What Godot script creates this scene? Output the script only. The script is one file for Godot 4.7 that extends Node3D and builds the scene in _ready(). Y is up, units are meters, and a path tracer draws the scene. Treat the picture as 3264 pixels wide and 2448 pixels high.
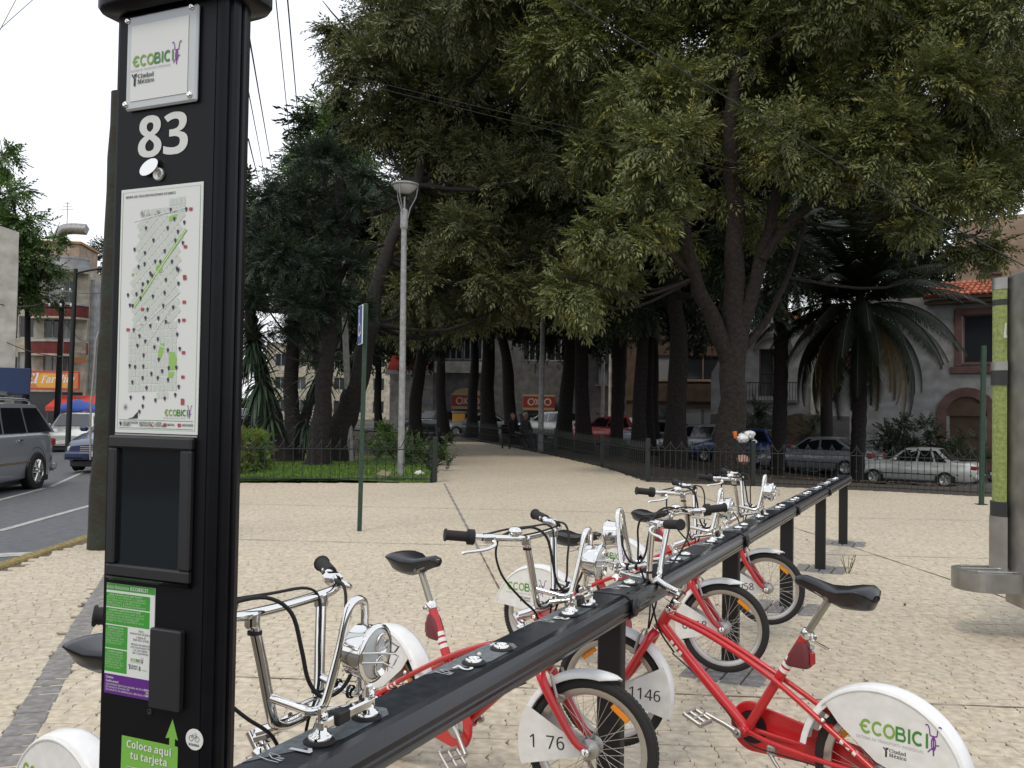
extends Node3D

func _ready() -> void:
	var cam := Camera3D.new()
	cam.name = "Camera"
	cam.position = Vector3(0, 1.48, 0)
	cam.rotation = Vector3(0.0261, 0, 0.016)
	cam.fov = 43.38
	cam.near = 0.05
	cam.far = 600
	add_child(cam)
	cam.current = true
	var sky := ProceduralSkyMaterial.new()
	sky.sky_top_color = Color(0.93, 0.955, 1.0)
	sky.sky_horizon_color = Color(0.985, 0.99, 1.0)
	sky.sky_curve = 0.2
	sky.ground_bottom_color = Color(0.35, 0.33, 0.3)
	sky.ground_horizon_color = Color(0.7, 0.7, 0.7)
	var env := Environment.new()
	env.background_mode = Environment.BG_SKY
	env.sky = Sky.new()
	env.sky.sky_material = sky
	env.background_energy_multiplier = 1.25
	env.tonemap_mode = Environment.TONE_MAPPER_LINEAR
	env.tonemap_exposure = 1.0
	env.sdfgi_enabled = true
	env.ssao_enabled = true
	env.ssil_enabled = true
	var we := WorldEnvironment.new()
	we.name = "WorldEnvironment"
	we.environment = env
	add_child(we)
	var sun := DirectionalLight3D.new()
	sun.name = "Sun"
	sun.light_energy = 0.45
	sun.light_angular_distance = 16.0
	sun.light_color = Color(1.0, 0.965, 0.90)
	sun.shadow_enabled = true
	sun.rotation_degrees = Vector3(-58, -28, 0)
	add_child(sun)
	rng.seed = 7
	materials()
	ground()
	buildings()
	far_buildings()
	trees()
	fences()
	posts()
	vehicles()
	wires()
	totem()
	rack()
	bikes()
	kiosk()
	bench_people()
	small_things()

# ---------------------------------------------------------------- mesh builder
class G:
	var v := PackedVector3Array()
	var n := PackedVector3Array()
	var uv := PackedVector2Array()
	var c := PackedColorArray()
	var col := Color(1, 1, 1)
	var xf := Transform3D()

	func tri(a: Vector3, b: Vector3, d: Vector3, na: Vector3, nb: Vector3, nd: Vector3, ua := Vector2(), ub := Vector2(), ud := Vector2()) -> void:
		if (b - a).cross(d - a).dot(na + nb + nd) > 0.0:
			var t := b
			b = d
			d = t
			t = nb
			nb = nd
			nd = t
			var q := ub
			ub = ud
			ud = q
		v.append(xf * a); v.append(xf * b); v.append(xf * d)
		n.append((xf.basis * na).normalized()); n.append((xf.basis * nb).normalized()); n.append((xf.basis * nd).normalized())
		uv.append(ua); uv.append(ub); uv.append(ud)
		c.append(col); c.append(col); c.append(col)

	func quad(a: Vector3, b: Vector3, d: Vector3, e: Vector3, out := Vector3()) -> void:
		var m := (b - a).cross(e - a)
		if m.length_squared() < 1e-16:
			m = (d - b).cross(e - b)
		m = m.normalized()
		if out != Vector3() and m.dot(out) < 0:
			m = -m
		tri(a, b, d, m, m, m, Vector2(0, 0), Vector2(1, 0), Vector2(1, 1))
		tri(a, d, e, m, m, m, Vector2(0, 0), Vector2(1, 1), Vector2(0, 1))

	func face(pts: Array, out: Vector3) -> void:
		for i in range(1, pts.size() - 1):
			tri(pts[0], pts[i], pts[i + 1], out, out, out)

	# rows of points -> smooth sheet
	func sheet(P: Array, wrap := false, flip := false) -> void:
		var R := P.size()
		var C: int = P[0].size()
		var N := []
		for i in R:
			var row := PackedVector3Array()
			for j in C:
				var i0: int = maxi(i - 1, 0)
				var i1: int = mini(i + 1, R - 1)
				var j0: int = posmod(j - 1, C) if wrap else maxi(j - 1, 0)
				var j1: int = (j + 1) % C if wrap else mini(j + 1, C - 1)
				var m: Vector3 = (P[i1][j] - P[i0][j]).cross(P[i][j1] - P[i][j0])
				if m.length_squared() < 1e-18:
					m = (P[mini(i + 1, R - 1)][j0] - P[maxi(i - 1, 0)][j0]).cross(P[mini(i + 1, R - 1)][j1] - P[mini(i + 1, R - 1)][j0])
				if m.length_squared() < 1e-20:
					m = Vector3(0, 1, 0)
				row.append((-m if flip else m).normalized())
			N.append(row)
		for i in R - 1:
			for j in (C if wrap else C - 1):
				var k: int = (j + 1) % C
				var u0 := float(j) / C
				var u1 := float(j + 1) / C
				var w0 := float(i) / (R - 1)
				var w1 := float(i + 1) / (R - 1)
				tri(P[i][j], P[i][k], P[i + 1][k], N[i][j], N[i][k], N[i + 1][k], Vector2(u0, w0), Vector2(u1, w0), Vector2(u1, w1))
				tri(P[i][j], P[i + 1][k], P[i + 1][j], N[i][j], N[i + 1][k], N[i + 1][j], Vector2(u0, w0), Vector2(u1, w1), Vector2(u0, w1))

	func tube(pts: Array, r, sides := 8, caps := true, flat := 1.0) -> void:
		var rings := []
		var m := pts.size()
		var t0: Vector3 = (pts[1] - pts[0]).normalized()
		var up := Vector3(0, 0, 1) if absf(t0.z) < 0.9 else Vector3(1, 0, 0)
		var nx := up.cross(t0).normalized()
		for i in m:
			var t: Vector3 = (pts[mini(i + 1, m - 1)] - pts[maxi(i - 1, 0)]).normalized()
			nx = (nx - t * nx.dot(t)).normalized()
			var ny := t.cross(nx)
			var rad: float = r[i] if r is Array else r
			var ring := PackedVector3Array()
			for k in sides:
				var a := TAU * k / sides
				ring.append(pts[i] + nx * (cos(a) * rad) + ny * (sin(a) * rad * flat))
			rings.append(ring)
		for i in m - 1:
			for k in sides:
				var q := (k + 1) % sides
				var n0: Vector3 = (rings[i][k] - pts[i]).normalized()
				var n1: Vector3 = (rings[i][q] - pts[i]).normalized()
				var n2: Vector3 = (rings[i + 1][q] - pts[i + 1]).normalized()
				var n3: Vector3 = (rings[i + 1][k] - pts[i + 1]).normalized()
				if n2.length_squared() < 0.5: n2 = n1
				if n3.length_squared() < 0.5: n3 = n0
				if n0.length_squared() < 0.5: n0 = n3
				if n1.length_squared() < 0.5: n1 = n2
				tri(rings[i][k], rings[i][q], rings[i + 1][q], n0, n1, n2)
				tri(rings[i][k], rings[i + 1][q], rings[i + 1][k], n0, n2, n3)
		if caps:
			for e in [0, m - 1]:
				var o: Vector3 = (pts[0] - pts[1]).normalized() if e == 0 else (pts[m - 1] - pts[m - 2]).normalized()
				for k in range(1, sides - 1):
					tri(rings[e][0], rings[e][k], rings[e][k + 1], o, o, o)

	# profile of Vector2(radius, height along y), placed by at
	func lathe(prof: Array, at := Transform3D(), seg := 16) -> void:
		var P := []
		for p in prof:
			var row := PackedVector3Array()
			for k in seg:
				var a := TAU * k / seg
				row.append(at * Vector3(cos(a) * p.x, p.y, sin(a) * p.x))
			P.append(row)
		sheet(P, true)

	func box(size: Vector3, at := Transform3D(), bev := 0.0) -> void:
		var h := size * 0.5
		var b := minf(bev, minf(h.x, minf(h.y, h.z)) * 0.9)
		for ax in 3:
			for s in [-1.0, 1.0]:
				var o := Vector3(); o[ax] = s
				var u := (ax + 1) % 3
				var w := (ax + 2) % 3
				var q := []
				for k in [[-1, -1], [1, -1], [1, 1], [-1, 1]]:
					var p := Vector3(); p[ax] = s * h[ax]; p[u] = k[0] * (h[u] - b); p[w] = k[1] * (h[w] - b)
					q.append(at * p)
				quad(q[0], q[1], q[2], q[3], at.basis * o)
		if b > 0.0:
			for ax in 3:
				var u := (ax + 1) % 3
				var w := (ax + 2) % 3
				for su in [-1.0, 1.0]:
					for sw in [-1.0, 1.0]:
						var q := []
						for k in [[-1, 0], [1, 0], [1, 1], [-1, 1]]:
							var p := Vector3(); p[ax] = k[0] * (h[ax] - b)
							p[u] = su * (h[u] - (b if k[1] else 0.0)); p[w] = sw * (h[w] - (0.0 if k[1] else b))
							q.append(at * p)
						var o := Vector3(); o[u] = su; o[w] = sw
						quad(q[0], q[1], q[2], q[3], at.basis * o)
			for sx in [-1.0, 1.0]:
				for sy in [-1.0, 1.0]:
					for sz in [-1.0, 1.0]:
						var o := Vector3(sx, sy, sz)
						var e := at.basis * o
						e = e.normalized()
						tri(at * (o * Vector3(h.x, h.y - b, h.z - b)), at * (o * Vector3(h.x - b, h.y, h.z - b)), at * (o * Vector3(h.x - b, h.y - b, h.z)), e, e, e)

	# polygon in XY, from z0 to z1
	func prism(poly: PackedVector2Array, z0: float, z1: float, at := Transform3D()) -> void:
		var ix := Geometry2D.triangulate_polygon(poly)
		for z in [z0, z1]:
			var o := at.basis * Vector3(0, 0, -1.0 if z == minf(z0, z1) else 1.0)
			for i in range(0, ix.size(), 3):
				var p := []
				var q := []
				for k in 3:
					var e := poly[ix[i + k]]
					p.append(at * Vector3(e.x, e.y, z))
					q.append(e)
				tri(p[0], p[1], p[2], o, o, o, q[0], q[1], q[2])
		var cw := Geometry2D.is_polygon_clockwise(poly)
		if z0 != z1:
			for i in poly.size():
				var a := poly[i]
				var b := poly[(i + 1) % poly.size()]
				var d := (b - a).normalized()
				var o := Vector3(d.y, -d.x, 0) * (-1.0 if cw else 1.0)
				quad(at * Vector3(a.x, a.y, z0), at * Vector3(b.x, b.y, z0), at * Vector3(b.x, b.y, z1), at * Vector3(a.x, a.y, z1), at.basis * o)

	# flat stroke in XY facing +Z
	func stroke(pts: Array, w: float, at := Transform3D(), closed := false) -> void:
		var m := pts.size()
		var L := []
		var Rr := []
		for i in m:
			var p0: Vector2 = pts[posmod(i - 1, m)] if closed else pts[maxi(i - 1, 0)]
			var p1: Vector2 = pts[(i + 1) % m] if closed else pts[mini(i + 1, m - 1)]
			var d := (p1 - p0).normalized()
			var k := Vector2(-d.y, d.x) * w * 0.5
			L.append(at * Vector3(pts[i].x + k.x, pts[i].y + k.y, 0)); Rr.append(at * Vector3(pts[i].x - k.x, pts[i].y - k.y, 0))
		for i in (m if closed else m - 1):
			var j := (i + 1) % m
			quad(L[i], L[j], Rr[j], Rr[i], at.basis.z)

	func rect(x0: float, y0: float, x1: float, y1: float, at := Transform3D()) -> void:
		quad(at * Vector3(x0, y0, 0), at * Vector3(x1, y0, 0), at * Vector3(x1, y1, 0), at * Vector3(x0, y1, 0), at.basis.z)

	func text(t: String, h: float, at: Transform3D, bold := false, align := 0, serif := false, sx := 1.0, fitw := 0.0) -> void:
		var f := SystemFont.new()
		f.font_names = PackedStringArray(["Droid Serif" if serif else "Droid Sans"])
		f.font_weight = 700 if bold else 400
		var m := TextMesh.new()
		m.font = f; m.font_size = 48; m.pixel_size = h / 34.3; m.depth = 0.0; m.text = t
		m.horizontal_alignment = [HORIZONTAL_ALIGNMENT_LEFT, HORIZONTAL_ALIGNMENT_CENTER, HORIZONTAL_ALIGNMENT_RIGHT][align]
		m.vertical_alignment = VERTICAL_ALIGNMENT_BOTTOM
		m.curve_step = 2.0
		if m.get_surface_count() == 0:
			return
		var a := m.surface_get_arrays(0)
		var V: PackedVector3Array = a[Mesh.ARRAY_VERTEX]
		var I: PackedInt32Array = a[Mesh.ARRAY_INDEX] if a[Mesh.ARRAY_INDEX] != null else PackedInt32Array(range(V.size()))
		var z := at.basis.z.normalized()
		if fitw > 0.0: sx = fitw / m.get_aabb().size.x
		var s := Vector3(sx, 1, 0)
		var drop := Vector3(0, f.get_descent(48) * m.pixel_size, 0)
		for i in range(0, I.size(), 3):
			tri(at * (V[I[i]] * s - drop), at * (V[I[i + 1]] * s - drop), at * (V[I[i + 2]] * s - drop), z, z, z)

	func mesh() -> ArrayMesh:
		var m := ArrayMesh.new()
		var a := []
		a.resize(Mesh.ARRAY_MAX)
		a[Mesh.ARRAY_VERTEX] = v; a[Mesh.ARRAY_NORMAL] = n; a[Mesh.ARRAY_TEX_UV] = uv; a[Mesh.ARRAY_COLOR] = c
		m.add_surface_from_arrays(Mesh.PRIMITIVE_TRIANGLES, a)
		return m

# ---------------------------------------------------------------- nodes
var M := {}
var taken := {}
var rng := RandomNumberGenerator.new()

func numbered(parent: Node, called: String) -> String:
	var key := str(parent.get_instance_id()) + "/" + called
	var k: int = taken.get(key, 0)
	taken[key] = k + 1
	return called if k == 0 else "%s_%03d" % [called, k]

func thing(called: String, label: String, category: String, at := Vector3(), yaw := 0.0, group := "") -> Node3D:
	var o := Node3D.new()
	o.name = numbered(self, called)
	add_child(o, true)
	o.position = at
	o.rotation_degrees.y = yaw
	return tag(o, label, category, group)

func tag(o: Node3D, label: String, category := "", group := "") -> Node3D:
	o.set_meta("label", label)
	if category: o.set_meta("category", category)
	if group: o.set_meta("group", group)
	return o

func part(called: String, g, m, parent: Node = self, at := Transform3D()) -> MeshInstance3D:
	var o := MeshInstance3D.new()
	o.name = numbered(parent, called)
	o.mesh = g.mesh() if g is G else g
	o.material_override = m if m is Material else M[m]
	o.transform = at
	parent.add_child(o, true)
	return o

func struct(called: String, g, m) -> MeshInstance3D:
	var o := part(called, g, m)
	o.set_meta("kind", "structure")
	return o

func copy(o: Node3D, label: String) -> Node3D:
	var c: Node3D = o.duplicate()
	c.name = numbered(self, String(o.name).rstrip("0123456789").trim_suffix("_"))
	add_child(c, true)
	c.set_meta("label", label)
	for k in ["category", "group"]:
		if o.has_meta(k): c.set_meta(k, o.get_meta(k))
	return c

func many(called: String, mesh_: Mesh, m, xfs: Array, cols: Array, parent: Node = self) -> MultiMeshInstance3D:
	var mm := MultiMesh.new()
	mm.transform_format = MultiMesh.TRANSFORM_3D
	mm.use_colors = true
	mm.mesh = mesh_
	mm.instance_count = xfs.size()
	for i in xfs.size():
		mm.set_instance_transform(i, xfs[i])
		mm.set_instance_color(i, cols[i % cols.size()])
	var o := MultiMeshInstance3D.new()
	o.name = numbered(parent, called)
	o.multimesh = mm
	o.material_override = m if m is Material else M[m]
	o.set_meta("kind", "stuff")
	parent.add_child(o, true)
	return o

func T(x: float, y: float, z: float, yaw := 0.0) -> Transform3D:
	return Transform3D(Basis(Vector3.UP, deg_to_rad(yaw)), Vector3(x, y, z))

func arc(cx: float, cy: float, r: float, a0: float, a1: float, n := 12) -> Array:
	var p := []
	for i in n + 1:
		var a := deg_to_rad(lerpf(a0, a1, float(i) / n))
		p.append(Vector2(cx + cos(a) * r, cy + sin(a) * r))
	return p

func smooth(pts: Array, n := 5) -> Array:      # Catmull-Rom through the points
	var o := []
	for i in pts.size() - 1:
		var a = pts[maxi(i - 1, 0)]
		var b = pts[i]
		var c = pts[i + 1]
		var d = pts[mini(i + 2, pts.size() - 1)]
		for k in n:
			var t := float(k) / n
			o.append(0.5 * ((2.0 * b) + (c - a) * t + (2.0 * a - 5.0 * b + 4.0 * c - d) * t * t + (3.0 * b - a - 3.0 * c + d) * t * t * t))
	o.append(pts[-1])
	return o

func V3(a: Array) -> Array:
	var o := []
	for i in range(0, a.size(), 3):
		o.append(Vector3(a[i], a[i + 1], a[i + 2]))
	return o

# ---------------------------------------------------------------- materials (base colours linear)
func mk(key: String, r: float, g: float, b: float, rough := 0.6, metal := 0.0, tex: Texture2D = null, scale := 1.0) -> StandardMaterial3D:
	var m := StandardMaterial3D.new()
	m.resource_name = key
	m.albedo_color = Color(r, g, b).linear_to_srgb()
	m.roughness = rough
	m.metallic = metal
	m.vertex_color_use_as_albedo = true
	if tex:
		m.albedo_texture = tex
		m.uv1_triplanar = true
		m.uv1_world_triplanar = true
		m.uv1_scale = Vector3.ONE * scale
	M[key] = m
	return m

func noise(freq: float, lo: Color, hi: Color, seed_: int, oct := 4, size := 512, kind := FastNoiseLite.TYPE_SIMPLEX_SMOOTH, mid := 0.5) -> NoiseTexture2D:
	var f := FastNoiseLite.new()
	f.seed = seed_; f.frequency = freq; f.fractal_octaves = oct; f.noise_type = kind
	var t := NoiseTexture2D.new()
	t.noise = f; t.width = size; t.height = size; t.seamless = true
	var gr := Gradient.new()
	gr.offsets = PackedFloat32Array([0.0, mid, 1.0])
	gr.colors = PackedColorArray([lo, lo.lerp(hi, 0.5), hi])
	t.color_ramp = gr
	return t

func bumpy(m: StandardMaterial3D, freq: float, seed_: int, depth := 0.3) -> void:
	m.heightmap_enabled = true
	m.heightmap_scale = depth
	m.heightmap_texture = noise(freq, Color.BLACK, Color.WHITE, seed_, 4, 512)

func materials() -> void:
	var grime := noise(0.012, Color(0.72, 0.70, 0.67), Color(1, 1, 1), 3, 5)
	var fine := noise(0.05, Color(0.82, 0.82, 0.82), Color(1, 1, 1), 5, 3)
	var bark := noise(0.02, Color(0.45, 0.42, 0.40), Color(1, 1, 1), 9, 5)
	mk("paver", 0.61, 0.54, 0.425, 0.85, 0.0, noise(0.03, Color(0.80, 0.79, 0.77), Color(1, 1, 1), 11, 5), 0.9)
	bumpy(M["paver"], 0.06, 12, 0.25)
	mk("joint", 0.13, 0.105, 0.075, 0.95, 0.0, fine, 2.0)
	mk("grey_stone", 0.27, 0.26, 0.255, 0.8, 0.0, grime, 2.0)
	mk("asphalt", 0.115, 0.118, 0.124, 0.75, 0.0, noise(0.02, Color(0.78, 0.78, 0.79), Color(1, 1, 1), 21, 5), 0.5)
	bumpy(M["asphalt"], 0.15, 22, 0.2)
	mk("road_paint", 0.50, 0.50, 0.49, 0.8, 0.0, grime, 1.0)
	mk("kerb_yellow", 0.42, 0.29, 0.08, 0.85, 0.0, noise(0.03, Color(0.45, 0.5, 0.6), Color(1, 1, 1), 23, 5), 1.2)
	mk("concrete", 0.36, 0.35, 0.33, 0.85, 0.0, grime, 0.6)
	mk("soil", 0.075, 0.055, 0.038, 0.95, 0.0, noise(0.03, Color(0.5, 0.5, 0.5), Color(1, 1, 1), 25, 5), 0.7)
	mk("lawn", 0.13, 0.21, 0.035, 0.95, 0.0, noise(0.02, Color(0.55, 0.5, 0.45), Color(1, 1, 1), 26, 5), 0.6)
	mk("grass", 0.16, 0.28, 0.04, 0.7)
	mk("litter", 0.20, 0.12, 0.055, 0.9)
	mk("black_paint", 0.006, 0.0065, 0.0085, 0.30, 0.0, noise(0.02, Color(0.75, 0.75, 0.78), Color(1, 1, 1), 31, 5), 1.5)
	mk("black_face", 0.0055, 0.0058, 0.007, 0.38)
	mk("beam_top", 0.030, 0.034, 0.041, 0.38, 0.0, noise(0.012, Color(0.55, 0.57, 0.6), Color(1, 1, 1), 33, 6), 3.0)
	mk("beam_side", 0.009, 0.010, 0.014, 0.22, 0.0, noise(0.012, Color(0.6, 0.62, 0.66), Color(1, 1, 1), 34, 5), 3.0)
	for k in ["black_paint", "black_face", "beam_top"]: M[k].metallic_specular = 0.3
	mk("dock_grey", 0.17, 0.20, 0.22, 0.6, 0.0, grime, 6.0)
	mk("post_dark", 0.012, 0.009, 0.0085, 0.6, 0.0, grime, 2.0)
	mk("rubber", 0.012, 0.011, 0.011, 0.75)
	mk("tyre", 0.018, 0.0165, 0.016, 0.8, 0.0, fine, 6.0)
	mk("black_plastic", 0.013, 0.013, 0.014, 0.45)
	mk("saddle_skin", 0.010, 0.010, 0.012, 0.3)
	mk("red", 0.50, 0.014, 0.018, 0.28)
	M["red"].clearcoat_enabled = true; M["red"].clearcoat = 0.4; M["red"].clearcoat_roughness = 0.15
	mk("faded_red", 0.36, 0.10, 0.11, 0.5)
	mk("maroon", 0.135, 0.022, 0.028, 0.55)
	mk("lens_red", 0.35, 0.03, 0.03, 0.2)
	mk("amber", 0.75, 0.25, 0.01, 0.3)
	mk("chrome", 0.78, 0.77, 0.74, 0.10, 1.0)
	mk("rim_metal", 0.52, 0.50, 0.47, 0.35, 0.9)
	mk("dull_metal", 0.42, 0.41, 0.39, 0.4, 0.85)
	mk("post_metal", 0.30, 0.28, 0.23, 0.35, 0.8)
	mk("steel", 0.40, 0.39, 0.37, 0.36, 0.75, noise(0.01, Color(0.8, 0.79, 0.77), Color(1, 1, 1), 41, 5), 0.8)
	mk("white_plastic", 0.84, 0.85, 0.86, 0.38, 0.0, noise(0.012, Color(0.93, 0.925, 0.91), Color(1, 1, 1), 43, 6), 2.5)
	mk("panel_white", 0.78, 0.78, 0.765, 0.5, 0.0, noise(0.012, Color(0.91, 0.905, 0.89), Color(1, 1, 1), 44, 6), 3.0)
	mk("stripe_white", 0.75, 0.74, 0.70, 0.5)
	mk("print_black", 0.02, 0.02, 0.022, 0.5)
	mk("logo_light", 0.20, 0.36, 0.05, 0.5)
	mk("logo_dark", 0.045, 0.22, 0.035, 0.5)
	mk("logo_purple", 0.17, 0.03, 0.25, 0.5)
	mk("print_grey", 0.36, 0.35, 0.35, 0.6)
	mk("number_white", 0.62, 0.62, 0.60, 0.5)
	mk("frosted", 0.50, 0.52, 0.53, 0.3)
	mk("paper", 0.66, 0.67, 0.645, 0.45)
	mk("map_block", 0.52, 0.56, 0.51, 0.6)
	mk("map_street", 0.72, 0.73, 0.71, 0.6)
	mk("map_green", 0.26, 0.47, 0.10, 0.6)
	mk("map_pin", 0.06, 0.035, 0.075, 0.6)
	mk("map_red", 0.38, 0.06, 0.06, 0.6)
	mk("sticker_green", 0.045, 0.29, 0.032, 0.4)
	mk("sticker_lime", 0.17, 0.41, 0.055, 0.45)
	mk("booth_lime", 0.36, 0.40, 0.12, 0.6, 0.0, noise(0.02, Color(0.6, 0.65, 0.6), Color(1, 1, 1), 61, 5), 3.0)
	mk("sticker_purple", 0.105, 0.015, 0.20, 0.45)
	mk("sticker_text", 0.40, 0.60, 0.33, 0.6)
	mk("screen", 0.006, 0.009, 0.011, 0.08)
	mk("iron_green", 0.006, 0.012, 0.009, 0.55)
	mk("post_green", 0.025, 0.065, 0.04, 0.5, 0.0, grime, 2.0)
	mk("pole_green", 0.020, 0.034, 0.024, 0.75, 0.0, noise(0.008, Color(1.0, 0.62, 0.45), Color(1, 1, 1), 51, 6), 0.8)
	bumpy(M["pole_green"], 0.03, 52, 0.5)
	mk("galvanized", 0.40, 0.41, 0.42, 0.5, 0.3, grime, 1.0)
	mk("sign_blue", 0.02, 0.06, 0.24, 0.4)
	mk("white_paint", 0.75, 0.75, 0.75, 0.5)
	mk("lamp_glass", 0.45, 0.46, 0.45, 0.2)
	mk("bark", 0.048, 0.037, 0.030, 0.95, 0.0, bark, 0.8)
	bumpy(M["bark"], 0.035, 53, 2.0)
	mk("bark_dark", 0.030, 0.024, 0.021, 0.95, 0.0, bark, 0.8)
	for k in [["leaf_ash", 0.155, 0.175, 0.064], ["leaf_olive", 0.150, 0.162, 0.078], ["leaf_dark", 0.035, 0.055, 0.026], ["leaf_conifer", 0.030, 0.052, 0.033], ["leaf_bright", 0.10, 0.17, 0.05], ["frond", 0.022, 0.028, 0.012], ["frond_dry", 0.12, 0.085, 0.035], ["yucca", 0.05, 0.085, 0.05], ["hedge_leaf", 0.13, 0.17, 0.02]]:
		var m := mk(k[0], k[1], k[2], k[3], 0.5)
		m.backlight_enabled = true
		m.backlight = Color(0.5, 0.55, 0.3)
	var glass := mk("car_glass", 0.012, 0.014, 0.016, 0.06)
	glass.metallic_specular = 0.85
	mk("glass_dark", 0.03, 0.035, 0.04, 0.1)
	mk("curtain_glass", 0.30, 0.31, 0.31, 0.25)
	mk("car_trim", 0.02, 0.02, 0.02, 0.5)
	mk("plate", 0.6, 0.6, 0.58, 0.5)
	for k in [["car_silver", 0.38, 0.39, 0.40], ["car_grey", 0.27, 0.28, 0.30], ["car_white", 0.66, 0.66, 0.60], ["car_navy", 0.022, 0.03, 0.085], ["car_red", 0.40, 0.03, 0.03], ["car_blue", 0.03, 0.06, 0.18], ["car_black", 0.02, 0.022, 0.03]]:
		var m := mk(k[0], k[1], k[2], k[3], 0.3, 0.25)
		m.clearcoat_enabled = true; m.clearcoat = 0.8; m.clearcoat_roughness = 0.05
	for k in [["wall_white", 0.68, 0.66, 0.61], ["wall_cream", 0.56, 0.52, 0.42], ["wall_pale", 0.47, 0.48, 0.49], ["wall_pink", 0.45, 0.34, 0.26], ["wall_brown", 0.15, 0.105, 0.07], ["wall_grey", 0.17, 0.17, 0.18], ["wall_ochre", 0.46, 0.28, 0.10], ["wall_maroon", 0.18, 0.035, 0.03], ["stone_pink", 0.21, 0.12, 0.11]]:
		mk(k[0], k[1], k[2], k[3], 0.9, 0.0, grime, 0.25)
	mk("roof_tile", 0.40, 0.125, 0.065, 0.85)
	mk("sign_red", 0.52, 0.05, 0.03, 0.5)
	mk("sign_yellow", 0.75, 0.38, 0.05, 0.5)
	mk("store_red", 0.26, 0.022, 0.02, 0.6)
	mk("store_cream", 0.32, 0.24, 0.12, 0.7)
	mk("sign_orange", 0.55, 0.20, 0.06, 0.6)
	mk("awning_blue", 0.03, 0.05, 0.12, 0.8)
	mk("parasol_blue", 0.06, 0.13, 0.48, 0.8)
	mk("cable", 0.02, 0.02, 0.02, 0.6)
	mk("skin", 0.28, 0.15, 0.10, 0.6)
	mk("cloth_dark", 0.012, 0.012, 0.015, 0.9)
	mk("cloth_grey", 0.05, 0.05, 0.055, 0.9)
	mk("hair", 0.012, 0.009, 0.008, 0.7)
	mk("bag_white", 0.65, 0.65, 0.64, 0.35)
	mk("orange_plastic", 0.62, 0.16, 0.03, 0.4)
	mk("pale_pink", 0.5, 0.28, 0.24, 0.6)
	mk("rock", 0.30, 0.25, 0.16, 0.9, 0.0, grime, 2.0)

# ---------------------------------------------------------------- ground
const KERB := [-5.2, 14.0, -4.62, -4.0, -4.58, -8.72, -4.66, -10.66, -4.85, -14.0, -5.35, -18.6, -6.3, -23.0, -8.6, -31.0, -13.0, -50.0, -18.0, -70.0, -30.0, -120.0]
const PATH_L := [-1.5, -19.25, -2.3, -30.0, -4.2, -52.0]
const PATH_R := [2.91, -20.44, 2.41, -25.57, 1.43, -31.05, -0.07, -38.1, -2.7, -49.0]
const FRONT := [2.91, -20.44, 7.23, -18.94, 8.86, -18.03, 20.0, -10.5]

func along(P: Array, z: float) -> float:
	for i in range(0, P.size() - 2, 2):
		if z <= P[i + 1] and z >= P[i + 3]:
			return lerpf(P[i], P[i + 2], (z - P[i + 1]) / (P[i + 3] - P[i + 1]))
	return P[0] if z > P[1] else P[P.size() - 2]

func front_z(x: float) -> float:
	if x < -1.5:
		return lerpf(-18.45, -19.25, (x + 5.2) / 3.7)
	for i in range(0, FRONT.size() - 2, 2):
		if x <= FRONT[i + 2] and x >= FRONT[i]:
			return lerpf(FRONT[i + 1], FRONT[i + 3], (x - FRONT[i]) / (FRONT[i + 2] - FRONT[i]))
	return -20.44 if x < 3.0 else -10.5

func height(x: float, z: float) -> float:
	return -0.08 * clampf(x - 1.5, 0.0, 14.0) * smoothstep(19.0, 33.0, -z)

func road_y(x: float, z: float) -> float:
	return -0.13 - 0.03 * clampf(along(KERB, z) - x, 0.0, 9.0)

func on_plaza(x: float, z: float) -> bool:
	if z > front_z(x) + 0.12:
		return x > along(KERB, z) + 0.16
	return x > along(PATH_L, z) + 0.06 and x < along(PATH_R, z) - 0.06 and z > -49.0

func in_view(x: float, z: float, extra := 0.6) -> bool:
	return -z > 0.5 and absf(x) < -z * 0.535 + extra

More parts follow.
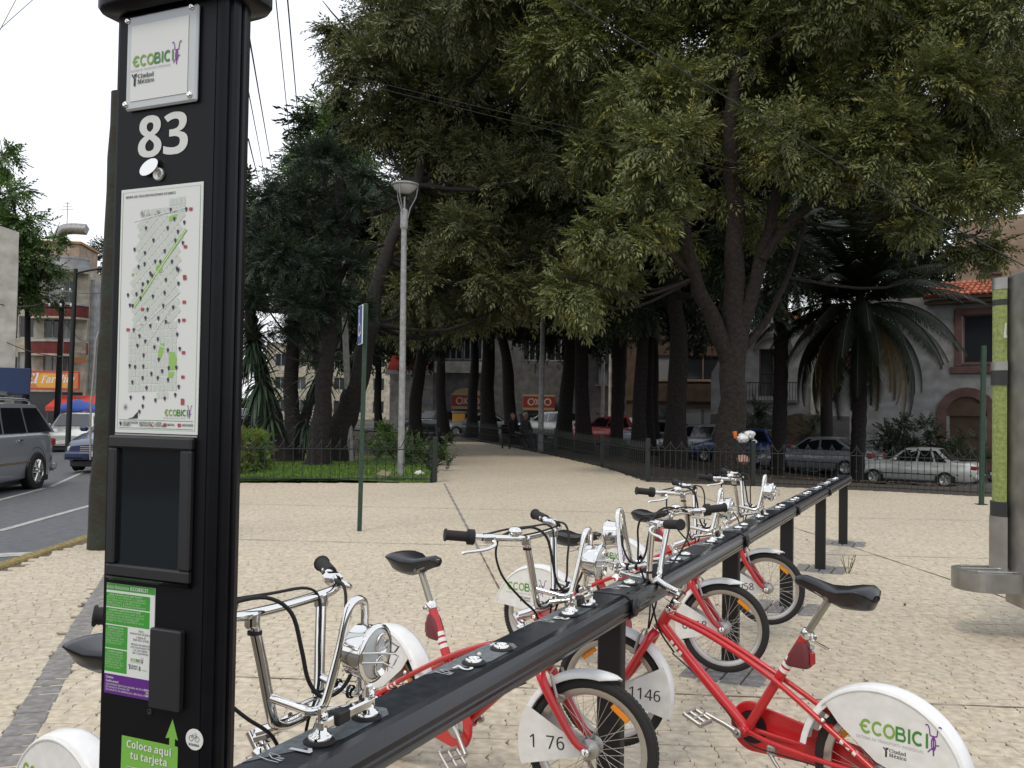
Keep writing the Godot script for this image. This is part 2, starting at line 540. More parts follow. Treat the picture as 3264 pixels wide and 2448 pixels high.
func ground() -> void:
	# earth: one sheet to the horizon
	var g := G.new()
	var xs := [-400.0, -200.0, -100.0, -60.0]
	var zs := [60.0, 20.0]
	var x := -40.0
	while x <= 40.0:
		xs.append(x); x += 2.0
	xs.append_array([60.0, 100.0, 200.0, 400.0])
	var z := 0.0
	while z >= -90.0:
		zs.append(z); z -= 2.5
	zs.append_array([-150.0, -300.0, -500.0])
	var P := []
	for b in zs:
		var row := PackedVector3Array()
		for a in xs:
			var y: float = height(a, b) - 0.05
			if a < along(KERB, b) + 1.5: y = -0.62
			elif on_plaza(a, b): y = -0.09
			row.append(Vector3(a, y, b))
		P.append(row)
	g.sheet(P)
	struct("ground", g, "soil")
	# road on the left, falling away from the kerb
	g = G.new()
	P = []
	for b in [40.0, 20.0, 14.0, 4.0, 0.0, -4.0, -6.0, -8.72, -10.66, -12.0, -14.0, -16.0, -18.6, -21.0, -23.0, -27.0, -31.0, -40.0, -50.0, -60.0, -70.0, -120.0, -200.0]:
		var row := PackedVector3Array()
		for k in [0.0, 1.5, 3.0, 5.0, 7.0, 9.0, 14.0]:
			var a: float = along(KERB, b) - k
			row.append(Vector3(a, road_y(a, b), b))
		P.append(row)
	g.sheet(P)
	struct("road", g, "asphalt")
	# far pavement across the road
	g = G.new()
	P = []
	for b in [-8.0, -20.0, -31.0, -50.0, -70.0, -120.0]:
		var row := PackedVector3Array()
		var a: float = along(KERB, b) - 11.5
		for k in [[0.0, -0.45], [0.001, -0.27], [0.15, -0.26], [12.0, -0.24]]:
			row.append(Vector3(a - k[0], k[1], b))
		P.append(row)
	g.sheet(P)
	struct("far_pavement", g, "concrete")
	# street behind the park on the right
	g = G.new()
	P = []
	for t in [-1.0, -0.5, 0.0, 0.25, 0.5, 0.75, 1.0, 1.5, 2.5]:
		var row := PackedVector3Array()
		for k in [-1.6, 0.0, 3.0, 6.0]:
			var a: float = 16.5 - 12.5 * t + k * 0.72
			var b: float = -33.0 - 14.5 * t - k * 0.69
			row.append(Vector3(a, height(a, b) + 0.01, b))
		P.append(row)
	g.sheet(P)
	struct("street", g, "asphalt")
	# painted lines
	g = G.new()
	for l in [[-6.52, -12.35, -6.78, -15.9, 0.12], [-6.78, -15.9, -7.3, -19.5, 0.12], [-8.7, -15.8, -9.25, -19.2, 0.1], [-9.3, -19.6, -10.6, -24.0, 0.1]]:
		var d := Vector2(l[2] - l[0], l[3] - l[1]).normalized()
		var w: Vector2 = Vector2(-d.y, d.x) * l[4] * 0.5
		var q := []
		for k in [[0, 1, 1], [0, 1, -1], [2, 3, -1], [2, 3, 1]]:
			var a: float = l[k[0]] + w.x * k[2]
			var b: float = l[k[1]] + w.y * k[2]
			q.append(Vector3(a, road_y(a, b) + 0.005, b))
		g.quad(q[0], q[1], q[2], q[3], Vector3.UP)
	var q2 := []
	for p in [[-4.72, -10.55], [-4.72, -10.25], [-9.0, -9.3], [-9.0, -9.65]]:
		q2.append(Vector3(p[0], road_y(p[0], p[1]) + 0.005, p[1]))
	g.quad(q2[0], q2[1], q2[2], q2[3], Vector3.UP)
	struct("road_marking", g, "road_paint")
	# kerb: yellow stones, each a part
	var kerb := Node3D.new()
	kerb.name = "kerb"
	kerb.set_meta("kind", "structure")
	add_child(kerb)
	var b := 2.0
	var i := 0
	while b > -34.0:
		var a := along(KERB, b)
		var a2 := along(KERB, b - 0.86)
		g = G.new()
		g.box(Vector3(0.15 + rng.randf() * 0.008, 0.22, 0.85), Transform3D(Basis(Vector3.UP, atan2(a - a2, 0.86)), Vector3((a + a2) * 0.5, -0.105 + rng.randf() * 0.006, b - 0.43)), 0.018)
		part("kerb_stone", g, "kerb_yellow" if b > -30.0 else "concrete", kerb)
		b -= 0.86
		i += 1
	paving()
	# lawn behind the left fence
	g = G.new()
	P = []
	for r in 14:
		var row := PackedVector3Array()
		var zz := -18.55 - r * 0.85
		for k in 15:
			var xl := along(KERB, zz) + 0.1
			var xr := along(PATH_L, minf(zz, -19.3)) - 0.1
			var a := lerpf(xl, xr, k / 14.0)
			var zb: float = minf(zz, front_z(a) - 0.04)
			row.append(Vector3(a, 0.02 + 0.05 * sin(a * 1.3 + zz) * sin(zz * 0.9), zb))
		P.append(row)
	g.sheet(P)
	struct("lawn", g, "lawn")
	var blade := G.new()
	for k in 7:
		var a := rng.randf() * TAU
		var o := Vector3(cos(a), 0, sin(a)) * rng.randf() * 0.05
		var d := Vector3(cos(a), 0, sin(a)) * 0.03
		var w := Vector3(-sin(a), 0, cos(a)) * 0.005
		blade.quad(o - w, o + w, o + d + Vector3(0, 0.06 + rng.randf() * 0.04, 0) + w * 0.3, o + d + Vector3(0, 0.06, 0) - w * 0.3)
	var xf := []
	var cols := []
	for k in 9000:
		var zz := -18.6 - pow(rng.randf(), 1.4) * 6.0
		var a := rng.randf_range(along(KERB, zz) + 0.15, along(PATH_L, minf(zz, -19.3)) - 0.2)
		if zz > front_z(a) - 0.1: continue
		if a > -3.3 + 0.5 * sin(zz * 3.0) and rng.randf() < 0.75: continue
		xf.append(Transform3D(Basis(Vector3.UP, rng.randf() * TAU).scaled(Vector3.ONE * rng.randf_range(0.6, 1.1)), Vector3(a, 0.02, zz)))
	for k in 97: cols.append(Color(1, 1, 1) * rng.randf_range(0.6, 1.3))
	tag(many("grass", blade.mesh(), "grass", xf, cols), "short green grass on the lawn behind the left fence", "grass")
	# fallen leaves under the trees
	var leaf := G.new()
	leaf.quad(Vector3(-0.05, 0, 0), Vector3(0, 0.006, 0.02), Vector3(0.05, 0.01, 0), Vector3(0, 0.004, -0.02), Vector3.UP)
	xf = []
	for k in 5200:
		var zz := -rng.randf_range(19.5, 40.0)
		var a := rng.randf_range(3.0, 14.0) if k % 4 else rng.randf_range(-5.0, -1.6)
		if a > 0 and a < along(PATH_R, zz) + 0.1: continue
		if a > 0 and zz > front_z(a) - 0.2: continue
		xf.append(Transform3D(Basis(Vector3.UP, rng.randf() * TAU).scaled(Vector3.ONE * rng.randf_range(0.5, 1.2)), Vector3(a, height(a, zz) + 0.02, zz)))
	cols = []
	for k in 61: cols.append(Color(rng.randf_range(0.4, 1.2), rng.randf_range(0.4, 1.1), rng.randf_range(0.4, 1.0)))
	tag(many("leaf_litter", leaf.mesh(), "litter", xf, cols), "brown fallen leaves scattered on the dark soil under the trees", "leaves")

func paver_mesh(k: int) -> ArrayMesh:
	# an irregular stone 1 x 1 (scaled to its size), with broken ends and a chamfered rim
	var r := RandomNumberGenerator.new()
	r.seed = 100 + k
	var ring := []
	for p in [[-0.5, -0.5], [0.0, -0.5], [0.5, -0.5], [0.5, -0.12], [0.5, 0.2], [0.5, 0.5], [0.0, 0.5], [-0.5, 0.5], [-0.5, 0.2], [-0.5, -0.12]]:
		var d := 0.0
		if absf(p[1]) < 0.4: d = (0.07 if p[1] > 0 else -0.07) + r.randf_range(-0.03, 0.03)
		ring.append(Vector2(p[0] + d, p[1] + r.randf_range(-0.025, 0.025)))
	var g := G.new()
	var top := []
	var low := []
	for q in ring:
		top.append(Vector3(q.x * 0.935, r.randf_range(-0.001, 0.001), q.y * 0.92))
		low.append(Vector3(q.x * 0.978, -0.005, q.y * 0.972))
	g.face(top, Vector3.UP)
	for i in 10:
		var j := (i + 1) % 10
		var o := Vector3(ring[i].x + ring[j].x, 0.6, ring[i].y + ring[j].y)
		g.quad(top[i], top[j], low[j], low[i], o)
		g.quad(low[i], low[j], low[j] - Vector3(0, 0.02, 0), low[i] - Vector3(0, 0.02, 0), o * Vector3(1, 0, 1))
	return g.mesh()

func paving() -> void:
	var g := G.new()
	# mortar bed under the stones: plaza and path
	var P := []
	for b in [3.0, -2.0, -4.0, -8.72, -10.66, -14.0, -17.5]:
		P.append(PackedVector3Array([Vector3(along(KERB, b) + 0.02, -0.0145, b), Vector3(0, -0.0145, b), Vector3(22, -0.0145, b)]))
	var last := PackedVector3Array()
	g.sheet(P)
	for pr in [[-5.25, -1.5], [-1.5, 2.91], [2.91, 7.23], [7.23, 8.86], [8.86, 20.0]]:
		g.quad(Vector3(pr[0], -0.0145, -17.5), Vector3(pr[1], -0.0145, -17.5), Vector3(pr[1], -0.0145, minf(-17.5, front_z(pr[1] - 0.001 if pr[1] < 0 else pr[1]))), Vector3(pr[0], -0.0145, minf(-17.5, front_z(pr[0] + 0.001))), Vector3.UP)
	P = []
	for b in [-19.25, -22.0, -26.0, -31.0, -36.0, -41.0, -46.0, -52.0]:
		P.append(PackedVector3Array([Vector3(along(PATH_L, b), -0.0145, b - (0.0 if b < -20 else 0.0)), Vector3((along(PATH_L, b) + along(PATH_R, minf(b, -20.44))) * 0.5, -0.0145, b), Vector3(along(PATH_R, minf(b, -20.44)), -0.0145, b)]))
	g.sheet(P)
	var pav := Node3D.new()
	pav.name = "plaza_paving"
	pav.set_meta("kind", "structure")
	add_child(pav)
	part("mortar_bed", g, "joint", pav)
	var kinds := []
	for k in 8: kinds.append(paver_mesh(k))
	# stones in rows; the rows left of the grey strip follow the kerb
	var near := []
	var bulk := [[], [], [], []]
	var tint := [[], [], [], []]
	for field in 2:
		var e1 := Vector2(0.9985, 0.055) if field == 0 else Vector2(0.958, -0.287)
		var e2 := Vector2(-e1.y, e1.x)
		var o := Vector2(0, 0)
		var row := -20
		var t := -8.0
		while t > -62.0 or (t > -8.5):
			t -= 0.098 + 0.018 * sin(row * 2.7)
			row += 1
			if t < -50.5: break
			var s := -14.0 + fposmod(row * 0.373, 0.3)
			var reach := 14.0 if t > -24.0 else 8.0
			var tt := t + 8.0
			while s < reach:
				var w := rng.randf_range(0.085, 0.165)
				var p := e1 * (s + w * 0.5) + e2 * tt
				s += w
				if not in_view(p.x, p.y, 0.5) or not on_plaza(p.x, p.y): continue
				var side := p.x - (-3.44 + (p.y + 8.38) * 0.31)      # the grey strip
				if absf(side) < 0.035 and p.y > -14.0: continue
				if (side < 0 and p.y > -14.0) != (field == 1): continue
				if field == 0 and grey_patch(p): continue
				var hgt := 0.108
				var xf := Transform3D(Basis(Vector3.UP, -e1.angle() + rng.randf_range(-0.02, 0.02)) * Basis.from_scale(Vector3(w, 1, hgt)), Vector3(p.x, rng.randf_range(-0.002, 0.0015), p.y))
				var d := p.length()
				var tone := rng.randf_range(0.94, 1.05) * (0.97 + 0.05 * sin(p.x * 1.1 + 0.6 * p.y) * sin(p.y * 0.8))
				var col := Color(tone, tone * rng.randf_range(0.975, 1.0), tone * rng.randf_range(0.95, 1.0))
				if d < 5.2 and absf(p.x) < -p.y * 0.53 and near.size() < 2000:
					near.append([d, xf, col])
				else:
					var k := rng.randi() % 4
					bulk[k].append(xf); tint[k].append(col)
	near.sort_custom(func(a, b): return a[0] < b[0])
	var mats := []
	for k in 9:
		var m: StandardMaterial3D = M["paver"].duplicate()
		m.vertex_color_use_as_albedo = false
		var f := 0.95 + 0.012 * k
		m.albedo_color = Color(0.61 * f, 0.54 * f * (0.99 if k % 2 else 1.0), 0.425 * f * (0.97 if k % 3 else 1.0)).linear_to_srgb()
		mats.append(m)
	for k in near.size():
		if k < 290:
			part("paver", kinds[k % 8], mats[(k * 5) % 9], pav, near[k][1])
		else:
			bulk[k % 4].append(near[k][1]); tint[k % 4].append(near[k][2])
	for k in 4:
		many("paver_field", kinds[k], "paver", bulk[k], tint[k], pav)
	# the strip of grey stones
	var z := -1.8
	while z > -13.0:
		var d := rng.randf_range(0.10, 0.17)
		g = G.new()
		g.box(Vector3(0.15, 0.03, d - 0.012), Transform3D(Basis(Vector3.UP, 0.30), Vector3(-3.44 + (z + 8.38) * 0.31, -0.0105 + rng.randf_range(-0.001, 0.001), z - d * 0.5)), 0.006)
		if in_view(-3.44 + (z + 8.38) * 0.31, z, 0.3): part("grey_stone", g, "grey_stone", pav)
		z -= d
	# expansion joints: thin dark strips laid in the paving
	for e in [[-0.30, -10.0, -1.29, -18.93, 0.03], [0.36, -4.0, -0.30, -10.0, 0.014], [4.35, -4.5, 3.2, -18.5, 0.014], [-3.0, -10.65, 9.0, -9.85, 0.012], [-4.5, -14.5, 9.5, -13.6, 0.012], [-2.2, -5.35, 3.4, -4.9, 0.010], [1.5, -5.6, 1.2, -8.0, 0.010]]:
		g = G.new()
		var a := Vector3(e[0], 0.0005, e[1])
		var b := Vector3(e[2], 0.0005, e[3])
		var w: Vector3 = (b - a).normalized().cross(Vector3.UP) * e[4] * 0.5
		var n := 40
		for i in n:
			var f0 := float(i) / n
			var f1 := float(i + 1) / n
			var j0: Vector3 = w * (1.0 + 0.5 * sin(i * 2.1))
			var j1: Vector3 = w * (1.0 + 0.5 * sin((i + 1) * 2.1))
			g.quad(a.lerp(b, f0) + j0 + Vector3(0, 0.003, 0), a.lerp(b, f1) + j1 + Vector3(0, 0.003, 0), a.lerp(b, f1) - j1 + Vector3(0, 0.003, 0), a.lerp(b, f0) - j0 + Vector3(0, 0.003, 0), Vector3.UP)
		part("expansion_joint", g, "joint" if e[4] < 0.02 else "grey_stone", pav)
	# cut setts round the rack posts
	for k in 5:
		var c := rail_at(-2.13 + 2.045 * k)
		if k == 0: continue
		for i in 5:
			for j in 4:
				g = G.new()
				var p := Vector2(c.x, c.z) + Vector2(0.42, -0.907) * (i - 2) * 0.098 + Vector2(0.907, 0.42) * (j - 1.5) * 0.118
				g.box(Vector3(0.106, 0.03, 0.086), Transform3D(Basis(Vector3.UP, deg_to_rad(-24.8)), Vector3(p.x, -0.0105 + rng.randf_range(-0.001, 0.001), p.y)), 0.005)
				part("post_sett", g, "grey_stone", pav)

func grey_patch(p: Vector2) -> bool:
	for k in range(1, 5):
		var c := rail_at(-2.13 + 2.045 * k)
		var d := p - Vector2(c.x, c.z)
		if absf(d.dot(Vector2(0.42, -0.907))) < 0.19 and absf(d.dot(Vector2(0.907, 0.42))) < 0.185: return true
	return false

func rail_at(s: float) -> Vector3:
	return Vector3(1.29 + 0.42 * s, 0, -5.63 - 0.907 * s)

# ---------------------------------------------------------------- trees
const ASH := [1.67, 4.36, -21.64, 0.78, 2.22, 5.41, -21.05, 0.91, 1.46, 3.91, -22.34, 0.48, 3.15, 6.5, -21.28, 0.82, 3.18, 7.42, -20.89, 0.9, 3.07, 9.03, -22.37, 1.07, 4.92, 11.03, -24.64, 1.42, 5.18, 9.19, -24.12, 1.1, 6.53, 10.56, -23.97, 1.49, 6.0, 7.77, -21.58, 0.93, 7.82, 9.2, -22.96, 1.32, 7.23, 7.22, -21.82, 0.84, 8.41, 7.43, -21.36, 1.02, 9.11, 8.39, -21.07, 1.11, 9.84, 6.35, -21.54, 0.88, 10.09, 6.8, -24.68, 0.71, 11.79, 5.68, -24.25, 0.58, 12.08, 7.54, -24.15, 0.93, 5.61, 12.62, -24.12, 1.62, 7.07, 11.42, -21.45, 1.54, 9.38, 10.61, -21.96, 1.37, 11.79, 9.62, -23.36, 1.23, 5.14, 7.12, -23.82, 0.63, 6.2, 6.32, -24.36, 0.53, 2.2, 8.06, -24.47, 0.82, 10.69, 10.64, -20.98, 1.11, 3.91, 5.62, -23.27, 0.5, 2.5, 4.62, -23.56, 0.68]
const ASHBACK := [4.82, 10.79, -26.01, 1.87, 7.77, 10.61, -25.36, 1.95, 11.09, 9.61, -25.95, 1.74, 6.48, 12.62, -25.18, 1.93, 10.17, 13.16, -26.87, 2.06, 3.68, 9.34, -26.73, 1.41, 13.4, 9.4, -26.0, 1.6, 12.8, 11.4, -24.6, 1.5, 2.2, 11.2, -25.5, 1.7, 3.2, 13.2, -25.0, 1.9, 1.4, 13.6, -26.5, 1.6]
const OLIVE := [-5.47, 13.46, -30.24, 0.8, -4.45, 11.71, -29.0, 1.11, -3.7, 14.21, -32.04, 1.69, -2.29, 11.63, -30.36, 1.6, -0.9, 13.89, -31.91, 1.99, -0.08, 10.89, -31.74, 1.67, -2.23, 9.48, -30.04, 1.37, -0.75, 7.94, -29.57, 1.35, -3.41, 7.95, -30.49, 1.1, -4.0, 6.04, -29.66, 1.0, -2.58, 5.03, -28.31, 1.02, -0.83, 5.43, -29.03, 1.11, 0.59, 7.33, -31.56, 1.29, 1.38, 11.48, -27.72, 1.46, 1.55, 8.92, -27.73, 1.06, -4.36, 10.49, -30.63, 0.88, -1.68, 6.52, -28.9, 1.11, -3.6, 4.38, -30.17, 0.72, -1.55, 4.24, -29.86, 0.64, 0.15, 4.91, -29.21, 0.77, -5.76, 12.45, -32.49, 0.62, -2.0, 13.2, -27.0, 1.8, 0.4, 13.2, -26.5, 1.8, -1.0, 10.0, -32.5, 1.8, 0.6, 6.2, -30.5, 1.2, -3.2, 10.9, -31.0, 1.3, -2.8, 7.2, -30.5, 1.2, -0.4, 9.4, -30.2, 1.2, -1.9, 8.2, -31.0, 1.3]
const OLIVEB := [-3.47, 13.17, -33.09, 2.22, -0.27, 12.96, -33.74, 2.43, -1.8, 9.18, -33.11, 2.22, -3.48, 6.79, -34.4, 1.65, -0.17, 6.67, -33.33, 1.76, 2.19, 11.8, -33.57, 2.09, 0.5, 17.39, -34.74, 2.67, -2.76, 16.76, -33.46, 2.25]
const CYP := [-5.75, 5.82, -23.35, 0.67, -5.35, 6.7, -24.25, 0.7, -4.53, 7.12, -22.16, 0.64, -5.0, 4.95, -22.06, 0.79, -5.8, 4.89, -22.5, 0.65, -6.31, 4.18, -23.89, 0.63, -4.43, 5.98, -23.5, 0.56, -3.61, 6.24, -22.52, 0.43, -4.0, 4.85, -22.76, 0.55, -5.04, 3.81, -22.36, 0.7, -4.37, 4.01, -23.09, 0.66, -5.6, 6.21, -22.01, 0.42, -4.74, 7.63, -23.71, 0.51, -3.3, 6.85, -24.23, 0.52, -6.41, 3.3, -24.38, 0.53, -3.99, 3.98, -23.81, 0.51, -5.36, 3.31, -24.4, 0.59, -3.32, 6.76, -21.95, 0.32, -6.18, 5.57, -22.65, 0.33]
const GREENBACK := [-9.49, 16.22, -47.86, 1.26, -9.08, 14.16, -47.1, 1.58, -10.22, 13.52, -45.64, 0.99, -10.9, 12.69, -47.77, 1.37, -9.25, 11.73, -46.48, 1.78, -8.07, 13.53, -47.27, 1.81, -9.6, 9.4, -47.0, 2.0, -8.2, 8.6, -46.5, 1.8, -7.2, 11.0, -46.0, 1.8]
const LEFTTREE := [-23.38, 11.03, -44.38, 1.06, -22.33, 9.7, -44.07, 1.16, -21.9, 7.9, -44.83, 0.86, -22.62, 7.96, -43.91, 1.16, -22.09, 6.36, -44.64, 0.86, -24.7, 13.03, -46.39, 0.89, -23.81, 9.32, -44.49, 1.28, -20.87, 8.77, -43.53, 0.52, -22.23, 6.56, -43.63, 0.73, -23.04, 6.27, -44.01, 0.63]

var sprays := {}

func spray(nleaf: int, length: float, ll: float, lw: float, droop: float, seed_: int) -> ArrayMesh:
	# a twig along +X with drooping leaflets, each its own folded blade
	var r := RandomNumberGenerator.new()
	r.seed = seed_
	var g := G.new()
	for i in nleaf:
		var t := float(i + 0.5) / nleaf
		var o := Vector3(t * length, -droop * t * t * length * 0.6, r.randf_range(-0.03, 0.03))
		var side := 1.0 if i % 2 else -1.0
		var dir := Vector3(r.randf_range(0.2, 0.9), -droop * r.randf_range(0.3, 1.3) + r.randf_range(-0.1, 0.35), side * r.randf_range(0.45, 1.0))
		if i >= nleaf - 2: dir.z *= 0.3; dir.x = 1.0
		dir = dir.normalized()
		var L := ll * r.randf_range(0.7, 1.15)
		var wv := dir.cross(Vector3(r.randf_range(-0.5, 0.5), 1, r.randf_range(-0.5, 0.5))).normalized() * lw * 0.5
		var up := wv.cross(dir).normalized() * lw * 0.22
		var k := r.randf_range(0.75, 1.2)
		g.col = Color(k * r.randf_range(0.9, 1.12), k, k * r.randf_range(0.8, 1.1))
		var mid := o + dir * L * 0.45
		var tip := o + dir * L - Vector3(0, droop * L * 0.15, 0)
		var n1 := (up * 5.0 + wv).normalized()
		g.quad(o, mid + wv + up, tip, mid)
		g.quad(o, mid, tip, mid - wv + up)
	return g.mesh()

func trunk_tube(pts: Array, r0: float, r1: float, sides := 9, flare := 0.0) -> G:
	var g := G.new()
	var P := smooth(pts, 4)
	var R := []
	for i in P.size():
		var t := float(i) / (P.size() - 1)
		R.append(lerpf(r0, r1, pow(t, 0.8)) * (1.0 + flare * exp(-t * 14.0)) * (1.0 + 0.06 * sin(i * 2.1)))
		if i > 0 and i < P.size() - 1: P[i] += Vector3(sin(i * 1.7), 0, cos(i * 2.3)) * r0 * 0.10
	g.tube(P, R, sides, false)
	return g

func lobes_of(a: Array) -> Array:
	var o := []
	for i in range(0, a.size(), 4):
		o.append([Vector3(a[i], a[i + 1], a[i + 2]), a[i + 3]])
	return o

func crown(parent: Node3D, lobes: Array, kinds: Array, m, per_area: float, scale: float, seed_: int, tint := Color(1, 1, 1), flat := 0.85, called := "crown", sag := 0.35, limit := 0.35) -> void:
	var r := RandomNumberGenerator.new()
	r.seed = seed_
	var xf := []
	for k in kinds.size(): xf.append([])
	for l in lobes:
		var c: Vector3 = l[0] - parent.position
		var R: float = l[1]
		var count := int(per_area * 4.0 * PI * R * R)
		# each lobe is made of a few tufts so that its outline breaks up
		var tufts := []
		for k in 5 + int(R * 5.0):
			var d := Vector3(r.randfn(), r.randfn() * 0.9, r.randfn()).normalized()
			tufts.append([d * R * r.randf_range(0.45, 1.0), R * r.randf_range(0.28, 0.5)])
		for k in count:
			var tf = tufts[r.randi() % tufts.size()]
			var d := Vector3(r.randfn(), r.randfn(), r.randfn()).normalized()
			var p: Vector3 = tf[0] + d * tf[1] * pow(r.randf(), 0.4)
			p.y *= flat
			var out := (p.normalized() + d * 0.8 + Vector3(0, -sag, 0)).normalized()
			var side := out.cross(Vector3(r.randfn() * 0.3, 1, r.randfn() * 0.3)).normalized()
			var b := Basis(out, side.cross(out).normalized() * (1.0 if r.randf() < 0.8 else -1.0), side)
			if b.determinant() < 0: b.z = -b.z
			xf[r.randi() % kinds.size()].append(Transform3D(b.scaled(Vector3.ONE * scale * r.randf_range(0.7, 1.25)), c + p - out * 0.15))
	var cols := []
	for k in 211:
		var s := r.randf_range(0.72, 1.25)
		var y := 1.0 if r.randf() < 0.88 else r.randf_range(1.3, 1.9)
		cols.append(Color(s * y, s * lerpf(1.0, y, 0.6), s) * tint)
	for k in kinds.size():
		many(called, kinds[k], m, xf[k], cols, parent)

func limbs(parent: Node3D, hubs: Array, lobes: Array, m, r0 := 0.06, called := "branch") -> void:
	# a curved branch from the nearest limb point to each lobe
	for l in lobes:
		var c: Vector3 = l[0] - parent.position
		var best: Vector3 = hubs[0]
		for h in hubs:
			if h.y < c.y + 0.4 and h.distance_to(c) < best.distance_to(c): best = h
		if best.distance_to(c) < 0.25: continue
		var mid := best.lerp(c, 0.5) + Vector3(0, -0.12 * best.distance_to(c), 0)
		var g := trunk_tube([best, mid, c, c + (c - mid) * 0.5], r0, 0.012, 5)
		part(called, g, m, parent)

func local(pts: Array, o: Vector3) -> Array:
	var r := []
	for p in pts: r.append(p - o)
	return r

func trees() -> void:
	var leafy := [spray(15, 0.55, 0.165, 0.05, 0.55, 1), spray(18, 0.62, 0.155, 0.046, 0.75, 2), spray(13, 0.45, 0.175, 0.052, 0.35, 3)]
	var bushy := [spray(14, 0.5, 0.15, 0.075, 0.3, 4), spray(12, 0.42, 0.14, 0.08, 0.5, 5)]
	var scaly := [spray(34, 0.55, 0.11, 0.026, 0.12, 6), spray(30, 0.48, 0.10, 0.024, 0.25, 7)]
	sprays = {"leafy": leafy, "bushy": bushy, "scaly": scaly}
	# the big ash behind the right fence
	var o := Vector3(5.31, -0.12, -23.5)
	var t := thing("ash_tree", "large spreading ash with forked brown trunk behind the right fence", "tree", o)
	var stem := V3([5.31, -0.12, -23.5, 5.35, 1.38, -23.5, 5.41, 3.19, -23.5, 5.35, 4.76, -23.4, 5.35, 6.44, -23.3, 5.16, 8.1, -23.2, 5.37, 10.07, -23.0])
	var hubs := []
	part("trunk", trunk_tube(local(stem, o), 0.40, 0.13, 14, 0.5), "bark", t)
	for p in [[0.25, [5.28, 2.76, -23.5, 4.83, 3.73, -23.3, 4.32, 4.69, -23.0, 4.03, 5.76, -22.8, 3.41, 6.74, -22.3]], [0.22, [5.45, 2.9, -23.5, 5.75, 4.2, -23.4, 6.13, 5.87, -23.2, 6.29, 6.95, -23.0, 6.44, 8.57, -22.8]], [0.13, [5.97, 5.2, -23.2, 6.52, 5.95, -23.0, 7.12, 6.47, -22.8, 7.75, 6.94, -22.4, 8.88, 7.51, -22.0]], [0.09, [4.21, 4.8, -23.0, 3.6, 5.24, -22.7, 3.01, 5.45, -22.4]], [0.12, [5.56, 3.0, -23.5, 6.2, 3.68, -23.8, 6.82, 4.87, -24.0, 7.36, 6.33, -24.3]]]:
		var pts := local(V3(p[1]), o)
		part("limb", trunk_tube(pts, p[0], p[0] * 0.4, 9), "bark", t)
		hubs.append_array(pts.slice(2))
	hubs.append_array(local(stem, o).slice(3))
	limbs(t, hubs, lobes_of(ASH), "bark", 0.05)
	crown(t, lobes_of(ASH), leafy, "leaf_ash", 40.0, 0.95, 11)
	crown(t, lobes_of(ASHBACK), leafy, "leaf_ash", 30.0, 1.05, 12)
	# olive-green trees over the left of the path
	o = Vector3(-4.71, 0.02, -26.0)
	t = thing("leaning_tree", "tall olive tree leaning right behind the lawn, rising to the upper left", "tree", o)
	stem = V3([-4.71, 0.0, -26.0, -4.48, 1.21, -26.0, -4.13, 2.21, -26.0, -3.92, 3.76, -26.5, -3.71, 5.71, -27.5, -2.98, 8.2, -29.0, -2.6, 11.0, -30.3])
	part("trunk", trunk_tube(local(stem, o), 0.38, 0.12, 11, 0.3), "bark_dark", t)
	limbs(t, local(stem, o).slice(3), lobes_of(OLIVE), "bark_dark", 0.09)
	crown(t, lobes_of(OLIVE), leafy, "leaf_olive", 32.0, 1.05, 21)
	o = Vector3(-3.6, 0.0, -36.0)
	t = thing("leaning_tree", "broad dark tree standing left of the path behind the street lamp", "tree", o)
	part("trunk", trunk_tube(local(V3([-3.6, 0, -36, -3.5, 2.5, -36, -3.0, 5.5, -35.4, -2.2, 9.0, -34.5]), o), 0.3, 0.12, 9), "bark_dark", t)
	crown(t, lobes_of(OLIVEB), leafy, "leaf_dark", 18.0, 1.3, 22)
	# cypress with dark layered foliage
	o = Vector3(-4.64, 0.02, -23.2)
	t = thing("cypress_tree", "dark cypress with ragged layered foliage beside the street lamp", "tree", o)
	stem = V3([-4.64, -0.02, -23.2, -4.56, 1.23, -23.2, -4.47, 2.57, -23.2, -4.33, 4.58, -23.2, -4.18, 5.93, -23.2, -4.3, 7.6, -23.2])
	part("trunk", trunk_tube(local(stem, o), 0.27, 0.09, 10, 0.35), "bark_dark", t)
	hubs = local(stem, o).slice(2)
	for p in [[-4.2, 5.7, -23.2, -3.68, 6.01, -23.0, -3.1, 6.14, -22.8, -2.64, 6.38, -22.6], [-4.34, 5.03, -23.2, -4.65, 4.88, -23.0, -5.05, 4.73, -22.8, -5.9, 4.9, -22.6], [-4.39, 4.02, -23.2, -3.89, 5.02, -23.1, -3.11, 5.35, -23.0]]:
		part("limb", trunk_tube(local(V3(p), o), 0.11, 0.03, 7), "bark_dark", t)
		hubs.append_array(local(V3(p), o).slice(1))
	limbs(t, hubs, lobes_of(CYP), "bark_dark", 0.04)
	crown(t, lobes_of(CYP), scaly, "leaf_conifer", 52.0, 0.85, 31, Color(1, 1, 1), 0.62, "crown", 0.1)
	# other trees: base, trunk radius, crown height, spread, size, kind
	var list := [
		["bright_tree", "tall bright green tree beyond the left lawn, showing above the cypress", Vector3(-9.2, -0.1, -46.5), 0.3, 0, 0, 0, "bushy", "leaf_bright"],
		["street_tree", "leafy tree in front of the balconied corner building across the road", Vector3(-22.4, -0.25, -44.4), 0.2, 0, 0, 0, "bushy", "leaf_bright"],
	]
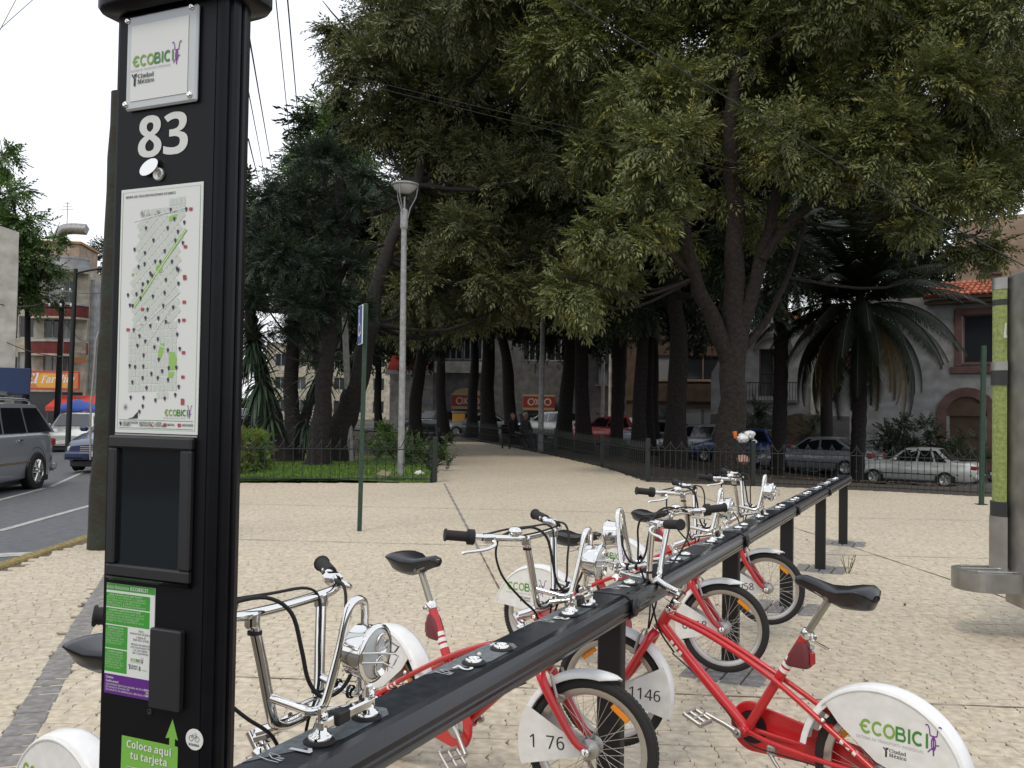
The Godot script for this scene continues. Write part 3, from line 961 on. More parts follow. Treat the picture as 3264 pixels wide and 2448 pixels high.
	for e in list:
		t = thing(e[0], e[1], "tree", e[2])
		var lo := lobes_of(GREENBACK if e[0] == "bright_tree" else LEFTTREE)
		part("trunk", trunk_tube([Vector3(), Vector3(0.1, 3, 0), Vector3(0.0, 6.5, 0), Vector3(-0.2, 9.5, 0)], e[3], 0.08), "bark_dark", t)
		limbs(t, [Vector3(0.1, 4, 0), Vector3(0, 6.5, 0), Vector3(-0.2, 9.5, 0)], lo, "bark_dark", 0.07)
		crown(t, lo, bushy, e[8], 15.0, 1.2, 41)
	avenue(bushy, leafy)
	palms()
	yucca()
	shrubs(bushy, scaly)

func generic_tree(called: String, label: String, at: Vector3, r: float, h: float, spread: float, n: int, kinds: Array, m: String, lean := Vector3(), seed_ := 1, low := 0.45, dens := 9.0, group := "") -> Node3D:
	var t := thing(called, label, "tree", at, 0.0, group)
	var k := RandomNumberGenerator.new()
	k.seed = seed_
	var top := Vector3(lean.x, h * 0.75, lean.z)
	var stem := [Vector3(0, -0.15, 0), top * 0.33 + Vector3(k.randf_range(-0.15, 0.15), 0, 0), top * 0.66 + Vector3(k.randf_range(-0.25, 0.25), 0, 0), top]
	part("trunk", trunk_tube(stem, r, r * 0.35, 9, 0.35), "bark_dark", t)
	var lo := []
	for i in n:
		var a := TAU * (i * 0.382) + k.randf()
		var q := k.randf()
		var y := h * lerpf(low, 0.97, q)
		var w := spread * (1.0 - 0.55 * q * q) * sqrt(k.randf_range(0.15, 1.0))
		lo.append([at + Vector3(cos(a) * w + top.x * y / h, y, sin(a) * w), spread * k.randf_range(0.3, 0.48)])
	limbs(t, [stem[2] * 0.8, stem[2], (stem[2] + top) * 0.5, top], lo, "bark_dark", r * 0.35)
	crown(t, lo, kinds, m, dens, 1.45, seed_ + 50)
	return t

func avenue(bushy: Array, leafy: Array) -> void:
	# [x, z, trunk radius, height, spread, lean x, label]
	var A := [
		[-1.05, -45.0, 0.42, 14.0, 3.6, 0.2, "thick straight trunk standing right of the far end of the path"],
		[-2.1, -51.0, 0.33, 13.0, 3.2, 0.1, "slender dark trunk near the far bend of the path"],
		[-3.9, -55.5, 0.36, 13.5, 3.4, -0.3, "dark trunk at the far left end of the path by the yellow box"],
		[0.05, -42.0, 0.34, 12.0, 3.6, -0.6, "crooked black trunk in front of the red store sign"],
		[2.0, -38.5, 0.36, 13.0, 3.8, 0.5, "dark twisted trunk behind the bench, right of the store sign"],
		[2.75, -36.5, 0.34, 14.0, 3.8, -0.3, "dark leaning trunk beside the twisted one behind the bench"],
		[4.4, -33.5, 0.30, 13.0, 3.6, 0.2, "straight dark trunk between the red car and the silver hatchback"],
		[5.2, -31.0, 0.40, 14.0, 3.8, 0.1, "thick dark trunk just left of the pale estate car"],
		[-7.4, -33.0, 0.32, 12.0, 3.0, -0.3, "dark tree behind the yucca on the left edge of the lawn"],
	]
	for i in A.size():
		var a: Array = A[i]
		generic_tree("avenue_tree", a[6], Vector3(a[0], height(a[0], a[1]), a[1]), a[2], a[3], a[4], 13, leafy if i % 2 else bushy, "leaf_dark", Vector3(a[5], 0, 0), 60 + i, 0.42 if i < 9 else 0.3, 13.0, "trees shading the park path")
	var B := [
		[-8.5, -62.0, 14.0, 5.0, "dark tree beyond the left bend of the road"],
		[-12.5, -75.0, 15.0, 5.0, "far tree closing the left road"],
		[-36.0, -88.0, 16.5, 5.0, "dark far tree above the corner building roof, beside the pole"],
		[6.5, -44.0, 14.0, 4.6, "broad tree along the right street behind the red car"],
		[-5.2, -68.0, 13.0, 4.5, "dark tree behind the small red roofed house"],
		[6.0, -42.0, 14.5, 3.6, "tree at the kerb in front of the brown flats"],
		[12.6, -38.5, 15.5, 4.2, "high crowned tree at the kerb in front of the gabled house"],
		[8.0, -58.0, 15.0, 5.0, "tree behind the brown flats"],
		[18.0, -50.0, 16.0, 5.5, "tree behind the two white houses"],
	]
	for i in B.size():
		var b: Array = B[i]
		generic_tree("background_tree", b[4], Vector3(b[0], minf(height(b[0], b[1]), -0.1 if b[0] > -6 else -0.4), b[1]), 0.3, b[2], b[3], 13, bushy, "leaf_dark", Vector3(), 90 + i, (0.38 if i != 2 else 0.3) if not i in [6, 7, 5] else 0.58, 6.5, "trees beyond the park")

func frond(bend: float, length: float, seed_: int) -> ArrayMesh:
	var g := G.new()
	var r := RandomNumberGenerator.new()
	r.seed = seed_
	var P := []
	var n := 22
	var p := Vector3()
	var a := deg_to_rad(58.0 - bend * 20.0)
	for i in n + 1:
		P.append(p)
		p += Vector3(cos(a), sin(a), 0) * length / n
		a -= deg_to_rad(2.4 + bend * 0.8)
	g.tube(P, 0.014, 4, false)
	for i in range(3, n):
		var t := float(i) / n
		var d: Vector3 = (P[i + 1] - P[i]).normalized()
		var L := 0.52 * sin(PI * clampf(0.12 + t * 0.88, 0, 1)) + 0.08
		for k in 3:
			for s in [-1.0, 1.0]:
				var q: Vector3 = P[i] + d * (k * 0.333) * length / n
				var e := (d * 0.75 + Vector3(0, -0.25 - bend * 0.25 + r.randf_range(-0.1, 0.2), 0) + Vector3(0, 0, s)).normalized()
				var w := d * 0.028
				var k2 := r.randf_range(0.7, 1.25)
				g.col = Color(k2, k2, k2)
				g.tri(q - w, q + w, q + e * L + Vector3(0, -L * 0.18, 0), Vector3.UP, Vector3.UP, Vector3.UP)
	return g.mesh()

func palms() -> void:
	var alive := [frond(0.1, 3.4, 1), frond(0.7, 3.7, 2), frond(1.3, 3.7, 3), frond(1.9, 3.5, 4)]
	for e in [[Vector3(11.8, -0.8, -33.0), 6.3, "broad palm with drooping fronds right of the ash tree, over the silver saloon", 96, 1.12], [Vector3(9.37, -0.6, -34.0), 8.2, "slim trunked palm rising behind the ash tree, in front of the gabled house", 44, 0.85], [Vector3(4.0, -0.3, -37.0), 7.4, "palm half hidden in the shade behind the ash, near the middle", 40, 0.9]]:
		var t := thing("palm_tree", e[2], "palm", e[0], 0.0, "palms in the park")
		var h: float = e[1]
		var g := G.new()
		var P := []
		var R := []
		for i in 26:
			var y := -0.2 + h * i / 25.0
			P.append(Vector3(0.1 * sin(y * 0.4), y, 0))
			R.append((0.30 if e[4] == 1.0 else 0.24) * (1.0 + 0.12 * (i % 2)) * (1.25 if i > 21 else 1.0))
		g.tube(P, R, 10, true)
		part("trunk", g, "bark_dark", t)
		for k in e[3]:
			var q: float = float(k) / e[3]
			var kind := clampi(int(q * 4.0), 0, 3)
			var b := Basis(Vector3.UP, k * 2.399) * Basis(Vector3(0, 0, 1), deg_to_rad(22.0 - q * 70.0)) * Basis.from_scale(Vector3.ONE * e[4] * rng.randf_range(0.85, 1.1))
			part("frond", alive[kind], "frond_dry" if q > 0.80 and k % 2 == 0 else "frond", t, Transform3D(b, Vector3(0.1 * sin(h * 0.4), h - 0.1 - q * 0.5, 0)))

func yucca() -> void:
	var t := thing("yucca", "big spiky yucca with hanging leaves at the left end of the lawn", "yucca", Vector3(-5.9, 0.0, -24.6))
	part("trunk", trunk_tube(local(V3([-5.76, 0.0, -24.5, -6.05, 1.19, -24.5, -6.3, 2.13, -24.4, -6.53, 3.05, -24.3, -6.62, 4.21, -24.2]), t.position), 0.26, 0.14, 9, 0.4), "bark_dark", t)
	part("trunk", trunk_tube(local(V3([-5.5, 0.0, -24.9, -5.35, 1.2, -25.0, -5.0, 2.3, -25.2]), t.position), 0.16, 0.12, 8), "bark_dark", t)
	var g := G.new()
	var w := 0.025
	g.quad(Vector3(0, 0, -w), Vector3(0, 0, w), Vector3(0.4, 0.06, w * 1.2), Vector3(0.4, 0.06, -w * 1.2), Vector3.UP)
	g.tri(Vector3(0.4, 0.06, -w * 1.2), Vector3(0.4, 0.06, w * 1.2), Vector3(0.85, -0.06, 0), Vector3.UP, Vector3.UP, Vector3.UP)
	var leaf := g.mesh()
	for c in [[-6.55, 3.2, -24.3, 150, 1.2], [-6.35, 2.3, -24.4, 130, 1.2], [-6.1, 1.4, -24.5, 100, 1.0], [-5.0, 2.4, -25.2, 110, 1.0], [-5.3, 1.3, -25.0, 70, 0.9]]:
		var xf := []
		for k in c[3]:
			var b := Basis(Vector3.UP, k * 2.399) * Basis(Vector3(0, 0, 1), deg_to_rad(65.0 - 140.0 * sqrt(float(k) / c[3]) + rng.randf_range(-10, 10)))
			xf.append(Transform3D(b.scaled(Vector3.ONE * c[4] * rng.randf_range(0.8, 1.2)), Vector3(c[0], c[1] - 0.4 * k / c[3], c[2]) - t.position))
		var cols := []
		for k in 31: cols.append(Color(1, 1, 1) * rng.randf_range(0.6, 1.3))
		many("leaf_rosette", leaf, "yucca", xf, cols, t)

func shrub(label: String, called: String, at: Vector3, lobes: Array, kinds: Array, m: String, dens := 30.0, sc := 0.5, group := "") -> void:
	var t := thing(called, label, "shrub", at, 0.0, group)
	var lo := []
	for l in lobes: lo.append([at + l[0], l[1]])
	var g := G.new()
	for l in lobes:
		g.tube([Vector3(l[0].x * 0.2, -0.05, l[0].z * 0.2), l[0] * 0.6, l[0]], [0.02, 0.012, 0.005], 4, false)
	part("stem", g, "bark_dark", t)
	crown(t, lo, kinds, m, dens, sc, int(absf(at.x * 100)), Color(1, 1, 1), 0.9, "foliage", 0.0)

func shrubs(bushy: Array, scaly: Array) -> void:
	var t := thing("hedge", "clipped yellow green hedge end at the left of the lawn by the road", "hedge", Vector3(-5.62, 0, -20.6))
	var xf := []
	for k in 800:
		var p := Vector3(rng.randf_range(-0.26, 0.26), rng.randf_range(0.05, 0.86), rng.randf_range(-0.9, 0.9))
		var ax := rng.randi() % 3
		if ax == 0: p.x = 0.26 * signf(rng.randf() - 0.5)
		elif ax == 1: p.y = 0.85
		else: p.z = 0.9 * signf(rng.randf() - 0.5)
		p += Vector3(rng.randf_range(-0.05, 0.05), rng.randf_range(-0.06, 0.05), rng.randf_range(-0.05, 0.05))
		xf.append(Transform3D(Basis.from_euler(Vector3(rng.randf() * 6, rng.randf() * 6, rng.randf() * 6)).scaled(Vector3.ONE * 0.3), p))
	var cols := []
	for k in 41: cols.append(Color(rng.randf_range(0.6, 1.25), rng.randf_range(0.7, 1.2), 0.8))
	var g := G.new()
	g.box(Vector3(0.42, 0.78, 1.6), T(0, 0.4, 0), 0.05)
	part("branches", g, "leaf_dark", t)
	many("foliage", bushy[0], "hedge_leaf", xf, cols, t)
	var i := 0
	for e in [[-2.2, -25.2, 0.75, "leafy ground shrub behind the lawn, left of the lamp post"], [-3.1, -27.0, 0.7, "low bright shrub between the cypress and the street lamp"], [-5.2, -26.5, 0.8, "bright green shrub behind the cypress trunk"], [-4.0, -29.5, 0.9, "shrub with pale stems far behind the lawn"], [-2.6, -31.0, 0.8, "dark shrub beside the left fence of the path"], [-2.0, -23.0, 0.45, "sparse twiggy plant by the foot of the street lamp"]]:
		shrub(e[3], "garden_shrub", Vector3(e[0], 0, e[1]), [[Vector3(0, e[2] * 0.7, 0), e[2] * 0.55], [Vector3(0.5, e[2] * 0.5, 0.1), e[2] * 0.42], [Vector3(-0.5, e[2] * 0.55, -0.1), e[2] * 0.45], [Vector3(0.1, e[2] * 0.3, 0.4), e[2] * 0.3]], bushy, "leaf_bright" if i < 4 else "leaf_dark", 26.0, 0.55, "shrubs in the left garden")
		i += 1
	for e in [[12.6, -40.5, 1.9, "loose shrub left of the arch of the gabled house"], [16.1, -40.5, 2.1, "thin young tree in front of the gabled house"], [10.2, -41.0, 2.2, "dark shrub under the balcony of the gabled house"], [18.2, -38.6, 1.6, "dense dark shrub behind the white saloon"], [20.6, -38.0, 1.9, "dark juniper right of the arched door of the tiled house"], [17.2, -40.2, 2.0, "dark bush between the two white houses"], [7.2, -46.0, 1.6, "shrub at the foot of the brown flats"]]:
		shrub(e[3], "street_shrub", Vector3(e[0], height(e[0], e[1]), e[1]), [[Vector3(0, e[2] * 0.75, 0), e[2] * 0.42], [Vector3(0.6, e[2] * 0.5, 0.1), e[2] * 0.36], [Vector3(-0.6, e[2] * 0.55, 0), e[2] * 0.36], [Vector3(0.1, e[2] * 1.05, 0), e[2] * 0.25]], scaly if e[2] < 2.0 else bushy, "leaf_dark", 16.0, 0.8, "shrubs in front of the houses")

# ---------------------------------------------------------------- buildings
func slab(parent: Node, called: String, x0: float, x1: float, y0: float, y1: float, z0: float, z1: float, m, bev := 0.0) -> MeshInstance3D:
	var g := G.new()
	g.box(Vector3(x1 - x0, y1 - y0, absf(z1 - z0)), T((x0 + x1) / 2, (y0 + y1) / 2, (z0 + z1) / 2), bev)
	return part(called, g, m, parent)

# a wall in the XY plane with real openings: holes [x0, y0, x1, y1]; front at z, thickness back
func pierced(poly: PackedVector2Array, holes: Array, z: float, thick: float) -> G:
	var g := G.new()
	var xs := []
	var ys := []
	var lo := poly[0]
	var hi := poly[0]
	for p in poly:
		lo = lo.min(p); hi = hi.max(p)
	xs = [lo.x, hi.x]; ys = [lo.y, hi.y]
	for h in holes:
		xs.append_array([h[0], h[2]]); ys.append_array([h[1], h[3]])
	for p in poly:
		xs.append(p.x); ys.append(p.y)
	xs.sort(); ys.sort()
	for i in xs.size() - 1:
		for j in ys.size() - 1:
			if xs[i + 1] - xs[i] < 1e-4 or ys[j + 1] - ys[j] < 1e-4: continue
			var c := Vector2(xs[i] + xs[i + 1], ys[j] + ys[j + 1]) * 0.5
			var inside := false
			for h in holes:
				if c.x > h[0] and c.x < h[2] and c.y > h[1] and c.y < h[3]: inside = true
			if inside: continue
			for q in Geometry2D.intersect_polygons(PackedVector2Array([Vector2(xs[i], ys[j]), Vector2(xs[i + 1], ys[j]), Vector2(xs[i + 1], ys[j + 1]), Vector2(xs[i], ys[j + 1])]), poly):
				var pts := []
				for v in q: pts.append(Vector3(v.x, v.y, z))
				g.face(pts, Vector3(0, 0, 1))
	for h in holes:
		g.quad(Vector3(h[0], h[1], z), Vector3(h[2], h[1], z), Vector3(h[2], h[1], z - thick), Vector3(h[0], h[1], z - thick), Vector3(0, 1, 0))
		g.quad(Vector3(h[0], h[3], z), Vector3(h[2], h[3], z), Vector3(h[2], h[3], z - thick), Vector3(h[0], h[3], z - thick), Vector3(0, -1, 0))
		g.quad(Vector3(h[0], h[1], z), Vector3(h[0], h[3], z), Vector3(h[0], h[3], z - thick), Vector3(h[0], h[1], z - thick), Vector3(1, 0, 0))
		g.quad(Vector3(h[2], h[1], z), Vector3(h[2], h[3], z), Vector3(h[2], h[3], z - thick), Vector3(h[2], h[1], z - thick), Vector3(-1, 0, 0))
	for i in poly.size():
		var a := poly[i]
		var b := poly[(i + 1) % poly.size()]
		g.quad(Vector3(a.x, a.y, z), Vector3(b.x, b.y, z), Vector3(b.x, b.y, z - thick), Vector3(a.x, a.y, z - thick), Vector3((b - a).y, -(b - a).x, 0))
	return g

func window(parent: Node, h: Array, z: float, frame, pane, cols := 2, rows := 1, sill := true) -> void:
	var x0: float = h[0]
	var y0: float = h[1]
	var x1: float = h[2]
	var y1: float = h[3]
	var g := G.new()
	var w := minf(0.06, (x1 - x0) * 0.08)
	g.box(Vector3(x1 - x0, w, 0.06), T((x0 + x1) / 2, y0 + w / 2, z - 0.12))
	g.box(Vector3(x1 - x0, w, 0.06), T((x0 + x1) / 2, y1 - w / 2, z - 0.12))
	for i in cols + 1:
		g.box(Vector3(w, y1 - y0 - 2 * w, 0.058), T(lerpf(x0 + w / 2, x1 - w / 2, float(i) / cols), (y0 + y1) / 2, z - 0.12))
	for j in range(1, rows):
		g.box(Vector3(x1 - x0 - 2 * w, w * 0.7, 0.05), T((x0 + x1) / 2, lerpf(y0, y1, float(j) / rows), z - 0.12))
	var f := part("window", g, frame, parent)
	for i in cols:
		var p := G.new()
		p.rect(lerpf(x0, x1, float(i) / cols) + w, y0 + w, lerpf(x0, x1, float(i + 1) / cols) - w, y1 - w, T(0, 0, z - 0.135))
		part("pane", p, pane, f)
	if sill:
		var s := G.new()
		s.box(Vector3(x1 - x0 + 0.16, 0.08, 0.16), T((x0 + x1) / 2, y0 - 0.042, z + 0.05), 0.01)
		part("sill", s, frame, f)

func buildings() -> void:
	# corner building with curved balconies
	var b := thing("corner_building", "cream corner building with rounded maroon banded balconies across the road", "building", Vector3(-31.5, -0.3, -60.0), 8.0)
	var wins := []
	for y in [4.0, 6.25, 8.5]:
		wins.append([2.2, y - 0.5, 3.15, y + 0.85])
		wins.append([3.3, y - 0.5, 3.9, y + 0.85])
		wins.append([0.7, y - 0.5, 1.6, y + 0.85])
	wins.append([0.4, 0.0, 4.6, 2.4])
	var poly := PackedVector2Array([Vector2(0, 0), Vector2(4.75, 0), Vector2(4.75, 10.2), Vector2(0, 10.2)])
	part("wall", pierced(poly, wins, 0, 0.25), "wall_cream", b)
	slab(b, "wall", 0.0, 4.75, 0, 10.15, -0.3, -9.0, "wall_cream")
	slab(b, "wall", 4.76, 5.0, 0, 9.6, -0.6, -9.0, "wall_pale")
	for i in wins.size() - 1: window(b, wins[i], 0, "wall_pale", "glass_dark" if i % 2 else "curtain_glass", 2, 1, false)
	slab(b, "shop_interior", 0.42, 4.58, 0.0, 2.38, -0.14, -0.2, "glass_dark")
	# rounded end bays: slabs, fascias
	var k := 0
	for y in [4.75, 7.05, 9.95]:
		var g := G.new()
		var outl := PackedVector2Array()
		for i in 17:
			var a := PI * i / 16.0
			outl.append(Vector2(3.1 + cos(a) * 1.75, sin(a) * 1.25))
		var at := Transform3D(Basis(Vector3(1, 0, 0), Vector3(0, 0, 1), Vector3(0, -1, 0)), Vector3(0, y, 0.003))
		g.prism(outl, 0.0, 0.12, at)
		var f := part("balcony", g, "wall_cream", b)
		var P := [PackedVector3Array(), PackedVector3Array()]
		var P2 := [PackedVector3Array(), PackedVector3Array()]
		for i in 17:
			var a := PI * i / 16.0
			for j in 2:
				P[j].append(Vector3(3.1 + cos(a) * 1.73, y + 0.74 * j, 0.003 + sin(a) * 1.23))
				P2[j].append(Vector3(3.1 + cos(a) * 1.78, y + 0.74 + 0.13 * j, 0.003 + sin(a) * 1.27))
		g = G.new()
		g.sheet(P)
		part("fascia", g, "wall_maroon" if k < 2 else "wall_pale", f)
		g = G.new()
		g.sheet(P2)
		part("rail_band", g, "wall_pale", f)
		k += 1
	slab(b, "parapet_block", 0.6, 3.9, 10.2, 11.9, -1.0, -5.0, "wall_pink", 0.04)
	slab(b, "parapet_block", 0.5, 4.0, 11.9, 12.05, -0.9, -5.1, "wall_ochre")
	var g := G.new()
	var duct := smooth([Vector3(2.3, 11.9, -2.0), Vector3(2.3, 12.5, -2.0), Vector3(2.6, 12.9, -1.9), Vector3(3.2, 13.0, -1.8), Vector3(4.1, 12.95, -1.6)], 4)
	g.tube(duct, 0.36, 4, true)
	part("roof_duct", g, "galvanized", b)
	# its signboard
	var s := thing("restaurant_sign", "red and yellow restaurant signboard with white script under the balconies", "sign", Vector3(-29.84, 2.2, -58.3), 2.0)
	slab(s, "board", 0, 3.66, 0, 1.15, -0.12, 0, "sign_red", 0.02)
	g = G.new(); g.rect(0.1, 0.1, 3.56, 1.05, T(0, 0, 0.006))
	part("face", g, "sign_orange", s)
	g = G.new(); g.prism(PackedVector2Array([Vector2(1.2, 0.14), Vector2(2.9, 0.14), Vector2(3.2, 0.6), Vector2(2.6, 1.0), Vector2(1.4, 1.0), Vector2(0.9, 0.6)]), 0.008, 0.010)
	part("face_centre", g, "sign_yellow", s)
	g = G.new()
	var sh := Transform3D(Basis(Vector3(1, 0.04, 0), Vector3(0.3, 1, 0), Vector3(0, 0, 1)), Vector3(0.38, 0.36, 0.016))
	g.text("El", 0.60, sh, true, 0, true, 1.0, 0.72)
	part("lettering", g, "white_paint", s)
	g = G.new()
	g.text("Farolito", 0.46, sh * T(0.95, 0.0, 0), true, 0, true, 1.0, 1.95)
	part("lettering", g, "white_paint", s)
	s = thing("hanging_sign", "orange and cream panel sign reading DEPTOS hung on a pole across the road", "sign", Vector3(-21.9, 3.45, -47.9))
	slab(s, "board", 0, 0.72, 0, 1.0, -0.05, 0, "sign_orange")
	g = G.new(); g.rect(0.03, 0.62, 0.69, 0.97, T(0, 0, 0.006)); g.rect(0.03, 0.24, 0.69, 0.44, T(0, 0, 0.006))
	part("face", g, "wall_cream", s)
	g = G.new(); g.text("DEPTOS", 0.13, T(0.36, 0.47, 0.008), true, 1)
	part("lettering", g, "white_paint", s)
	# white building at the left edge
	b = thing("white_building", "pale stained building side at the left edge of the picture", "building", Vector3(-27.75, -0.3, -28.75), 27.0)
	poly = PackedVector2Array([Vector2(0, 0), Vector2(11.5, 0), Vector2(11.5, 7.75), Vector2(10.6, 8.0), Vector2(0, 8.2)])
	part("wall", pierced(poly, [[5.0, 0.0, 11.2, 2.0]], 0, 0.3), "wall_white", b)
	slab(b, "wall", 0.0, 11.48, 2.3, 7.7, -0.35, -9, "wall_white")
	slab(b, "shop_interior", 5.0, 11.2, 0, 2.0, -0.2, -0.3, "glass_dark")
	slab(b, "blue_fascia", 4.5, 12.0, 2.02, 2.95, 0.003, 0.22, "awning_blue", 0.02)
	slab(b, "window_shutter", 11.49, 11.54, 4.1, 5.2, -0.9, -1.6, "wall_grey")
	slab(b, "door_shutter", 11.49, 11.56, 2.4, 3.4, -1.4, -2.4, "wall_grey")
	var a := thing("shop_awning", "flat dark blue shop awning on posts below the pale building", "awning", Vector3(-24.0, -0.3, -34.5))
	slab(a, "roof", 0, 6.4, 1.98, 2.12, 0.5, 2.2, "wall_pale")
	slab(a, "valance", 0, 6.38, 1.7, 1.975, 2.1, 2.16, "awning_blue")
	for x in [0.4, 6.2]: slab(a, "post", x, x + 0.08, 0, 1.97, 1.9, 1.98, "wall_grey")
	# ochre building further along
	b = thing("ochre_building", "narrow ochre building further down the road", "building", Vector3(-29.5, -0.3, -74.0))
	part("wall", pierced(PackedVector2Array([Vector2(0, 0), Vector2(4.6, 0), Vector2(4.6, 7.0), Vector2(0, 7.0)]), [[2.4, 1.0, 3.2, 2.4], [2.4, 4.0, 3.2, 5.4]], 0, 0.2), "wall_ochre", b)
	slab(b, "wall", 0, 4.58, 0, 6.98, -0.25, -8, "wall_ochre")
	for h in [[2.4, 1.0, 3.2, 2.4], [2.4, 4.0, 3.2, 5.4]]: window(b, h, 0, "wall_pale", "glass_dark", 2)
	b = thing("far_block", "long low beige block closing the end of the road at left", "building", Vector3(-30.0, -0.3, -118.0))
	var hs := []
	for i in 8:
		for y in [1.0, 3.8, 6.6]: hs.append([1.0 + i * 2.4, y, 2.4 + i * 2.4, y + 1.5])
	part("wall", pierced(PackedVector2Array([Vector2(0, 0), Vector2(20.5, 0), Vector2(20.5, 9.5), Vector2(0, 9.5)]), hs, 0, 0.25), "wall_cream", b)
	slab(b, "wall", 0, 20.4, 0, 9.45, -0.3, -8, "wall_cream")
	for h in hs: window(b, h, 0, "wall_pale", "glass_dark", 2, 1, false)

func tile_roof(parent: Node, called: String, x0: float, x1: float, y0: float, z0: float, rise: float, depth: float) -> void:
	var g := G.new()
	g.quad(Vector3(x0, y0, z0), Vector3(x1, y0, z0), Vector3(x1, y0 + rise, z0 - depth), Vector3(x0, y0 + rise, z0 - depth), Vector3(0, 1, 1))
	g.quad(Vector3(x0, y0 - 0.12, z0 - 0.02), Vector3(x1, y0 - 0.12, z0 - 0.02), Vector3(x1, y0 + rise - 0.12, z0 - depth), Vector3(x0, y0 + rise - 0.12, z0 - depth), Vector3(0, -1, 0))
	g.quad(Vector3(x0, y0 - 0.12, z0 - 0.02), Vector3(x1, y0 - 0.12, z0 - 0.02), Vector3(x1, y0, z0), Vector3(x0, y0, z0), Vector3(0, 0, 1))
	var r := part(called, g, "stone_pink", parent)
	var len_ := Vector2(rise, depth).length()
	var rows := 5
	var tl := len_ / rows
	var m := G.new()
	var P := []
	for j in 2:
		var row := PackedVector3Array()
		for i in 7:
			var a := PI * i / 6.0
			row.append(Vector3(cos(a) * 0.11 * (1.0 - 0.15 * j), sin(a) * 0.085 * (1.0 - 0.15 * j) + 0.02 * (1 - j), -j * tl * 1.12))
		P.append(row)
	m.sheet(P)
	var face := []
	for i in 7: face.append(P[0][i])
	m.face(face, Vector3(0, 0, 1))
	var tile := m.mesh()
	var tones := []
	for i in 5:
		var t: StandardMaterial3D = M["roof_tile"].duplicate()
		t.vertex_color_use_as_albedo = false
		t.albedo_color = Color(0.40 * (0.75 + 0.11 * i), 0.125 * (0.8 + 0.1 * i), 0.065 * (0.85 + 0.08 * i)).linear_to_srgb()
		tones.append(t)
	var n := int((x1 - x0) / 0.24)
	for i in n:
		for j in rows:
			var f := float(j) / rows
			part("tile", tile, tones[rng.randi() % 5], r, Transform3D(Basis(Vector3(1, 0, 0), atan2(rise, depth)), Vector3(x0 + 0.12 + i * 0.24 + rng.randf_range(-0.01, 0.01), y0 + rise * f + 0.01, z0 + 0.05 - depth * f)))

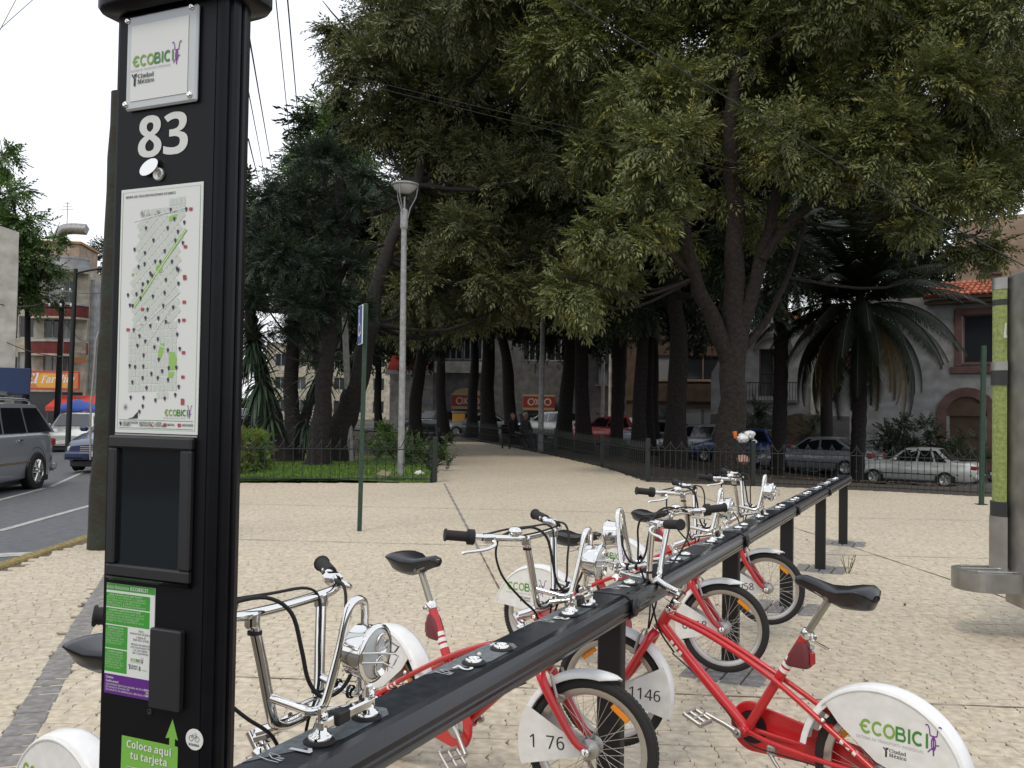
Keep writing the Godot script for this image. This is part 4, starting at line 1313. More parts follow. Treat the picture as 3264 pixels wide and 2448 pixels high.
func far_buildings() -> void:
	# tiled white house at the right
	var b := thing("tiled_house", "white house with terracotta tile roofs and pink stone window frames at the right", "house", Vector3(17.6, -1.2, -44.0), -40.0)
	var poly := PackedVector2Array([Vector2(-2.2, 0), Vector2(11, 0), Vector2(11, 8.0), Vector2(-2.2, 8.0)])
	var hs := [[2.75, 5.0, 5.9, 7.1], [2.2, 0.0, 3.7, 2.7], [7.4, 5.0, 9.4, 7.1]]
	part("wall", pierced(poly, hs, 0, 0.3), "wall_pale", b)
	slab(b, "wall", -2.18, 10.98, 0, 7.95, -0.35, -8, "wall_pale")
	for i in [0, 2]:
		window(b, hs[i], 0, "stone_pink", "glass_dark", 2 + i / 2)
		var h: Array = hs[i]
		var g := G.new()
		for q in [[h[0] - 0.3, h[1] - 0.15, h[0] - 0.003, h[3] + 0.3], [h[2] + 0.003, h[1] - 0.15, h[2] + 0.3, h[3] + 0.3], [h[0], h[3] + 0.003, h[2], h[3] + 0.3], [h[0] - 0.5, h[1] - 0.45, h[2] + 0.5, h[1] - 0.155]]:
			g.box(Vector3(q[2] - q[0], q[3] - q[1], 0.12), T((q[0] + q[2]) / 2, (q[1] + q[3]) / 2, 0.063), 0.02)
		part("stone_surround", g, "stone_pink", b)
	var g := G.new()
	var ring := PackedVector2Array()
	for i in 13: ring.append(Vector2(2.95 + cos(PI * i / 12) * 1.25, 2.7 + sin(PI * i / 12) * 1.25))
	for i in 13: ring.append(Vector2(2.95 - cos(PI * i / 12) * 0.85, 2.7 + sin(PI * i / 12) * 0.85))
	g.prism(ring, 0.003, 0.12)
	g.box(Vector3(0.4, 2.7, 0.117), T(1.9, 1.35, 0.063)); g.box(Vector3(0.4, 2.7, 0.117), T(4.0, 1.35, 0.063))
	part("door_arch", g, "stone_pink", b)
	g = G.new()
	var dd := PackedVector2Array()
	for i in 13: dd.append(Vector2(2.95 + cos(PI * i / 12) * 0.85, 2.7 + sin(PI * i / 12) * 0.85))
	g.prism(dd, 0.003, 0.02)
	g.box(Vector3(1.5, 2.7, 0.05), T(2.95, 1.35, -0.15))
	part("door", g, "wall_brown", b)
	tile_roof(b, "roof", 1.3, 11.2, 7.9, 0.75, 0.75, 1.5)
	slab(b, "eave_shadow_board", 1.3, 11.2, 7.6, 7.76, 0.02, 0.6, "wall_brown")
	poly = PackedVector2Array([Vector2(2.0, 8.0), Vector2(13, 8.0), Vector2(13, 11.6), Vector2(2.0, 11.6)])
	hs = [[3.0, 9.1, 3.9, 10.4], [6.6, 9.1, 7.9, 10.7], [9.6, 9.1, 10.8, 10.7]]
	part("upper_wall", pierced(poly, hs, -1.6, 0.3), "wall_pink", b)
	slab(b, "upper_wall", 2.0, 12.98, 8.0, 11.58, -1.95, -8, "wall_pink")
	for h in hs: window(b, h, -1.6, "stone_pink", "glass_dark", 1)
	tile_roof(b, "upper_roof", 5.6, 13.4, 11.5, -0.95, 0.8, 1.5)
	# gabled house
	b = thing("gabled_house", "white house with a steep gable, arched balcony window and dark base behind the palms", "house", Vector3(9.9, -1.0, -48.0), -28.0)
	poly = PackedVector2Array([Vector2(0, 0), Vector2(6.6, 0), Vector2(6.6, 4.6), Vector2(4.3, 7.0), Vector2(3.1, 7.3), Vector2(1.6, 6.0), Vector2(0.5, 5.3), Vector2(0, 4.4)])
	hs = [[2.35, 3.3, 3.75, 5.6], [3.6, 0.0, 5.0, 2.2]]
	part("wall", pierced(poly, hs, 0, 0.3), "wall_pale", b)
	slab(b, "wall", 0.02, 6.58, 0, 4.35, -0.35, -9, "wall_pale")
	window(b, hs[0], 0, "wall_brown", "glass_dark", 2, 2, false)
	g = G.new()
	ring = PackedVector2Array()
	for i in 13: ring.append(Vector2(3.05 + cos(PI * i / 12) * 0.95, 5.5 + sin(PI * i / 12) * 0.85))
	for i in 13: ring.append(Vector2(3.05 - cos(PI * i / 12) * 0.72, 5.5 + sin(PI * i / 12) * 0.62))
	g.prism(ring, 0.003, 0.14)
	part("window_arch", g, "wall_grey", b)
	slab(b, "balcony", 1.9, 4.3, 2.95, 3.12, 0.003, 0.75, "wall_grey", 0.03)
	g = G.new()
	for i in 17:
		g.tube([Vector3(1.95 + i * 0.145, 3.12, 0.7), Vector3(1.95 + i * 0.145, 3.95, 0.7)], 0.012, 4)
	g.tube([Vector3(1.95, 3.95, 0.05), Vector3(1.95, 3.95, 0.7), Vector3(4.27, 3.95, 0.7), Vector3(4.27, 3.95, 0.05)], 0.02, 4)
	part("balcony_railing", g, "car_trim", b)
	slab(b, "pilaster", 4.85, 5.35, 2.45, 6.0, 0.003, 0.14, "wall_white")
	slab(b, "base_band", 0.0, 6.6, 0.0, 2.4, 0.003, 0.06, "wall_grey")
	g = G.new()
	dd = PackedVector2Array([Vector2(5.0, 0), Vector2(5.0, 1.9)])
	for i in 13: dd.append(Vector2(4.3 + cos(PI * i / 12) * 0.7, 1.9 + sin(PI * i / 12) * 0.6))
	dd.append(Vector2(3.6, 0))
	g.prism(dd, 0.065, 0.12)
	part("door", g, "wall_brown", b)
	g = G.new()
	g.quad(Vector3(6.8, 4.4, 0.2), Vector3(6.8, 4.4, -9), Vector3(3.6, 7.5, -9), Vector3(3.6, 7.5, 0.2), Vector3(1, 1, 0))
	g.quad(Vector3(-0.2, 4.3, 0.0), Vector3(-0.2, 4.3, -9), Vector3(3.6, 7.5, -9), Vector3(3.6, 7.5, 0.0), Vector3(-1, 1, 0))
	part("roof", g, "roof_tile", b)
	# brown flats
	b = thing("brown_flats", "brown clad block of flats with curtained windows in the shade, centre right", "building", Vector3(6.3, -0.8, -53.0), -14.0)
	hs = []
	for y in [0.4, 4.0, 7.4, 10.8]:
		for x in [0.6, 3.1]: hs.append([x, y, x + 2.0, y + (2.1 if y < 1.0 else 1.35)])
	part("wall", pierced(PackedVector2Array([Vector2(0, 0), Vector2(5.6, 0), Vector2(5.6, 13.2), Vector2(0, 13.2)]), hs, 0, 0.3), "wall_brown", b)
	slab(b, "wall", 0, 5.58, 0, 13.1, -0.35, -8, "wall_brown")
	for i in hs.size(): window(b, hs[i], 0, "wall_pink", "curtain_glass" if i % 3 else "glass_dark", 2, 1, i > 1)
	for y in [2.85, 6.2, 9.6]: slab(b, "spandrel", -0.05, 5.65, y, y + 0.95, 0.003, 0.12, "wall_brown", 0.01)
	# store building: offices above, red signs below
	b = thing("store_building", "grey glazed office block over a corner store at the far end of the park", "building", Vector3(-5.2, -0.9, -63.5))
	hs = []
	for y in [5.6, 8.4, 11.0]:
		for x in [0.3, 2.0, 5.9, 7.6]: hs.append([x, y, x + 1.6, y + 1.7])
	hs.append([0.4, 0.2, 3.7, 2.1]); hs.append([5.7, 0.2, 8.6, 2.1])
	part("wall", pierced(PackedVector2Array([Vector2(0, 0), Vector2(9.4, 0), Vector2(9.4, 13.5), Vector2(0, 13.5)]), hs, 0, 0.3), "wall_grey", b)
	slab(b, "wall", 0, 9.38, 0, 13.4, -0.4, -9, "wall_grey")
	for i in hs.size(): window(b, hs[i], 0, "wall_pale", "glass_dark", 4 if i < 12 else 3, 1, false)
	for y in [4.7, 7.5, 10.2]: slab(b, "spandrel", 0.1, 3.75, y, y + 0.75, 0.003, 0.3, "wall_white", 0.02)
	for e in [[-3.95, "red and cream store fascia with a rounded top, left of the two store signs", true], [0.72, "red store sign with ring letters, right of the two store signs", false]]:
		var s := thing("store_sign", e[1], "sign", Vector3(e[0], 1.42, -62.9), 0, "store signs")
		slab(s, "board", 0, 2.1, 0, 1.02, -0.3, 0, "store_cream", 0.02)
		if e[2]:
			g = G.new()
			var top := PackedVector2Array([Vector2(0.1, 1.0)])
			for i in 11: top.append(Vector2(1.05 - cos(PI * i / 10) * 0.9, 1.05 + sin(PI * i / 10) * 0.35))
			top.append(Vector2(2.0, 1.0))
			g.prism(top, -0.28, -0.02)
			part("arched_top", g, "store_cream", s)
		g = G.new(); g.rect(0.02, 0.2, 2.08, 0.92, T(0, 0, 0.008))
		part("face", g, "store_red", s)
		g = G.new()
		g.stroke(arc(0.55, 0.56, 0.20, 0, 350, 20), 0.09, T(0, 0, 0.02), true)
		g.stroke(arc(1.62, 0.56, 0.20, 0, 350, 20), 0.09, T(0, 0, 0.02), true)
		for x in [0.82, 1.12]:
			g.stroke([Vector2(x, 0.36), Vector2(x + 0.22, 0.76)], 0.08, T(0, 0, 0.02)); g.stroke([Vector2(x, 0.76), Vector2(x + 0.22, 0.36)], 0.08, T(0, 0, 0.021))
		part("lettering", g, "wall_cream", s)
	b = thing("glass_tower", "pale office tower with rows of windows showing between the trees", "building", Vector3(0.5, -0.9, -76.0))
	hs = []
	for i in 5:
		for x in [0.3, 1.9, 3.5]: hs.append([x, 3.0 + i * 2.7, x + 1.4, 4.9 + i * 2.7])
	part("wall", pierced(PackedVector2Array([Vector2(0, 0), Vector2(5.2, 0), Vector2(5.2, 17.0), Vector2(0, 17.0)]), hs, 0, 0.3), "wall_white", b)
	slab(b, "wall", 0, 5.18, 0, 16.9, -0.4, -8, "wall_white")
	for h in hs: window(b, h, 0, "wall_pale", "curtain_glass", 3, 1, false)
	b = thing("red_roof_house", "small pale house with a red roof and white eave left of the store", "house", Vector3(-8.6, -0.6, -68.0))
	part("wall", pierced(PackedVector2Array([Vector2(0, 0), Vector2(3.3, 0), Vector2(3.3, 4.4), Vector2(0, 4.4)]), [[2.2, 2.3, 2.9, 3.4]], 0, 0.2), "wall_white", b)
	slab(b, "wall", 0, 3.28, 0, 4.38, -0.25, -5, "wall_pale")
	window(b, [2.2, 2.3, 2.9, 3.4], 0, "wall_pale", "glass_dark", 1)
	slab(b, "eave", -0.2, 3.6, 4.4, 4.7, 0.4, -5.2, "white_paint")
	g = G.new()
	g.quad(Vector3(-0.2, 4.7, 0.4), Vector3(3.6, 4.7, 0.4), Vector3(3.2, 6.9, -2.5), Vector3(0.2, 6.9, -2.5), Vector3(0, 1, 1))
	g.tri(Vector3(3.6, 4.7, 0.4), Vector3(3.6, 4.7, -5.2), Vector3(3.2, 6.9, -2.5), Vector3(1, 0.3, 0), Vector3(1, 0.3, 0), Vector3(1, 0.3, 0))
	part("roof", g, "sign_red", b)
	b = thing("side_block", "dark grey block in the deep shade between the store and the flats", "building", Vector3(4.4, -0.9, -61.0), -20.0)
	hs = [[1.0, 0.3, 2.4, 2.2], [1.0, 4.0, 2.4, 5.4], [1.0, 7.0, 2.4, 8.4]]
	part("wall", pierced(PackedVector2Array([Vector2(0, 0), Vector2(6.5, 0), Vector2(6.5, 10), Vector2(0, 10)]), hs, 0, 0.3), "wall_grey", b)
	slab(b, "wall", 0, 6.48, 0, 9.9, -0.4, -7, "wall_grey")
	for h in hs: window(b, h, 0, "wall_pale", "glass_dark", 2)
	b = thing("kerbside_box", "small yellow kiosk box at the far left end of the path", "kiosk", Vector3(-3.55, 0.0, -58.0))
	slab(b, "body", 0, 0.75, 0, 1.2, 0, -0.6, "sign_yellow", 0.03)
	slab(b, "roof", -0.05, 0.8, 1.2, 1.3, 0.06, -0.66, "wall_pale", 0.02)

# ---------------------------------------------------------------- fences, posts, wires
func picket_mesh(h: float, collar := true) -> ArrayMesh:
	var g := G.new()
	g.box(Vector3(0.0115, h, 0.0115), T(0, h * 0.5 + 0.03, 0))
	g.tri(Vector3(-0.012, h + 0.03, 0), Vector3(0.012, h + 0.03, 0), Vector3(0, h + 0.10, 0), Vector3(0, 0, 1), Vector3(0, 0, 1), Vector3(0, 0, 1))
	if collar: g.box(Vector3(0.05, 0.022, 0.03), T(0, h * 0.46, 0), 0.004)
	return g.mesh()

func fence(label: String, pts: Array, step: float, h: float, festoon: bool, posts: Array) -> void:
	var o := Vector3(pts[0][0], 0, pts[0][1])
	var t := thing("iron_fence", label, "fence", o)
	var tall := picket_mesh(h)
	var short := picket_mesh(h - 0.17, false)
	var w := step * (2.0 if festoon else 1.0)
	var g := G.new()
	var A := []
	for i in 9:
		var q := float(i) / 8.0
		A.append(Vector3(w * q, -0.14 * sin(PI * q) if festoon else -0.14 * (1.0 - pow(1.0 - q, 2.2)) * 1.0, 0) if festoon else Vector3(-w * 0.62 * (1.0 - q), -0.15 * (1.0 - pow(q, 2.4)), 0))
	g.tube(A, 0.009, 5, false)
	var scroll := g.mesh()
	var n := 0
	for s in pts.size() - 1:
		var a := Vector3(pts[s][0], 0, pts[s][1])
		var b := Vector3(pts[s + 1][0], 0, pts[s + 1][1])
		var L := a.distance_to(b)
		var d := (b - a) / L
		var yaw := atan2(-d.z, d.x)
		for y in [0.07, h - 0.13]:
			g = G.new()
			var P := []
			for k in 5:
				var p := a.lerp(b, k / 4.0)
				P.append(Vector3(p.x, height(p.x, p.z) + y, p.z) - o)
			g.tube(P, 0.011, 4, true)
			part("rail", g, "iron_green", t)
		var m := int(L / step)
		for k in m + 1:
			var p := a.lerp(b, minf(1.0, k * step / L))
			var at := Transform3D(Basis(Vector3.UP, yaw), Vector3(p.x, height(p.x, p.z), p.z) - o)
			part("picket", tall if not festoon or n % 2 == 0 else short, "iron_green", t, at)
			if (not festoon or n % 2 == 0) and k < m:
				part("scroll", scroll, "iron_green", t, at * T(0, h + 0.05, 0))
			n += 1
	for p in posts:
		g = G.new()
		g.box(Vector3(0.085, h + 0.12, 0.085), T(0, (h + 0.12) * 0.5, 0), 0.008)
		part("post", g, "iron_green", t, T(p[0] - o.x, height(p[0], p[1]), p[1] - o.z))

func fences() -> void:
	fence("dark green iron fence with curled spikes along the front of the left lawn", [[-5.25, -18.46], [-1.55, -19.25]], 0.178, 0.78, false, [[-1.52, -19.27], [-5.3, -18.45]])
	fence("dark green iron fence running along the left side of the path", [[-1.5, -19.4], [-2.3, -30.0], [-3.3, -42.0]], 0.19, 0.78, false, [[-2.3, -30.0], [-1.52, -19.45]])
	fence("dark iron fence with looped top between the plaza and the right garden", [[2.91, -20.44], [7.23, -18.94], [8.86, -18.03], [11.5, -16.3]], 0.115, 0.80, true, [[4.95, -19.75], [2.9, -20.45]])
	fence("dark iron fence curving along the right side of the path", [[2.9, -20.5], [2.41, -25.57], [1.43, -31.05], [-0.07, -38.1], [-2.5, -48.0]], 0.19, 0.78, false, [[2.41, -25.57], [1.43, -31.05], [-0.07, -38.1]])

func posts() -> void:
	# street lamp
	var t := thing("street_lamp", "grey steel street lamp with bowl lantern behind the left fence", "street lamp", Vector3(-2.31, 0, -20.37))
	var g := G.new()
	g.tube([Vector3(0, -0.1, 0), Vector3(-0.01, 2.5, 0), Vector3(-0.03, 5.3, 0)], [0.075, 0.068, 0.06], 14)
	part("pole", g, "galvanized", t)
	g = G.new(); g.lathe([Vector2(0.0, 0.0), Vector2(0.16, 0.0), Vector2(0.15, 0.05), Vector2(0.08, 0.07)], T(0, 0.0, 0), 12)
	part("base_plate", g, "galvanized", t)
	g = G.new(); g.lathe([Vector2(0.062, 5.25), Vector2(0.085, 5.3), Vector2(0.085, 5.62), Vector2(0.06, 5.68), Vector2(0.02, 5.7), Vector2(0.02, 5.95)], T(-0.03, 0, 0), 14)
	part("collar", g, "galvanized", t)
	for k in 3:
		g = G.new()
		var a := TAU * k / 3 + 0.2
		g.tube(smooth([Vector3(0.07, 5.45, 0), Vector3(0.12, 5.7, 0), Vector3(0.24, 5.95, 0), Vector3(0.27, 6.18, 0)], 3), 0.013, 6)
		part("arm", g, "galvanized", t, Transform3D(Basis(Vector3.UP, a), Vector3(-0.03, 0, 0)))
	g = G.new(); g.lathe([Vector2(0.0, 6.02), Vector2(0.12, 6.03), Vector2(0.22, 6.10), Vector2(0.26, 6.17)], T(-0.03, 0, 0), 20)
	part("bowl", g, "lamp_glass", t)
	g = G.new(); g.lathe([Vector2(0.26, 6.17), Vector2(0.30, 6.19), Vector2(0.30, 6.215), Vector2(0.2, 6.25), Vector2(0.0, 6.27)], T(-0.03, 0, 0), 20)
	part("cap", g, "galvanized", t)
	# accessible parking sign seen from the side
	t = thing("parking_sign", "slim green post with a blue accessible sign seen edge on, in the plaza", "sign", Vector3(-1.79, 0, -11.55))
	g = G.new(); g.box(Vector3(0.05, 2.72, 0.05), T(0, 1.36, 0), 0.006)
	part("post", g, "post_green", t, Transform3D(Basis(Vector3(0, 0, 1), -0.009), Vector3()))
	g = G.new(); g.box(Vector3(0.30, 0.47, 0.012), T(0, 2.46, 0.036), 0.004)
	part("plate", g, "white_paint", t, Transform3D(Basis(Vector3.UP, deg_to_rad(-72)), Vector3(0.0, 0, 0)))
	g = G.new(); g.rect(-0.14, 2.235, 0.14, 2.685, T(0, 0, 0.046))
	part("face", g, "sign_blue", t, Transform3D(Basis(Vector3.UP, deg_to_rad(-72)), Vector3()))
	g = G.new()
	var at := T(0, 2.40, 0.051)
	g.stroke(arc(0.0, 0.0, 0.07, 120, 370, 14), 0.022, at)
	g.stroke([Vector2(-0.025, 0.20), Vector2(-0.02, 0.07), Vector2(0.05, 0.06), Vector2(0.085, -0.05), Vector2(0.11, -0.04)], 0.026, at)
	g.stroke(arc(-0.025, 0.225, 0.012, 0, 340, 8), 0.024, at, true)
	part("wheelchair_symbol", g, "white_paint", t, Transform3D(Basis(Vector3.UP, deg_to_rad(-72)), Vector3()))
	# concrete pole behind the cypress
	t = thing("concrete_pole", "slim pale concrete pole between the cypress and the leaning trunk", "pole", Vector3(-4.28, 0, -25.85))
	g = G.new(); g.tube([Vector3(0, -0.1, 0), Vector3(-0.15, 2.5, 0), Vector3(-0.4, 6.5, 0)], [0.095, 0.085, 0.07], 10)
	part("shaft", g, "concrete", t)
	# big painted pole behind the totem
	t = thing("utility_pole", "thick scabby green painted pole with a cable duct, just behind the black totem", "pole", Vector3(-4.14, 0, -9.83))
	g = G.new()
	var P := []
	var R := []
	for i in 15:
		var y := -0.1 + i * 0.34
		P.append(Vector3(0.018 * y + 0.004 * sin(i * 2.0), y, 0))
		R.append(0.125 - 0.006 * y + (0.012 if i < 3 else 0.0) + 0.003 * sin(i * 3.3))
	g.tube(P, R, 14)
	part("shaft", g, "pole_green", t)
	g = G.new(); g.tube(smooth([Vector3(-0.105, 0.9, 0.06), Vector3(-0.115, 1.4, 0.06), Vector3(-0.085, 1.9, 0.07), Vector3(-0.08, 2.1, 0.06), Vector3(-0.07, 2.2, 0.02)], 4), 0.011, 6)
	part("cable_duct", g, "concrete", t)
	g = G.new(); g.tube(smooth([Vector3(0.105, 0.0, 0.09), Vector3(0.118, 1.5, 0.085), Vector3(0.145, 4.2, 0.07)], 4), 0.014, 6)
	part("conduit", g, "pole_green", t)
	for y in [1.25, 2.6]:
		g = G.new(); g.lathe([Vector2(0.115, 0), Vector2(0.122 - 0.005 * y, 0.0), Vector2(0.122 - 0.005 * y, 0.02), Vector2(0.115, 0.02)].map(func(p): return p - Vector2(0.004 * (y - 1.0), 0)), T(0.018 * y, y, 0), 14)
		part("strap", g, "pole_green", t)
	# plain green post at the right
	t = thing("green_post", "plain dark green post at the right in front of the white saloon", "post", Vector3(7.94, 0, -16.31))
	g = G.new(); g.box(Vector3(0.07, 2.7, 0.07), T(0, 1.33, 0), 0.006)
	part("shaft", g, "post_green", t, Transform3D(Basis(Vector3(0, 0, 1), -0.012), Vector3()))
	g = G.new(); g.box(Vector3(0.16, 0.012, 0.16), T(0, 0.006, 0), 0.003)
	part("base_plate", g, "iron_green", t)
	# poles across the road
	for e in [[Vector3(-17.9, -0.26, -38.0), 5.75, 0.12, "bark_dark", "dark wooden pole in front of the restaurant sign", "wooden_pole", 0.0], [Vector3(-24.4, -0.26, -52.0), 8.0, 0.13, "concrete", "tall pale concrete pole in front of the curved balconies", "concrete_pole", 0.0], [Vector3(-13.76, -0.26, -30.0), 5.9, 0.085, "iron_green", "green street pole with a long side arm across the road", "street_pole", 1.0]]:
		t = thing(e[5], e[4], "pole", e[0])
		g = G.new(); g.tube([Vector3(0, -0.2, 0), Vector3(0.05, e[1] * 0.5, 0), Vector3(0.1, e[1], 0)], [e[2], e[2] * 0.9, e[2] * 0.75], 9)
		part("shaft", g, e[3], t)
		if e[6] > 0:
			g = G.new(); g.tube(smooth([Vector3(0.1, e[1] - 0.15, 0), Vector3(0.5, e[1] - 0.05, 0), Vector3(1.6, e[1] + 0.15, 0)], 3), 0.035, 6)
			part("arm", g, e[3], t)
		else:
			g = G.new(); g.box(Vector3(1.1, 0.07, 0.07), T(0.1, e[1] - 0.3, 0.1))
			part("cross_arm", g, e[3], t)
			for x in [-0.35, 0.1, 0.5]:
				g = G.new(); g.lathe([Vector2(0.0, 0), Vector2(0.05, 0), Vector2(0.035, 0.06), Vector2(0.05, 0.1), Vector2(0, 0.14)], T(x, e[1] - 0.265, 0.1), 8)
				part("insulator", g, "white_paint", t)
	for e in [[Vector3(9.2, -0.5, -42.5), "white pole by the red car"], [Vector3(5.6, -0.3, -55.0), "thin white post behind the silver hatchback"]]:
		t = thing("white_post", e[1], "post", e[0] if e[0].x < 7 else Vector3(4.62, -0.3, -49.0))
		g = G.new(); g.tube([Vector3(0, -0.2, 0), Vector3(0, 5.0, 0)], 0.09, 8)
		part("shaft", g, "wall_white", t)
	# dark lamp pole right of the path
	t = thing("park_lamp", "dark slim lamp pole between the trees right of the path", "pole", Vector3(1.1, 0, -36.0))
	g = G.new(); g.tube([Vector3(0, -0.2, 0), Vector3(0.02, 6.4, 0)], [0.11, 0.08], 8)
	part("shaft", g, "galvanized", t)

func wire(label: String, a: Vector3, b: Vector3, sag: float, r: float, called := "overhead_cable", group := "") -> void:
	var g := G.new()
	var P := []
	for i in 25:
		var t := i / 24.0
		P.append(a.lerp(b, t) - Vector3(0, sag * 4.0 * t * (1 - t), 0) - a)
	g.tube(P, r, 5, false)
	var o := part(called, g, "cable")
	o.position = a
	tag(o, label, "cable", group)

func wires() -> void:
	# along the road, seen against the white sky
	var ends := [[[-3.38, 6.16, -12.0], [-11.1, 12.0, -44.0], "thick sky cable dropping just right of the totem", 0.012], [[-3.37, 5.45, -12.0], [-11.42, 11.67, -44.0], "middle sky cable close to the totem edge", 0.008], [[-3.07, 4.53, -11.0], [-13.18, 12.45, -50.0], "lowest sky cable meeting the totem edge at half height", 0.009], [[-4.84, 9.73, -19.0], [-10.63, 12.49, -46.0], "left one of two cables crossing the top edge right of the totem", 0.013], [[-4.51, 9.56, -18.6], [-9.91, 13.73, -44.0], "right one of two cables crossing the top edge right of the totem", 0.017]]
	for e in ends:
		wire(e[2], Vector3(e[0][0], e[0][1], e[0][2]), Vector3(e[1][0], e[1][1], e[1][2]), 0.0, e[3])
	# in front of the ash crown
	wire("thick black cable running down across the ash crown to the right edge", Vector3(0.6, 9.5, -18.2), Vector3(10.2, 4.15, -18.4), 0.12, 0.012)
	wire("thin pale cable, upper of two crossing the canopy", Vector3(-3.83, 8.16, -19.0), Vector3(8.56, 5.99, -20.0), 0.1, 0.005)
	wire("thin pale cable, lower of two crossing the canopy", Vector3(-3.83, 8.07, -19.0), Vector3(8.56, 5.75, -20.0), 0.1, 0.005)
	wire("thin cable falling across the upper right leaves", Vector3(7.2, 9.6, -19.0), Vector3(12.5, 7.0, -19.0), 0.1, 0.005)
	# across the road at the far left
	for e in [[[-16.5, 4.6, -30.0], [-24.5, 7.2, -52.0], "cable sagging from the pale building to the concrete pole", 0.02], [[-20.0, 4.4, -36.0], [-13.7, 2.9, -30.0], "low cable hanging across the left building fronts", 0.016], [[-24.4, 7.5, -52.0], [-13.0, 6.2, -36.0], "cable from the concrete pole towards the green pole", 0.016], [[-17.8, 4.9, -38.0], [-25.5, 5.2, -58.0], "cable from the dark pole to the balconies", 0.016], [[-9.2, 7.2, -16.0], [-8.4, 8.85, -17.0], "thin cable in the sky at the top left corner", 0.006], [[-9.0, 7.0, -16.0], [-8.8, 8.9, -17.0], "steeper thin cable in the sky at the top left corner", 0.006]]:
		wire(e[2], Vector3(e[0][0], e[0][1], e[0][2]), Vector3(e[1][0], e[1][1], e[1][2]), 0.35 if e[0][2] < -20 else 0.0, e[3])

